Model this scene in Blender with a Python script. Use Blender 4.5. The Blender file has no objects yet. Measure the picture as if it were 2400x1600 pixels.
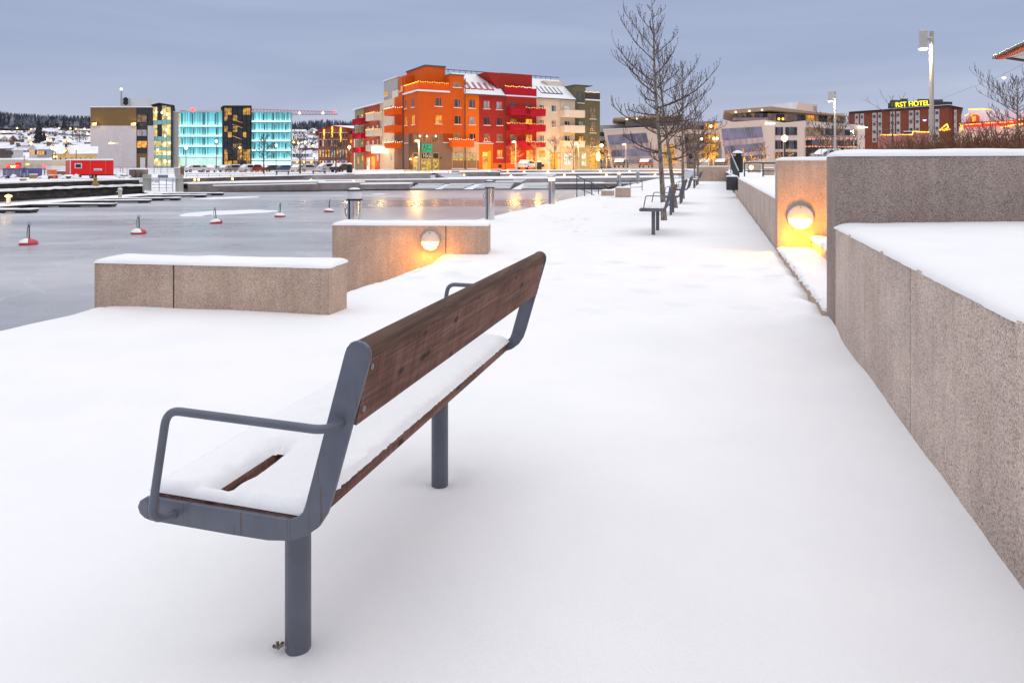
import bpy, bmesh, math, random
from mathutils import Vector, Matrix, noise
R = math.radians
H, F, CX, HY = 1.22, 1600.0, 1200.0, 388.0          # eye height (m), focal length, optical centre, horizon row
A = R(16.47); SA, CA = math.sin(A), math.cos(A)      # heading of the promenade
ICE = -1.5
scene = bpy.context.scene
COL = scene.collection

def P(px, py, Y): return Vector(((px-CX)/F*Y, Y, H-(py-HY)/F*Y))
def G(px, py, z=0.0):
    Y = (H-z)*F/(py-HY); return Vector(((px-CX)/F*Y, Y, z))
def X_(px, Y): return (px-CX)/F*Y
def Z_(py, Y): return H-(py-HY)/F*Y
def UV(u, v, z=0.0): return Vector((u*SA+v*CA, u*CA-v*SA, z))
def lerp(a, b, t): return a+(b-a)*t
def interp(pts, x):
    if x <= pts[0][0]: return pts[0][1]
    for (a, b), (c, d) in zip(pts, pts[1:]):
        if x <= c: return b+(d-b)*(x-a)/(c-a) if c > a else d
    return pts[-1][1]
def sm(a, b, x):
    t = min(1, max(0, (x-a)/(b-a))); return t*t*(3-2*t)

# ------------------------------------------------------------------ mesh builder
class MB:
    def __init__(s): s.v = []; s.f = []
    def add(s, vs, fs):
        o = len(s.v); s.v += [tuple(p) for p in vs]; s.f += [tuple(i+o for i in f) for f in fs]; return s
    def box(s, x0, y0, z0, x1, y1, z1):
        return s.add([(x0,y0,z0),(x1,y0,z0),(x1,y1,z0),(x0,y1,z0),(x0,y0,z1),(x1,y0,z1),(x1,y1,z1),(x0,y1,z1)],
              [(0,3,2,1),(4,5,6,7),(0,1,5,4),(1,2,6,5),(2,3,7,6),(3,0,4,7)])
    def obox(s, c, ux, uy, uz):
        c, ux, uy, uz = Vector(c), Vector(ux), Vector(uy), Vector(uz)
        vs = [c+a*ux+b*uy+d*uz for d in (-1,1) for a, b in ((-1,-1),(1,-1),(1,1),(-1,1))]
        return s.add(vs, [(0,3,2,1),(4,5,6,7),(0,1,5,4),(1,2,6,5),(2,3,7,6),(3,0,4,7)])
    def prism(s, poly, a, b, fn):
        """poly: 2-D outline; fn(p, q, t) -> xyz; extruded from t=a to t=b"""
        n = len(poly)
        vs = [fn(p, q, a) for p, q in poly]+[fn(p, q, b) for p, q in poly]
        return s.add(vs, [tuple(range(n))[::-1], tuple(range(n, 2*n))]+[(i, (i+1) % n, n+(i+1) % n, n+i) for i in range(n)])
    def pxpoly(s, pts, Y, depth):
        """outline measured as picture rows and columns, standing at distance Y with a real thickness behind it"""
        n = len(pts)
        f = [P(x, y, Y) for x, y in pts]; b = [p+Vector((depth*p.x/Y*.97, depth, 0)) for p in f]
        return s.add(f+b, [tuple(range(n))[::-1], tuple(range(n, 2*n))]+[(i, (i+1) % n, n+(i+1) % n, n+i) for i in range(n)])
    def tube(s, pts, r, n=8, cap=True):
        pts = [Vector(p) for p in pts]; m = len(pts)
        rs = r if isinstance(r, (list, tuple)) else [r]*m
        vs = []; ref = None
        for i, p in enumerate(pts):
            d = (pts[min(i+1, m-1)]-pts[max(i-1, 0)])
            if d.length < 1e-9: d = Vector((0, 0, 1))
            d.normalize()
            if ref is None: ref = Vector((1,0,0)) if abs(d.x) < .8 else Vector((0,1,0))
            e = ref-d*ref.dot(d)
            if e.length < 1e-6: e = d.orthogonal()
            e.normalize(); g = d.cross(e); ref = e
            for k in range(n):
                t = 2*math.pi*k/n; vs.append(p+e*(rs[i]*math.cos(t))+g*(rs[i]*math.sin(t)))
        fs = [(i*n+k, i*n+(k+1) % n, (i+1)*n+(k+1) % n, (i+1)*n+k) for i in range(m-1) for k in range(n)]
        if cap: fs += [tuple(range(n))[::-1], tuple(range((m-1)*n, m*n))]
        return s.add(vs, fs)
    def lathe(s, prof, n=24, c=(0,0,0), ax='z'):
        vs = []
        for r, h in prof:
            for k in range(n):
                t = 2*math.pi*k/n; a, b = r*math.cos(t), r*math.sin(t)
                q = (a, b, h) if ax == 'z' else ((a, h, b) if ax == 'y' else (h, a, b))
                vs.append((c[0]+q[0], c[1]+q[1], c[2]+q[2]))
        m = len(prof)
        fs = [(i*n+k, i*n+(k+1) % n, (i+1)*n+(k+1) % n, (i+1)*n+k) for i in range(m-1) for k in range(n)]
        fs += [tuple(range(n))[::-1], tuple(range((m-1)*n, m*n))]
        return s.add(vs, fs)
    def ball(s, c, r, n=8, sq=1.0):
        k = max(3, n//2)
        return s.lathe([(max(1e-4, r*math.sin(math.pi*i/k)), -r*sq*math.cos(math.pi*i/k)) for i in range(k+1)], n, c)
    def mesh(s, name, mat, smooth=True, ang=35, bevel=0, seg=2, sub=0):
        me = bpy.data.meshes.new(name); me.from_pydata(s.v, [], s.f); me.update()
        bm = bmesh.new(); bm.from_mesh(me)
        bmesh.ops.recalc_face_normals(bm, faces=bm.faces[:])
        if bevel:
            es = [e for e in bm.edges if len(e.link_faces) == 2 and e.calc_face_angle(0) > R(30)]
            bmesh.ops.bevel(bm, geom=es, offset=bevel, segments=seg, affect='EDGES', profile=.5, clamp_overlap=True)
        bm.to_mesh(me); bm.free()
        if smooth:
            me.polygons.foreach_set('use_smooth', [True]*len(me.polygons)); me.set_sharp_from_angle(angle=R(ang))
        if mat: me.materials.append(mat)
        return me

def thing(name, label, cat, loc=(0,0,0), rz=0.0, group=None, kind=None):
    o = bpy.data.objects.new(name, None); COL.objects.link(o)
    o.empty_display_size = .2
    o.location = loc; o.rotation_euler = (0, 0, rz)
    return tag(o, label, cat, group, kind)
def tag(o, label, cat, group=None, kind=None):
    if label: o['label'] = label
    if cat: o['category'] = cat
    if group: o['group'] = group
    if kind: o['kind'] = kind
    return o
def part(name, mb, mat, parent=None, label=None, **k):
    me = mb.mesh(name, mat, **k) if isinstance(mb, MB) else mb
    o = bpy.data.objects.new(name, me); COL.objects.link(o)
    if parent: o.parent = parent
    if label: o['label'] = label
    return o
def solo(name, mb, mat, label, cat, loc=(0,0,0), rz=0, group=None, kind=None, **k):
    o = part(name, mb, mat, None, **k); o.location = loc; o.rotation_euler = (0, 0, rz)
    return tag(o, label, cat, group, kind)
def struct(name, mb, mat, **k):
    o = part(name, mb, mat, None, **k); o['kind'] = 'structure'; return o
def dup(root, loc, rz=None, label=None, scale=None):
    def cp(o, par):
        c = o.copy(); COL.objects.link(c); c.parent = par
        for ch in list(o.children): cp(ch, c)
        return c
    r = cp(root, None); r.location = loc
    if rz is not None: r.rotation_euler = (0, 0, rz)
    if label: r['label'] = label
    if scale: r.scale = (scale,)*3
    return r
def text_mesh(txt, size, mat, ext=.02, align='CENTER', name='lettering'):
    cu = bpy.data.curves.new(name, 'FONT'); cu.body = txt; cu.size = size; cu.extrude = ext
    cu.align_x = align; cu.align_y = 'CENTER'
    ob = bpy.data.objects.new(name, cu); COL.objects.link(ob)
    dg = bpy.context.evaluated_depsgraph_get()
    me = bpy.data.meshes.new_from_object(ob.evaluated_get(dg)); bpy.data.objects.remove(ob); bpy.data.curves.remove(cu)
    me.transform(Matrix.Rotation(R(90), 4, 'X')); me.materials.clear(); me.materials.append(mat)
    return me

# ------------------------------------------------------------------ materials
class NT:
    def __init__(s, name):
        s.m = bpy.data.materials.new(name); s.m.use_nodes = True; s.t = s.m.node_tree
        s.b = next(n for n in s.t.nodes if n.type == 'BSDF_PRINCIPLED')
        s.tc = s.n('ShaderNodeTexCoord')
    def n(s, ty, **kw):
        n = s.t.nodes.new(ty)
        for k, v in kw.items():
            if k[0] == '_': setattr(n, k[1:], v)
            else: n.inputs[k.replace('__', ' ')].default_value = v
        return n
    def l(s, a, b): s.t.links.new(a, b)
    def coord(s, which='Object', scale=(1,1,1)):
        mp = s.n('ShaderNodeMapping'); mp.inputs['Scale'].default_value = scale
        s.l(s.tc.outputs[which], mp.inputs['Vector']); return mp.outputs[0]
    def noise(s, co, scale, detail=3, rough=.55, dist=0):
        n = s.n('ShaderNodeTexNoise', Scale=scale, Detail=detail, Roughness=rough, Distortion=dist); s.l(co, n.inputs['Vector']); return n.outputs[0]
    def ramp(s, fac, stops, interp='LINEAR'):
        r = s.n('ShaderNodeValToRGB'); r.color_ramp.interpolation = interp
        e = r.color_ramp.elements
        while len(e) < len(stops): e.new(.5)
        for i, (p, c) in enumerate(stops):
            e[i].position = p; e[i].color = (*c, 1) if len(c) == 3 else c
        s.l(fac, r.inputs[0]); return r.outputs[0]
    def mix(s, fac, a, b, mode='MIX'):
        m = s.n('ShaderNodeMix', _data_type='RGBA', _blend_type=mode)
        for v, i in ((fac, 0), (a, 6), (b, 7)):
            if hasattr(v, 'is_output'): s.l(v, m.inputs[i])
            elif i == 0: m.inputs[0].default_value = v
            else: m.inputs[i].default_value = (*v, 1)
        return m.outputs[2]
    def math(s, op, a, b=0.0):
        m = s.n('ShaderNodeMath', _operation=op)
        for v, i in ((a, 0), (b, 1)):
            if hasattr(v, 'is_output'): s.l(v, m.inputs[i])
            else: m.inputs[i].default_value = v
        return m.outputs[0]
    def bump(s, h, strength=.3, dist=.01, prev=None):
        b = s.n('ShaderNodeBump', Strength=strength, Distance=dist); s.l(h, b.inputs['Height'])
        if prev: s.l(prev, b.inputs['Normal'])
        s.l(b.outputs[0], s.b.inputs['Normal']); return b.outputs[0]
    def set(s, col=None, rough=None, metal=None, spec=None):
        for v, k in ((col, 'Base Color'), (rough, 'Roughness'), (metal, 'Metallic'), (spec, 'Specular IOR Level')):
            if v is None: continue
            if hasattr(v, 'is_output'): s.l(v, s.b.inputs[k])
            else: s.b.inputs[k].default_value = (*v, 1) if isinstance(v, tuple) else v
        return s

def simple(name, col, rough=.6, metal=0, var=.12, vs=6.0, spec=.4, bump=0, bs=60, which='Object'):
    t = NT(name); co = t.coord(which)
    n = t.noise(co, vs, 4)
    c = t.ramp(n, [(.25, tuple(x*(1-var) for x in col)), (.75, tuple(min(1, x*(1+var)) for x in col))])
    t.set(c, rough, metal, spec)
    if bump: t.bump(t.noise(co, bs, 2), bump, .004)
    return t.m
def glow(name, col, strength, var=0, vs=3.0, col2=None):
    t = NT(name); t.set((.02,.02,.02), .5)
    b = t.b
    if var:
        n = t.noise(t.coord('Object'), vs, 2)
        c = t.ramp(n, [(.35, col2 or tuple(x*(1-var) for x in col)), (.62, col)])
        t.l(c, b.inputs['Emission Color'])
    else: b.inputs['Emission Color'].default_value = (*col, 1)
    b.inputs['Emission Strength'].default_value = strength
    return t.m

M = {}
def build_materials():
    # snow: soft crystalline sheet
    t = NT('snow'); co = t.coord('Object')
    n1 = t.noise(co, 1.6, 4); c = t.ramp(n1, [(.3, (.80,.805,.825)), (.7, (.845,.848,.858))])
    t.set(c, .75, 0, .25)
    b = t.bump(t.noise(co, 9, 4), .10, .03)
    t.bump(t.noise(co, 230, 3, .75), .42, .005, b)
    M['snow'] = t.m
    t = NT('far_snow'); co = t.coord('Object')
    n1 = t.noise(co, .35, 5, .6); t.set(t.ramp(n1, [(.3, (.70,.71,.78)), (.65, (.84,.85,.88))]), .8, 0, .2)
    M['far_snow'] = t.m
    # flamed granite: grey-brown with dark and pale grains
    def granite(name, tint, dark=1.0, scale=1.0):
        t = NT(name); co = t.coord('Object')
        v = t.n('ShaderNodeTexVoronoi', Scale=235*scale); t.l(co, v.inputs['Vector'])
        sep = t.n('ShaderNodeSeparateColor'); t.l(v.outputs['Color'], sep.inputs[0])
        base = t.ramp(sep.outputs[0], [(0, tuple(x*.42*dark for x in tint)), (.13, tuple(x*.60 for x in tint)), (.34, tuple(x*.86 for x in tint)),
                                       (.62, tint), (.86, tuple(min(1, x*1.14) for x in tint)), (1, tuple(min(1, x*1.36) for x in tint))])
        n = t.noise(co, 2.2, 5, .62)
        st = t.ramp(n, [(.28, (.74,.72,.72)), (.6, (1,1,1)), (.8, (1.08,1.04,1.0))])
        run = t.noise(t.coord('Object', (9, 9, .5)), 1.5, 4, .6)
        st2 = t.ramp(run, [(.34, (.90,.875,.85)), (.58, (1,1,1))])
        c = t.mix(1, t.mix(1, base, st, 'MULTIPLY'), st2, 'MULTIPLY')
        t.set(c, .82, 0, .3); t.bump(t.noise(co, 210*scale, 3, .7), .35, .004)
        return t.m
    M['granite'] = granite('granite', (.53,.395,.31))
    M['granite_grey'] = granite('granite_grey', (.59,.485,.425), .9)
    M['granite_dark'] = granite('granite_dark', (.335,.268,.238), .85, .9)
    M['granite_far'] = simple('granite_far', (.33,.28,.27), .85, 0, .22, 1.2)
    M['joint'] = simple('joint', (.06,.05,.045), .9)
    # painted steel of the benches with rust runs
    t = NT('blue_grey_steel'); co = t.coord('Object')
    n = t.noise(co, 18, 4); base = t.ramp(n, [(.3, (.088,.096,.128)), (.7, (.112,.122,.158))])
    run = t.noise(t.coord('Object', (34, 34, 1.1)), 1.6, 3, .5)
    msk = t.ramp(run, [(.59, (0,0,0)), (.625, (.8,.8,.8))])
    c = t.mix(msk, base, (.085,.045,.032)); t.set(c, .42, 0, .45); t.bump(t.noise(co, 500, 2), .12, .001)
    M['steel'] = t.m
    M['steel_plain'] = simple('steel_plain', (.10,.109,.14), .42, 0, .14, 14, .45, .1, 400)
    M['steel_edge'] = simple('steel_edge', (.22,.21,.22), .4, .3, .15, 40)
    M['galv'] = simple('galv', (.42,.41,.42), .38, .8, .15, 8)
    # weathered hardwood with long grain, saw marks and dark knots
    t = NT('weathered_wood'); co = t.coord('Object', (34, 1.0, 34))
    g = t.noise(co, 2.0, 6, .65, 1.2)
    base = t.ramp(g, [(.25, (.075,.044,.037)), (.5, (.175,.092,.070)), (.75, (.30,.178,.145))])
    co2 = t.coord('Object', (1, 1, 1)); big = t.noise(co2, 5, 3)
    base = t.mix(1, base, t.ramp(big, [(.3, (.62,.55,.52)), (.7, (1.15,1.1,1.1))]), 'MULTIPLY')
    saw = t.noise(t.coord('Object', (1.5, 150, 5)), 1.0, 3); sawm = t.ramp(saw, [(.40, (.70,.69,.69)), (.60, (1.30,1.29,1.31))])
    base = t.mix(.55, base, sawm, 'MULTIPLY')
    v = t.n('ShaderNodeTexVoronoi', Scale=1.0); t.l(t.coord('Object', (7, 9, 16)), v.inputs['Vector'])
    kn = t.ramp(v.outputs['Distance'], [(.10, (1,1,1)), (.22, (0,0,0))])
    base = t.mix(t.math('MULTIPLY', kn, .85), base, (.022,.014,.012))
    t.set(base, .8, 0, .25); t.bump(g, .4, .004)
    M['wood'] = t.m
    t = NT('wood_top'); g = t.noise(t.coord('Object', (30, 1.6, 30)), 1.5, 5, .6, 2.5)
    t.set(t.ramp(g, [(.25, (.035,.020,.015)), (.5, (.085,.046,.034)), (.75, (.15,.085,.065))]), .72, 0, .3); t.bump(g, .4, .003)
    M['wood_top'] = t.m
    # frozen basin
    t = NT('lake_ice'); co = t.coord('Object', (.25, 1.0, 1))
    a = t.noise(co, .11, 4, .55, .6); b2 = t.noise(t.coord('Object', (.5, .9, 1)), .9, 5, .6)
    f = t.math('ADD', t.math('MULTIPLY', a, .75), t.math('MULTIPLY', b2, .25))
    c = t.ramp(f, [(.36, (.22,.23,.25)), (.5, (.345,.35,.375)), (.64, (.50,.50,.53))])
    sp = t.noise(t.coord('Object', (1,1,1)), 7, 4, .7); spm = t.ramp(sp, [(.69, (0,0,0)), (.76, (.6,.6,.6))])
    c = t.mix(spm, c, (.62,.63,.67))
    vo = t.n('ShaderNodeTexVoronoi', _feature='DISTANCE_TO_EDGE', Scale=.16)
    wob = t.n('ShaderNodeMix', _data_type='RGBA', _blend_type='ADD'); wob.inputs[0].default_value = 1
    nz = t.n('ShaderNodeTexNoise', Scale=.35, Detail=4); t.l(t.tc.outputs['Object'], nz.inputs['Vector'])
    sc = t.n('ShaderNodeVectorMath', _operation='SCALE'); sc.inputs[3].default_value = 3.0; t.l(nz.outputs['Color'], sc.inputs[0])
    t.l(t.tc.outputs['Object'], wob.inputs[6]); t.l(sc.outputs[0], wob.inputs[7]); t.l(wob.outputs[2], vo.inputs['Vector'])
    crk = t.ramp(vo.outputs['Distance'], [(.0, (.55,.55,.55)), (.004, (0,0,0))])
    c = t.mix(crk, c, (.60,.60,.63))
    t.set(c, t.ramp(f, [(.38, (.22,)*3), (.66, (.46,)*3)]), 0, .55)
    t.bump(t.noise(t.coord('Object', (1, .35, 1)), .8, 4, .6), .10, .05)
    M['ice'] = t.m
    M['quay_stone'] = (lambda t: (t.set(t.ramp(t.noise(t.coord('Object', (.6,.6,1.6)), 2.2, 6, .7), [(.38, (.010,.008,.008)), (.56, (.036,.029,.026)), (.66, (.085,.075,.07)), (.72, (.5,.5,.54))]), .9), t.m)[1])(NT('quay_stone'))
    M['black'] = simple('black', (.012,.012,.013), .55)
    M['dark'] = simple('dark', (.035,.035,.04), .5)
    M['black_metal'] = simple('black_metal', (.02,.02,.024), .35, .2)
    t = NT('mirror_steel'); t.set((.62,.61,.62), .16, .95); t.bump(t.noise(t.coord('Object', (1,1,.4)), 7, 2), .12, .02); M['mirror'] = t.m
    M['opal'] = simple('opal', (.66,.67,.71), .35, 0, .03)
    M['white_metal'] = simple('white_metal', (.62,.62,.64), .4, .1, .06)
    M['lamp_body'] = simple('lamp_body', (.50,.48,.46), .5, .2, .08)
    M['pole'] = simple('pole', (.46,.42,.38), .4, .3, .08)
    M['teal_rail'] = simple('teal_rail', (.035,.065,.082), .45, .2)
    M['teal_lit'] = simple('teal_lit', (.05,.09,.10), .45, .2)  # lighter copy of the rail paint, lamplight put into its colour
    # bark
    t = NT('bark'); co = t.coord('Object', (18, 18, 5))
    n = t.noise(co, 2.2, 5, .65); t.set(t.ramp(n, [(.34, (.045,.034,.026)), (.5, (.17,.14,.11)), (.66, (.36,.32,.26))]), .9); t.bump(n, .6, .01)
    M['bark'] = t.m
    M['twig'] = simple('twig', (.085,.048,.040), .8, 0, .35, 9)
    M['twig_grey'] = simple('twig_grey', (.075,.060,.055), .85, 0, .3, 3)
    M['frost_twig'] = simple('frost_twig', (.20,.17,.19), .9, 0, .3, .5)
    M['lamplit_twig'] = simple('lamplit_twig', (.20,.092,.048), .85, 0, .4, 7)  # brown twigs brightened, orange lamplight put into their colour
    M['dead_leaf'] = simple('dead_leaf', (.22,.065,.03), .8, 0, .4, 30)
    # lamps
    M['lamp_hot'] = glow('lamp_hot', (1,.60,.16), 11)
    M['lamp_warm'] = glow('lamp_warm', (1,.46,.09), 11)
    M['lamp_white'] = glow('lamp_white', (1,.78,.45), 5)
    M['lamp_bollard'] = glow('lamp_bollard', (1,.70,.36), 4.5)
    M['lamp_red'] = glow('lamp_red', (1,.03,.03), 7)
    M['string_gold'] = glow('string_gold', (1,.50,.05), 2.8)
    M['string_white'] = glow('string_white', (1,.84,.60), 2.4)
    M['string_cyan'] = glow('string_cyan', (.7,1,.95), 4)
    # window panes
    def pane(name, col, rough=.06, var=.5, vs=1.3):
        t = NT(name); n = t.noise(t.coord('Object', (1,1,.7)), vs, 2)
        t.set(t.ramp(n, [(.35, tuple(x*(1-var) for x in col)), (.65, tuple(x*(1+var) for x in col))]), rough, 0, .7); return t.m
    M['pane'] = pane('pane', (.060,.070,.085))
    M['pane_pale'] = pane('pane_pale', (.33,.33,.37), .2, .25)
    M['pane_dark'] = pane('pane_dark', (.018,.017,.02))
    M['pane_purple_reflection'] = pane('pane_purple_reflection', (.19,.175,.25), .14, .45, .35)  # purple reflections painted into the glass colour
    M['pane_pink'] = pane('pane_pink', (.50,.36,.34), .2, .25, .3)
    M['lit_gold'] = glow('lit_gold', (1,.44,.05), 1.3, 1, 1.1, (.34,.12,.012))
    M['lit_dim'] = glow('lit_dim', (.42,.22,.10), .75, 1, 1.3, (.06,.045,.04))
    M['lit_cool'] = glow('lit_cool', (.66,.80,.80), .85, 1, 1.2, (.20,.20,.17))
    M['lit_white'] = glow('lit_white', (1,.95,.85), 1.3, 1, 1.5, (.30,.24,.12))
    M['lit_shop'] = glow('lit_shop', (.95,.62,.10), .9, 1, 2.2, (.05,.055,.012))
    M['sill_snow'] = M['snow']
build_materials()
# ------------------------------------------------------------------ camera, sky, light
cam_d = bpy.data.cameras.new('camera'); cam = bpy.data.objects.new('camera', cam_d); COL.objects.link(cam)
cam_d.sensor_fit = 'HORIZONTAL'; cam_d.sensor_width = 36; cam_d.lens = 36*F/2400
cam_d.shift_y = -(800-HY)/2400; cam_d.clip_start = .05; cam_d.clip_end = 6000
cam.location = (0, 0, H); cam.rotation_euler = (R(90), 0, 0)
scene.camera = cam

SUN_EL, SUN_AZ = R(36), R(80)                         # azimuth measured clockwise from +Y
w = bpy.data.worlds.new('World'); scene.world = w; w.use_nodes = True
nt = w.node_tree; bg = nt.nodes['Background']
def wn(ty, **kw):
    n = nt.nodes.new(ty)
    for k, v in kw.items():
        if k[0] == '_': setattr(n, k[1:], v)
        else: n.inputs[k].default_value = v
    return n
sky = wn('ShaderNodeTexSky', _sky_type='NISHITA'); sky.sun_disc = False
sky.sun_elevation = SUN_EL; sky.sun_rotation = SUN_AZ
tc = wn('ShaderNodeTexCoord'); sep = wn('ShaderNodeSeparateXYZ'); nt.links.new(tc.outputs['Generated'], sep.inputs[0])
rp = wn('ShaderNodeValToRGB'); e = rp.color_ramp.elements
stops = [(0, (.50,.54,.68)), (.06, (.475,.525,.685)), (.13, (.40,.47,.66)), (.25, (.37,.435,.625)), (.40, (.96,.97,1.05)), (.75, (1.42,1.42,1.48)), (1, (1.48,1.48,1.53))]
while len(e) < len(stops): e.new(.5)
for i, (p, c) in enumerate(stops): e[i].position = p; e[i].color = (*c, 1)
nt.links.new(sep.outputs[2], rp.inputs[0])
# drifting overcast: long flat bands of cloud
mp = wn('ShaderNodeMapping'); mp.inputs['Scale'].default_value = (1.1, 1.1, 9); mp.inputs['Rotation'].default_value = (R(5), R(-4), 0)
nt.links.new(tc.outputs['Generated'], mp.inputs[0])
ns = wn('ShaderNodeTexNoise', Scale=1.7, Detail=4, Roughness=.5, Distortion=.5); nt.links.new(mp.outputs[0], ns.inputs['Vector'])
cr = wn('ShaderNodeValToRGB'); cr.color_ramp.elements[0].position = .32; cr.color_ramp.elements[1].position = .70
cr.color_ramp.elements[0].color = (.895,.90,.925,1); cr.color_ramp.elements[1].color = (1.12,1.10,1.06,1)
nt.links.new(ns.outputs[0], cr.inputs[0])
ml = wn('ShaderNodeMix', _data_type='RGBA', _blend_type='MULTIPLY'); ml.inputs[0].default_value = 1
nt.links.new(rp.outputs[0], ml.inputs[6]); nt.links.new(cr.outputs[0], ml.inputs[7])
sk = wn('ShaderNodeVectorMath', _operation='SCALE'); sk.inputs[3].default_value = .10; nt.links.new(sky.outputs[0], sk.inputs[0])
mx = wn('ShaderNodeMix', _data_type='RGBA'); mx.inputs[0].default_value = .06
nt.links.new(ml.outputs[2], mx.inputs[6]); nt.links.new(sk.outputs[0], mx.inputs[7])
nt.links.new(mx.outputs[2], bg.inputs[0]); bg.inputs[1].default_value = 1.0
sd = bpy.data.lights.new('sun', 'SUN'); sd.energy = .22; sd.angle = R(20); sd.color = (1, .93, .86)
so = bpy.data.objects.new('sun', sd); COL.objects.link(so)
so.rotation_euler = Vector((math.sin(SUN_AZ)*math.cos(SUN_EL), math.cos(SUN_AZ)*math.cos(SUN_EL), math.sin(SUN_EL))).to_track_quat('Z', 'Y').to_euler()
scene.view_settings.view_transform = 'Standard'; scene.view_settings.look = 'None'
scene.view_settings.exposure = 0; scene.view_settings.gamma = 1
scene.render.engine = 'CYCLES'; scene.cycles.use_denoising = True; scene.cycles.max_bounces = 6
scene.cycles.sample_clamp_indirect = 4

def point(loc, col, watts, rad=.1, parent=None, spot=None, dirv=None, blend=.6):
    d = bpy.data.lights.new('lamp_light', 'SPOT' if spot else 'POINT'); d.energy = watts; d.color = col; d.shadow_soft_size = rad
    if spot: d.spot_size = R(spot); d.spot_blend = blend
    o = bpy.data.objects.new('lamp_light', d); COL.objects.link(o); o.location = loc
    if dirv: o.rotation_euler = Vector(dirv).to_track_quat('-Z', 'Y').to_euler()
    if parent: o.parent = parent
    return o
WARM = (1, .60, .18)

# ------------------------------------------------------------------ snow helpers
def snow_pad(mb, x0, x1, y0, y1, z, h, edge=.05, res=.06, amp=.38, seed=0, rag=.012):
    nx = max(4, int((x1-x0)/res)); ny = max(4, int((y1-y0)/res))
    nx, ny = min(nx, 260), min(ny, 160)
    def ax(a, b, n):
        e = min(edge, (b-a)*.3); core = [a+e+(b-a-2*e)*i/n for i in range(n+1)]
        return [a, a+e*.06, a+e*.25, a+e*.55]+core+[b-e*.55, b-e*.25, b-e*.06, b]
    xs, ys = ax(x0, x1, nx), ax(y0, y1, ny); vs = []
    for y in ys:
        for x in xs:
            d = min(x-x0, x1-x, y-y0, y1-y); t = min(1, max(0, d/edge)); k = math.sqrt(max(0, 1-(1-t)**2))
            q = noise.noise((x*1.7+seed, y*1.7-seed, seed))+.4*noise.noise((x*5+seed, y*5, 2)); q2 = noise.noise((x*14+seed, y*14, seed*2))
            zz = z+h*k*(1+amp*q)+h*.05*q2*k
            sx = rag*noise.noise((x*25, y*25, seed+5))*(1 if d < edge*.6 else 0)
            vs.append((x+sx, y+sx, zz))
    n = len(xs); m = len(ys)
    fs = [(j*n+i, j*n+i+1, (j+1)*n+i+1, (j+1)*n+i) for j in range(m-1) for i in range(n-1)]
    # underside rim
    o = len(vs); rim = [i for i in range(n)]+[(j*n+n-1) for j in range(1, m)]+[(m-1)*n+i for i in range(n-2, -1, -1)]+[j*n for j in range(m-2, 0, -1)]
    fs.append(tuple(rim[::-1]))
    return mb.add(vs, fs)

def granite_wall(label, a, b, th, z0, z1, joints=(), snow=.035, mat='granite', name='granite_wall', cat='wall', side=1, group=None, padkw={}, rough_cap=True):
    """straight wall of granite slabs from a to b (thickness to the far side), snow lying on its top"""
    a, b = Vector(a[:2]), Vector(b[:2]); L = (b-a).length; rz = math.atan2(b.y-a.y, b.x-a.x)
    root = thing(name, label, cat, (a.x, a.y, 0), rz, group)
    xs = [0]+list(joints)+[L]
    for i, (p, q) in enumerate(zip(xs, xs[1:])):
        g = .0055
        m = MB().box(p+(g if i else 0), 0, z0, q-(g if i < len(xs)-2 else 0), th*side, z1)
        part('slab', m, M[mat], root, bevel=.006)
    if joints: part('joint', MB().box(.02, min(0, th*side)+.004, z0+.01, L-.02, max(0, th*side)-.004, z1-.01), M['joint'], root, smooth=False)
    if snow:
        m = MB(); y0, y1 = sorted((0, th*side)); snow_pad(m, -.004, L+.004, y0-.006, y1+.006, z1, snow, **{**dict(edge=.05, res=.07, seed=L), **padkw})
        part('snow_cap', m, M['snow'], root)
    return root

# ------------------------------------------------------------------ promenade snow
rnd = random.Random(5)
prints = []
def track(u0, v0, u1, v1, n, wob=.12, r=.10, dep=.03):
    for i in range(n):
        t = (i+rnd.uniform(-.2, .2))/max(1, n-1); s = .11 if i % 2 else -.11
        du, dv = u1-u0, v1-v0; l = math.hypot(du, dv); nu, nv = -dv/l, du/l
        prints.append((u0+du*t+nu*s+rnd.uniform(-wob, wob), v0+dv*t+nv*s+rnd.uniform(-wob, wob), math.atan2(dv, du)+rnd.uniform(-.2, .2), r*rnd.uniform(.8, 1.25), dep*rnd.uniform(.5, 1.25)))
track(7.9, .6, 6.4, -4.6, 9); track(6.9, .7, 6.9, -3.6, 7, dep=.02); track(6.1, .4, 5.9, -2.6, 5, dep=.018); track(8.6, .6, 8.0, -4.4, 9)
track(9.1, .7, 12.5, -2.2, 7, dep=.015); track(12.2, -2.4, 19, -4.2, 12, dep=.02); track(13.5, -3.9, 21, -3.4, 11, dep=.014)
[track(11+1.3*k, -1.9-.35*(k % 4), 13.5+1.3*k, -3.0-.4*(k % 3), 7, dep=.034) for k in range(9)]; track(5.6, -.9, 7.2, -3.2, 5, dep=.022); track(9.4, .2, 9.7, -2.6, 6, dep=.012)
pb = {}
for p in prints:
    for iu in range(int(p[0]*2)-1, int(p[0]*2)+2):
        for iv in range(int(math.floor(p[1]*2))-1, int(math.floor(p[1]*2))+2): pb.setdefault((iu, iv), []).append(p)
LEGS = [(1.517, -1.018), (2.457, -1.018)]
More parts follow.
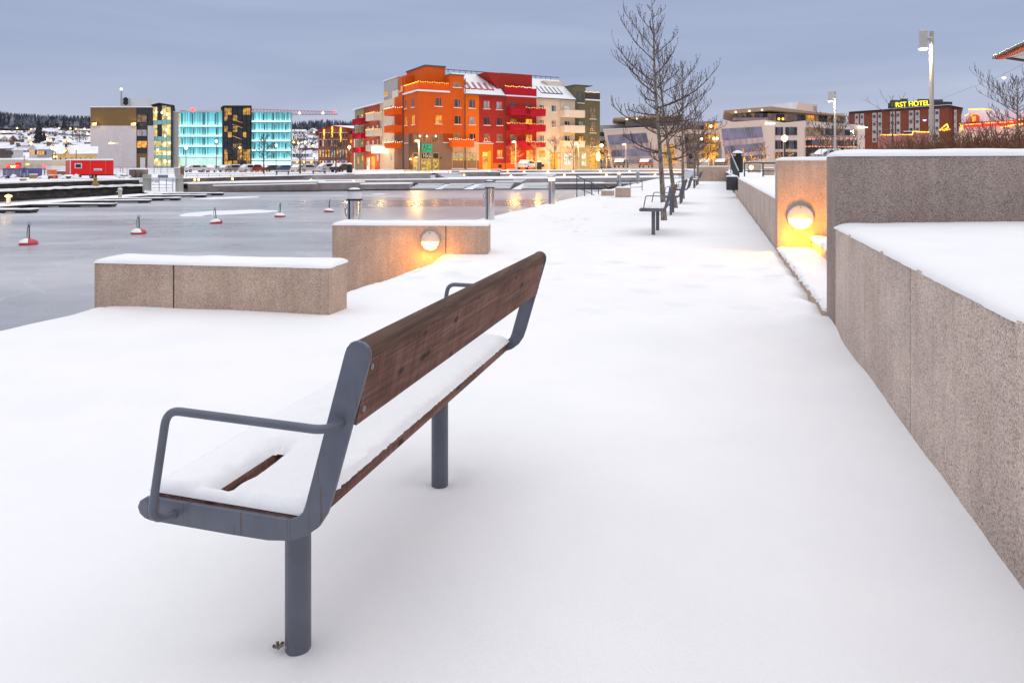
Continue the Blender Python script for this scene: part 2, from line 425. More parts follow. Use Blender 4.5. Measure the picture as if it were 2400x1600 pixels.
def snow_z(u, v):
    z = .012*noise.noise((u*.55, v*.55, 3))+.007*noise.noise((u*1.7, v*1.7, 8))+.0025*noise.noise((u*6, v*6, 1))
    # drifted up against the planter and the gate piers
    if not 5.75 < u < 10.05: z += .022*sm(.45, .84, v)*(1+.7*noise.noise((u*1.3, 4, 0)))+.006*sm(.72, .84, v)*noise.noise((u*4.5, 1, 6))
    else: z += .035*sm(.45, .75, v)*(1+1.2*noise.noise((u*2.3, 9, 0)))-.03*sm(.74, .84, v)
    z += .05*sm(.5, .10, math.hypot(u-5.55, v-.80))
    # way down to the landing between the two low walls
    if 5.08 < u < 8.75: z -= .345*max(0, -3.35-v)+.02*sm(-3.0, -3.6, v)
    # bank lying against the low walls
    if 4.2 < u < 5.1 and v < -2.6: z += .05*sm(.5, .0, abs(u-4.7))*(.6+.6*noise.noise((v*1.2, 2, 2)))
    if u < 4.5: z += .02*sm(-4.2, -4.9, v)
    for lu, lv in LEGS:
        d = math.hypot(u-lu, v-lv)
        if d < .4: z += .008*math.exp(-((d-.15)/.05)**2)-.016*sm(.11, .035, d)
    for q in pb.get((int(u*2), int(math.floor(v*2))), ()):
        du, dv = u-q[0], v-q[1]; c, s = math.cos(q[2]), math.sin(q[2]); a = (du*c+dv*s)/1.5; b = -du*s+dv*c
        d = math.hypot(a, b)/q[3]
        if d < 1.7: z += q[4]*1.9*(-(1-sm(.55, 1.0, d))*(1+.35*noise.noise((u*16, v*16, 0)))+.32*math.exp(-((d-1.18)/.22)**2))
    return z
us = []; u = -3.0
while u < 64: us.append(u); u += .045 if 4.5 < u < 12 else (.055 if u < 14 else (.12 if u < 24 else .8))
vs_ = [-5.2+.055*i for i in range(int(6.05/.055)+1)]
verts = []
for u in us:
    edge = -5.22-.05*noise.noise((u*.8, 0, 7)) if u > 5 else lerp(-5.05, -5.22, sm(4.6, 5.4, u))-.03*noise.noise((u*.8, 0, 7))
    top = snow_z(u, edge+.02)
    verts += [UV(u, edge+.05, top-.34), UV(u, edge, top-.10), UV(u, edge+.03, top-.03), UV(u, edge+.09, top-.006)]
    for v in vs_:
        v2 = max(v, edge+.14+(v+5.2)*.001); verts.append(UV(u, v2, snow_z(u, v2)))
nv = len(vs_)+4
faces = [(i*nv+j, i*nv+j+1, (i+1)*nv+j+1, (i+1)*nv+j) for i in range(len(us)-1) for j in range(nv-1)]
struct('promenade_snow', MB().add(verts, faces), M['snow'], ang=80)
m = MB(); m.prism([(-3, -5.16), (64, -5.16), (64, 1.2), (-3, 1.2)], -1.7, -.62, lambda u, v, z: UV(u, v, z)); struct('quay_base', m, M['granite_far'], smooth=False)

# ------------------------------------------------------------------ low granite walls and gate piers
PA0, PA1 = Vector((-3.55, 5.80)), Vector((-1.469, 5.49))
wa = granite_wall('low granite wall lying across the snow beside the frozen basin, one upright joint', PA0, PA1, .37, -1.0, .392, [.735], .04, padkw=dict(edge=.09))
PB0, PB1 = Vector((-2.50, 9.486)), Vector((-.334, 9.385))
wb = granite_wall('low granite wall with round lamp at the head of the snowy ramp', PB0, PB1, .5, -1.2, .388, [1.59], .045, padkw=dict(edge=.09))
wp = granite_wall('long granite planter wall running beside the bench up to the tall pier', UV(-2.4, .84), UV(5.38, .84), -.26, -.4, .775, [1.2, 3.41+2.42], .0, mat='granite_grey')
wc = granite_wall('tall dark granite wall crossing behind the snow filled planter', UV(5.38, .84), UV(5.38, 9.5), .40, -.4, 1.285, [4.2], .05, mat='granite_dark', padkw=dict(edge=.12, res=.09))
wd = granite_wall('tall granite pier lit orange by its own round lamp', UV(10.05, .84), UV(10.05, 3.6), .38, -.4, 1.285, [], .05, padkw=dict(edge=.10))
we = granite_wall('long low granite planter wall of narrow slabs leading away from the lit pier', UV(10.44, .86), UV(31.0, .86), -.24, -.3, .745, [1.1, 2.3, 3.5, 4.7, 5.9, 7.1, 9, 11, 13, 15, 17, 19], .0, mat='granite_grey')
# snow filling the near planter
def fill(u0, u1, v0, v1, z0, rise, du, dv, seed, f=None):
    m = MB(); a = [u0+du*i for i in range(int((u1-u0)/du)+1)]; b = [v0, v0+.004, v0+.018, v0+.045, v0+.09]+[v0+.16+dv*i for i in range(int((v1-v0-.16)/dv)+1)]
    vs = []
    for u in a:
        for v in b:
            d = v-v0; k = math.sqrt(max(0, 1-(1-min(1, d/.14))**2))
            z = z0-.01+.045*k*(1+.12*noise.noise((u*1.1, seed, 0)))+rise*sm(.1, 1.6, d)+.014*noise.noise((u*.9, v*.9, seed))*sm(0, .6, d)+.004*noise.noise((u*5, v*5, seed))*k
            vs.append(UV(u, v+.010*noise.noise((u*9, seed, 1))*(1-k), z))
    n = len(b); fs = [(i*n+j, i*n+j+1, (i+1)*n+j+1, (i+1)*n+j) for i in range(len(a)-1) for j in range(n-1)]
    return m.add(vs, fs)
struct('planter_snow', fill(-2.4, 5.41, .836, 9.4, .775, .045, .06, .09, 3), M['snow'], ang=80)
struct('terrace_snow', fill(10.40, 62, .855, 30, .745, .02, .35, .5, 6), M['snow'], ang=80)
# granite steps in the gap
st = thing('granite_steps', 'snow covered granite steps rising between the two tall piers', 'steps', UV(5.79, .84), -A)
def step_fn(p, q, t): return (q, p, t)               # p along the promenade, q across, t height
for i, (v0, zt) in enumerate(((0, .085), (.42, .24), (.84, .40), (1.26, .55), (1.68, .68))):
    m = MB().box(v0, .004, -.3, v0+3.2-v0*.8, 4.25, zt); s_ = part('step', m, M['granite'], st, bevel=.008)
    m = MB(); snow_pad(m, v0-.012, v0+3.2-v0*.8, .004, 4.25, zt-.004, .05 if i else .035, edge=.07, res=.05, amp=.5, seed=i+2.3, rag=.035); part('snow_cover', m, M['snow'], s_)

# ------------------------------------------------------------------ round wall lamps
def wall_lamp(label, loc, rz, r, watts):
    t = thing('wall_lamp', label, 'lamp', loc, rz, 'round bulkhead lamps on the granite walls')
    part('back_ring', MB().lathe([(r*.99, 0), (r, -.012), (r*.985, -.05), (r*.93, -.062), (r*.84, -.064), (r*.83, -.045), (.001, -.045)], 48, ax='y'), M['lamp_body'], t, ang=30)
    m = MB(); n = 28; vs = []                         # hood: upper half disc, domed
    for j in range(7):
        q = j/6
        for k in range(n+1):
            a = math.pi*k/n; vs.append((r*.93*(1-q)*math.cos(a) if j < 6 else 0, -.062-.045*math.sin(q*math.pi/2), max(.012*0, r*.93*(1-q)*math.sin(a))))
    fs = [(j*(n+1)+k, j*(n+1)+k+1, (j+1)*(n+1)+k+1, (j+1)*(n+1)+k) for j in range(6) for k in range(n)]
    m.add(vs, fs); m.add([(-r*.93, -.050, 0), (r*.93, -.050, 0), (r*.93, -.066, -.006), (0, -.108, -.006), (-r*.93, -.066, -.006)], [(0, 1, 2, 3, 4)])
    part('hood', m, M['lamp_body'], t)
    m = MB(); vs = []
    for j in range(7):
        q = j/6
        for k in range(n+1):
            a = math.pi+math.pi*k/n; vs.append((r*.82*(1-q)*math.cos(a), -.048-.045*math.sin(q*math.pi/2), r*.82*(1-q)*math.sin(a)-.004))
    m.add(vs, fs); part('lens', m, M['lamp_hot'], t)
    for a in (90, 215, 325):
        part('screw', MB().lathe([(.007, -.060), (.007, -.071), (.001, -.072)], 10, (r*.9*math.cos(R(a)), 0, r*.9*math.sin(R(a))) if a != 90 else (0, -.012, r*.85), ax='y'), M['dark'], t)
    point((0, -.105, -.075), (1, .38, .02), watts*.62, .03, t); point((0, -.42, -.30), (1, .36, .015), watts*1.7, .08, t)
    return t
dB = PB1-PB0
tb = (X_(1009, 9.43)-PB0.x)/dB.x; pb_ = PB0+dB*tb
wall_lamp('round lit lamp on the low wall at the head of the snowy ramp', (pb_.x+.004, pb_.y-.004, .183), math.atan2(dB.y, dB.x), .134, 17)
wall_lamp('larger round lit lamp glowing orange on the tall pier by the steps', UV(10.05-.004, 1.128, .51), -A, .170, 30)

# ------------------------------------------------------------------ benches
def make_bench():
    b = thing('park_bench', 'wooden bench in blue grey steel frame with snow on its seat, close by', 'bench', UV(1.244, -1.0), -A, 'benches along the promenade')
    Lb = 1.49
    outline = [(-.205,.480),(-.222,.477),(-.236,.468),(-.242,.454),(-.236,.440),(-.222,.431),(-.205,.428),(0,.429),(.10,.431),(.150,.438),(.190,.453),(.220,.476),(.240,.506),(.252,.54),
               (.3365,.828),(.3375,.842),(.333,.855),(.322,.8635),(.309,.866),(.295,.862),(.285,.850),(.280,.836),(.190,.520),(.183,.502),(.170,.489),(.150,.482)]
    for y0, y1 in ((-.012, 0), (Lb, Lb+.012)):
        e = part('end_plate', MB().prism(outline, y0, y1, lambda p, q, t: (p, t, q)), M['steel'], b, bevel=.0022)
    # backrest plank: slanted, rounded top, wood
    lo, hi = (.302, .690), (.3325, .832)
    d = Vector((hi[0]-lo[0], hi[1]-lo[1])).normalized(); nrm = Vector((d.y, -d.x)); th = .046
    bk = [Vector(lo)-nrm*th*0, Vector(hi)]
    pr = [(lo[0]-nrm.x*th, lo[1]-nrm.y*th), (lo[0]-.002, lo[1])]+[(hi[0]-.002, hi[1])]
    c = Vector(hi)-nrm*th/2-Vector((.002, 0))
    for k in range(1, 8):
        a = math.pi*k/8; pr.append((c.x+nrm.x*th/2*math.cos(a)+d.x*.027*math.sin(a), c.y+nrm.y*th/2*math.cos(a)+d.y*.027*math.sin(a)))
    pr.append((hi[0]-nrm.x*th-.002, hi[1]-nrm.y*th))
    m = MB(); N = 40; n = len(pr); vs = []
    for i in range(N+1):
        y = .002+(Lb-.004)*i/N; j = .0012*noise.noise((y*9, 0, 0))
        vs += [(p+j, y, q+j) for p, q in pr]
    m.add(vs, [(i*n+k, i*n+(k+1) % n, (i+1)*n+(k+1) % n, (i+1)*n+k) for i in range(N) for k in range(n)]+[tuple(range(n))[::-1], tuple(range(N*n, N*n+n))])
    br = part('backrest', m, M['wood'], b, ang=50)
    m = MB(); pr2 = [p for p in pr[2:11]]
    for i, (p, q) in enumerate(pr2): pr2[i] = (p+(p-c.x)*.03, q+(q-c.y)*.03+.0004)
    base = [(pr[2][0]+.0012, pr[2][1]-.004), *pr2, (pr[10][0]-.0012, pr[10][1]-.004)]; n = len(base); vs = []
    for i in range(N+1):
        y = .003+(Lb-.006)*i/N; vs += [(p, y, q) for p, q in base]
    m.add(vs, [(i*n+k, i*n+k+1, (i+1)*n+k+1, (i+1)*n+k) for i in range(N) for k in range(n-1)])
    part('rounded_cap', m, M['wood_top'], br, ang=60)
    for x0, x1 in ((-.222, -.072), (-.036, .172)):
        sl = part('seat_plank', MB().box(x0, .002, .446, x1, Lb-.002, .484), M['wood'], b, bevel=.006)
        for y in (.16, 1.33): pass
    # snow on the seat, one narrow opening above the gap between the planks
    m = MB(); nx, ny = 46, 190; xs = [-.226+.408*i/nx for i in range(nx+1)]; ys = [.0025, .0035, .005]+[.008+(Lb-.016)*(j/(ny-6)) for j in range(ny-5)]+[Lb-.005, Lb-.0035, Lb-.0025]
    vs = []; keep = {}
    for j, y in enumerate(ys):
        for i, x in enumerate(xs):
            edge = min(x+.226, .182-x); ed2 = min(y, Lb-y)
            k = math.sqrt(max(0, 1-(1-min(1, edge/.05))**2))*math.sqrt(max(.0, 1-(1-min(1, max(0, ed2-.0025)/.022))**2))
            z = .486+.027*k*(1+.30*noise.noise((x*6, y*4, 2))+.18*noise.noise((x*17, y*15, 7)))+.0035*noise.noise((x*40, y*40, 0))*k
            # opening
            cx_ = -.054; half = (.0255+.0025*noise.noise((y*22, 0, 0)))*min(1, .5+(.275-y)*14 if y > .2 else 1); t0 = .030+.006*noise.noise((x*60, 1, 0)); t1 = .262+.014*noise.noise((x*50, 0, 0))
            inside = abs(x-cx_) < half and t0 < y < t1
            near = max(abs(x-cx_)-half, t0-y, y-t1)
            rr_ = .030*(1+.5*noise.noise((x*25, y*18, 4)))
            if not inside and near < rr_: z = .485+(z-.485)*(.12+.88*math.sqrt(max(0, near)/rr_))
            if inside: z = .4845
            keep[(i, j)] = not inside
            rg = .006*noise.noise((x*60, y*70, 3)) if edge < .02 else 0
            vs.append((x+rg, y, z))
    n = nx+1
    fs = [(j*n+i, j*n+i+1, (j+1)*n+i+1, (j+1)*n+i) for j in range(ny) for i in range(nx) if keep[(i, j)] or keep[(i+1, j)] or keep[(i, j+1)] or keep[(i+1, j+1)]]
    m.add(vs, fs); part('seat_snow', m, M['snow'], b, ang=80)
    for y in (.273, 1.213):
        lg = part('leg', MB().lathe([(.0325, -.25), (.0325, .445)], 28, (-.018, y, 0)), M['steel_plain'], b)
        part('mounting_bar', MB().box(-.15, y-.025, .432, .14, y+.025, .4455), M['steel'], b, bevel=.003)
    def bend(pts, r, n=6):
        out = [Vector(pts[0])]
        for a, b_, c_ in zip(pts, pts[1:], pts[2:]):
            a, b_, c_ = Vector(a), Vector(b_), Vector(c_); p = b_+(a-b_).normalized()*r; q = b_+(c_-b_).normalized()*r
            for i in range(n+1):
                t = i/n; out.append(p*(1-t)**2+b_*2*t*(1-t)+q*t*t)
        return out+[Vector(pts[-1])]
    for s, y0 in ((-1, -.010), (1, Lb+.010)):
        o = y0+s*.048
        pts = [(-.140, y0, .452), (-.160, o, .456), (-.117, o, .700), (.270, o, .698), (.276, y0, .699)]
        part('armrest', MB().tube(bend(pts, .034), .0088, 14), M['steel_plain'], b, ang=60)
    for y in (.018, Lb-.018):
        for t in (.22, .86):
            q = Vector(lo)+d*(t*.14)
            part('bolt', MB().lathe([(.0065, 0), (.0065, .004), (.003, .0055), (.0005, .0055)], 14, (q.x-.003, y, q.y), ax='x'), M['steel_edge'], b)
    return b
bench = make_bench()
for u, lab in ((11.92, 'snowy bench standing before the first bare tree past the gate piers'),
               (17.0, 'snowy bench standing between the first and second bare trees of the row'),
               (22.1, 'snowy bench standing past the second bare tree of the row'),
               (37.3, 'snowy bench far along the promenade, in front of the distant pair of trees'),
               (42.6, 'snowy bench at the far end of the row, near the closing granite wall')):
    dup(bench, UV(u, -1.0), label=lab)
m = MB(); rr = random.Random(3)
q = G(660, 1517); 
for i in range(16):
    m.ball((rr.gauss(0, .009), rr.gauss(0, .006), .002+rr.random()*.004), rr.uniform(.002, .005), 6)
solo('turf_clump', m, M['bark'], 'small brown scrap of turf in the snow by the bench leg', 'turf', (q.x, q.y, .004))

# ------------------------------------------------------------------ bare trees
def grow(mb, p, d, length, r, seg, up, rng, n=4, wig=.18, rend=.45, pts_out=None):
    pts = [Vector(p)]; d = Vector(d).normalized(); st = length/seg
    for i in range(seg):
        d = (d+Vector((rng.gauss(0, wig), rng.gauss(0, wig), up+rng.gauss(0, wig*.5)))*(1.0/seg)*2.2).normalized()
        pts.append(pts[-1]+d*st)
    rs = [r*(1-(1-rend)*i/seg) for i in range(seg+1)]
    mb.tube(pts, rs, n, cap=True)
    return pts, d
def bare_tree(root, h, r0, z0, nb, reach, rng, mats, lean=(0, 0), fine=1.0, twig=.0042, buds=True, levels=3, leaves=0, shape=None, rmin=.0035, spread=.42):
    tm, cm, lm = MB(), MB(), MB()
    tp = []; N = 16
    for i in range(N+1):
        t = i/N; tp.append(Vector((lean[0]*h*t+.03*math.sin(t*7+rng.random())*h*.1, lean[1]*h*t+.02*math.sin(t*5+1)*h*.1, h*t-.15*(1-t))))
    tm.tube(tp, [max(rmin, r0*(1.18 if i == 0 else 1)*(1-.93*(i/N)**.9)) for i in range(N+1)], 10)
    ga = rng.random()*6
    for b in range(nb):
        t = b/(nb-1); zt = lerp(z0, h*.965, t**.9); k = zt/h*N; i = min(N-1, int(k)); p = tp[i].lerp(tp[i+1], k-i)
        ga += 2.4+rng.gauss(0, .4)
        L = reach*(shape(t) if shape else min(1.0, .10+1.95*(1-t)))*rng.uniform(.45, 1.14)*(1 if t < .85 else .8)
        inc = lerp(.16, .85, t**1.2)+rng.gauss(0, .17)
        d = Vector((math.cos(ga)*math.cos(inc*.9), math.sin(ga)*math.cos(inc*.9), math.sin(inc*.9)-.08*(1-t)))
        rb = max(rmin*1.3, r0*.34*(1-.72*t)); seg = 7
        pts, dd = grow(cm, p, d, L, rb, seg, .17, rng, 5, .26, .35)
        ns = int((3.4+4.0*L)*fine)
        for s in range(ns):
            q = (s+.6+rng.random()*.5)/(ns+.6); q = min(.99, .16+.84*q); kk = q*seg; ii = min(seg-1, int(kk)); bp = pts[ii].lerp(pts[ii+1], kk-ii)
            bd = (pts[ii+1]-pts[ii]).normalized(); sd = bd.cross(Vector((0, 0, 1))); sd = sd.normalized() if sd.length > .01 else Vector((1, 0, 0))
            sgn = 1 if (s % 2) else -1
            d2 = bd*.75+sd*sgn*rng.uniform(.5, .95)+Vector((0, 0, rng.uniform(-.15, .35)))
            l2 = L*spread*rng.uniform(.45, 1)*(1.1-.62*q)
            p2, e2 = grow(cm, bp, d2, l2, max(rmin*.9, rb*.42), 5, .55, rng, 4, .24, .5)
            if levels < 3: continue
            nt_ = max(1, int(rng.uniform(1.2, 4.4)*min(1.4, .4+l2*2.2)*fine))
            for w_ in range(nt_):
                q3 = .25+.75*(w_+rng.random())/nt_; k3 = min(4.99, q3*5); i3 = int(k3); b3 = p2[i3].lerp(p2[i3+1], k3-i3)
                d3 = (p2[i3+1]-p2[i3]).normalized()*.7+Vector((rng.gauss(0, .65), rng.gauss(0, .65), rng.uniform(-.35, .35)))
                l3 = l2*rng.uniform(.25, .55)+.03
                p3, e3 = grow(cm, b3, d3, l3*1.15, max(rmin*.75, twig*.8), 4, 1.15, rng, 3, .2, .7)
                if buds: cm.ball(p3[-1], max(rmin*1.5, twig*1.35), 4, 1.8)
                if leaves and rng.random() < leaves:
                    c = p3[-1]; a = Vector((rng.gauss(0, 1), rng.gauss(0, 1), rng.gauss(0, 1))).normalized()*.035; g = a.orthogonal().normalized()*.022
                    lm.add([c, c+a*.6+g, c+a*1.5, c+a*.6-g], [(0, 1, 2, 3)])
    part('trunk', tm, mats[0], root); cr_ = part('crown', cm, mats[1], root, ang=80)
    if lm.v: part('dead_leaf', lm, M['dead_leaf'], root, smooth=False)
    return root
GT = 'bare young trees in a row beside the benches'
for i, (u, v, h, lab, sd, ln, zz, fine) in enumerate((
        (15.62, -1.07, 4.98, 'tallest looking bare tree, first of the row, thin trunk rising from behind a bench', 11, (-.058, .0), 1.42, 1.0),
        (20.4, -1.07, 4.95, 'second bare tree of the row, its stem leaning toward the basin', 23, (-.115, -.0), 1.5, 1.0),
        (25.7, -1.09, 5.1, 'third bare tree of the row, slim trunk between two benches', 37, (.0, .01), 1.5, 1.0),
        (39.9, -1.06, 4.7, 'fourth bare tree of the row, standing past a wide gap', 41, (.01, 0), 1.4, .9),
        (45.2, -1.0, 4.7, 'last bare tree of the row, close to the end wall of the promenade', 53, (.02, 0), 1.4, .9))):
    t = thing('bare_tree', lab, 'tree', UV(u, v), 0, GT)
    bare_tree(t, h, (.070, .074, .068, .068, .068)[i], zz, (24, 27, 25, 22, 22)[i], 1.70, random.Random(sd), (M['bark'], M['twig']), ln, fine, leaves=.01 if i == 0 else .004, rmin=.0042+.00012*u)

# ------------------------------------------------------------------ frozen basin
struct('frozen_water', MB().add([(-160, -3, ICE), (60, -3, ICE), (60, 110, ICE), (-160, 110, ICE)], [(0, 1, 2, 3)]), M['ice'], smooth=False)
def ice_patch(pts, name='snow_patch'):
    """outline of wind-packed snow lying on the ice"""
    r = random.Random(len(pts)*7+int(pts[0][0])); c = Vector((0, 0, 0)); ring = []
    for (a, b), (c_, d) in zip(pts, pts[1:]+pts[:1]):
        for k in range(6):
            t = k/6; g = G(lerp(a, c_, t)+r.gauss(0, 1.0), lerp(b, d, t)+r.gauss(0, .12), ICE); ring.append(g)
    n = len(ring); cen = sum(ring, Vector())/n; m = MB()
    vs = [p+Vector((0, 0, .002)) for p in ring]+[cen+(p-cen)*.96+Vector((0, 0, .018)) for p in ring]+[cen+Vector((0, 0, .03))]
    m.add(vs, [(i, (i+1) % n, n+(i+1) % n, n+i) for i in range(n)]+[(n+i, n+(i+1) % n, 2*n) for i in range(n)])
    o = struct(name, m, M['far_snow']); return o
ice_patch([(419, 504.5), (436, 500), (500, 494.5), (590, 492), (612, 492.3), (667, 494.8), (640, 497.5), (560, 501.5), (500, 504.5), (492, 504), (470, 507), (425, 507.5)])
ice_patch([(446, 467), (500, 463), (560, 461), (612, 460.3), (600, 462.4), (560, 465), (500, 467.6)])
ice_patch([(870, 455), (900, 454.2), (906, 455.3), (880, 456.2)])
# mooring buoys
def make_buoy():
    t = thing('mooring_buoy', 'red mooring buoy', 'buoy', (0, 0, ICE), 0, 'red mooring buoys frozen into the ice')
    r = .28
    t_ = MB().lathe([(.02, -.05), (r*.9, -.03), (r, .03), (r*.98, .085), (r*.78, .15), (r*.45, .19), (.05, .20)], 28)
    part('float', t_, M['buoy_red'], t, ang=60)
    m = MB(); n = 24; vs = []; rings = [(r*.985, .088), (r*.84, .152), (r*.52, .20), (.04, .225)]
    for rr_, z in rings:
        for k in range(n+1):
            a = R(95)+R(200)*k/n; e = 1+.05*noise.noise((k*.6, z*9, 1)); vs.append((rr_*math.cos(a)*e, rr_*math.sin(a)*e, z))
    m.add(vs, [(j*(n+1)+k, j*(n+1)+k+1, (j+1)*(n+1)+k+1, (j+1)*(n+1)+k) for j in range(3) for k in range(n)])
    part('snow_cap', m, M['snow'], t, ang=80)
    part('iron_pole', MB().tube([(0.02, 0, .15), (.02, 0, .66)], .022, 8), M['rusty'], t)
    part('ring', MB().tube([(.02+.05*math.cos(a*.4)*.9, 0, .70+.055*math.sin(a*.4)) for a in range(17)], .009, 6), M['rusty'], t)
    part('rope', MB().tube([(.02, 0, .69), (-.02, .02, .66), (-.055, .03, .55), (-.06, .02, .4), (-.05, 0, .22)], .012, 6), M['rusty'], t)
    return t
M['buoy_red'] = simple('buoy_red', (.52,.055,.075), .5, 0, .12, 3); M['rusty'] = simple('rusty', (.10,.085,.07), .8)
by = make_buoy()
for i, (px, py, lab) in enumerate(((67, 573.5, 'largest looking red buoy, last of the five, nearest the low wall end of the line'), (325, 548, 'red buoy second along the line from the low wall'),
        (507, 523.5, 'middle red buoy, just below the edge of the long snow patch'), (656, 508.6, 'red buoy at the tip of the long snow patch'), (771, 497, 'smallest looking red buoy, close to the steel pedestal'))):
    g = G(px, py, ICE)
    if i == 0: by.location = g; by['label'] = lab; by.rotation_euler = (0, 0, .1)
    else: o_ = dup(by, g, .1+.35*i, lab); o_.rotation_euler = (.07*math.sin(i*2.1), .09*math.cos(i*1.7), .1+.35*i)

# ------------------------------------------------------------------ pedestals along the quay
def make_pedestal(lit, label):
    t = thing('mooring_pedestal', label, 'bollard', (0, 0, 0), -A, 'power pedestals along the quay')
    part('body', MB().lathe([(.105, -.1), (.105, .70)], 36), M['mirror'], t)
    part('slot', MB().box(-.040, -.108, -.05, -.020, -.098, .70), M['black'], t, smooth=False)
    part('seam_strip', MB().box(.030, -.107, -.05, .040, -.098, .70), M['copper'], t, smooth=False)
    part('collar', MB().lathe([(.105, .70), (.118, .702), (.118, .724), (.105, .726)], 36), M['black'], t)
    part('lantern', MB().lathe([(.103, .726), (.103, .842)], 36), M['lamp_bollard' if lit else 'opal'], t)
    cp = part('cap', MB().lathe([(.103, .842), (.12, .843), (.12, .862), (.06, .868), (.01, .870)], 36), M['black'], t)
    part('snow_cap', MB().lathe([(.085, .866), (.072, .880), (.04, .889), (.003, .891)], 20), M['snow'], cp)
    part('cable', MB().tube([(-.10, -.04, .60), (-.125, -.05, .585), (-.13, -.05, .53), (-.118, -.05, .48), (-.10, -.045, .46)], .006, 6), M['black'], t)
    if lit: point((0, -.2, .78), WARM, 5, .1, t)
    return t
M['copper'] = simple('copper', (.50,.31,.22), .3, .6)
p1 = make_pedestal(False, 'unlit steel pedestal with snow topped cap, just behind the low lamp wall'); p1.location = (X_(831, 10.15), 10.15, 0)
dup(p1, G(1148, 513.5), label='unlit steel pedestal standing alone on the quay edge past the low wall')
p3 = make_pedestal(True, 'glowing steel pedestal on the quay edge before the stair railing'); p3.location = G(1293, 478)
dup(p3, Vector((X_(1451, 40), 40, -.02)), label='glowing steel pedestal beyond the granite block')
dup(p1, Vector((X_(1495, 46), 46, .0)), label='slim unlit pedestal beyond the teal rail')

# stair railing on the quay
def rail(label, pts, posts, r=.022, rails=(0,), mat='teal_rail', name='railing', group=None, pr=None):
    t = thing(name, label, 'railing', pts[0], 0, group); o = Vector(pts[0])
    q = [Vector(p)-o for p in pts]
    part('handrail', MB().tube(q, r, 8), M[mat], t)
    for dz in rails:
        if dz: part('lower_rail', MB().tube([p-Vector((0, 0, dz)) for p in q], r*.6, 6), M[mat], t)
    for a, zb in posts:
        k = a*(len(q)-1); i = min(len(q)-2, int(k)); p = q[i].lerp(q[i+1], k-i)
        part('post', MB().tube([(p.x, p.y, zb-o.z), p], pr or r*.8, 6), M[mat], t)
    return t
a_, b_ = P(1352, 413, 26.4), P(1432, 449, 30.5)
rail('dark teal stair railing dropping to the basin from the quay edge', [a_, b_], [(0, -.1), (.2, -.25), (.4, -.45), (.6, -.6), (.8, -.7), (1, -.8)], .022, (0, .45))
rail('low teal railing of two bars beside the granite block', [P(1447, 425, 31), P(1505, 424, 33.5)], [(0, -.1), (1, .0), (.5, -.1)], .024, (0, .30))
gb = G(1460, 462)
bl = thing('granite_block', 'squat granite seat block with snow at the head of the quay stair', 'block', (gb.x, gb.y, 0), -A+.05)
part('stone', MB().box(-.27, -.3, -.2, .27, .5, .36), M['granite'], bl, bevel=.01); m = MB(); snow_pad(m, -.275, .275, -.305, .505, .36, .04, .06); part('snow_cap', m, M['snow'], bl)
gb = G(1433, 459)
bl = thing('granite_block', 'lower granite kerb block tucked beside the taller seat block', 'block', (gb.x-.1, gb.y+.3, 0), -A+.05)
part('stone', MB().box(-.25, -.25, -.2, .22, .5, .20), M['granite'], bl, bevel=.01); m = MB(); snow_pad(m, -.255, .225, -.255, .505, .20, .04, .06); part('snow_cap', m, M['snow'], bl)
# end of the promenade: cross wall, bins, ramp rail, terrace rail
granite_wall('plain granite wall closing the far end of the promenade', (X_(1632, 53), 53), (X_(1706, 52), 52), .4, -.3, 1.12, [], .07, mat='granite', padkw=dict(res=.2))
g = UV(26.9, .64)
lb = thing('litter_bin', 'square dark litter bin hung on a post at the planter end', 'bin', g, -A)
part('post', MB().box(.24, -.03, -.1, .28, .01, .98), M['black_metal'], lb); part('bin_body', MB().box(-.21, -.2, .30, .21, .2, .80), M['bin_grey'], lb, bevel=.015) if False else None
M['bin_grey'] = simple('bin_grey', (.045,.042,.050), .5)
part('bin_body', MB().box(-.19, -.2, .30, .21, .2, .80), M['bin_grey'], lb, bevel=.012)
m = MB(); snow_pad(m, -.20, .22, -.21, .21, .80, .045, .07); part('snow_cap', m, M['snow'], lb)
g = Vector((X_(1729, 42), 42, .77))
bb = thing('round_bin', 'tall round black bin with domed snowy hood and pale openings', 'bin', g)
part('body', MB().lathe([(.29, -.05), (.315, .1), (.315, 1.0), (.29, 1.02)], 28), M['black'], bb)
part('hood', MB().lathe([(.22, 1.02), (.22, 1.16), (.33, 1.17), (.31, 1.22), (.18, 1.31), (.01, 1.34)], 28), M['black'], bb)
part('snow_cap', MB().lathe([(.322, 1.20), (.30, 1.26), (.18, 1.345), (.01, 1.38)], 24), M['snow'], bb)
for s in (-1, 1): part('opening', MB().lathe([(.075, -.03), (.06, .0), (.001, .0)], 14, (s*.24, -.19, 1.09), ax='y'), M['copper'], bb)
t = thing('ramp_railing', 'dark mesh panel railing climbing beside the ramp to the upper terrace', 'railing', UV(28.6, .95), -A)
pts = [(0, 0, 1.0), (0, 13, 1.92)]
part('handrail', MB().tube(pts, .03, 8), M['pole'], t)
m = MB()
for i in range(27):
    y = 13*i/26; z = 1.0+.92*i/26; m.tube([(0, y, z-.78), (0, y, z-.03)], .012, 4)
m.tube([(0, 0, .25), (0, 13, 1.17)], .018, 5); part('infill_mesh', m, M['teal_rail'], t)
for y in (0, 4.3, 8.7, 13): part('post', MB().tube([(0, y, -.05), (0, y, 1.0+.92*y/13)], .028, 6), M['teal_rail'], t)
rail('low teal terrace railing of two bars beside the lit pier', [P(1745, 382.3, 27), P(1835, 382.3, 25)], [(0, .77), (.5, .77), (1, .77)], .035, (0, .30), 'teal_lit')
g = P(1801, 399, 30); sb = thing('granite_block', 'granite post block behind the low terrace railing', 'block', (g.x, g.y, .76)); part('stone', MB().box(-.2, -.2, -.02, .2, .2, .34), M['granite'], sb, bevel=.01)
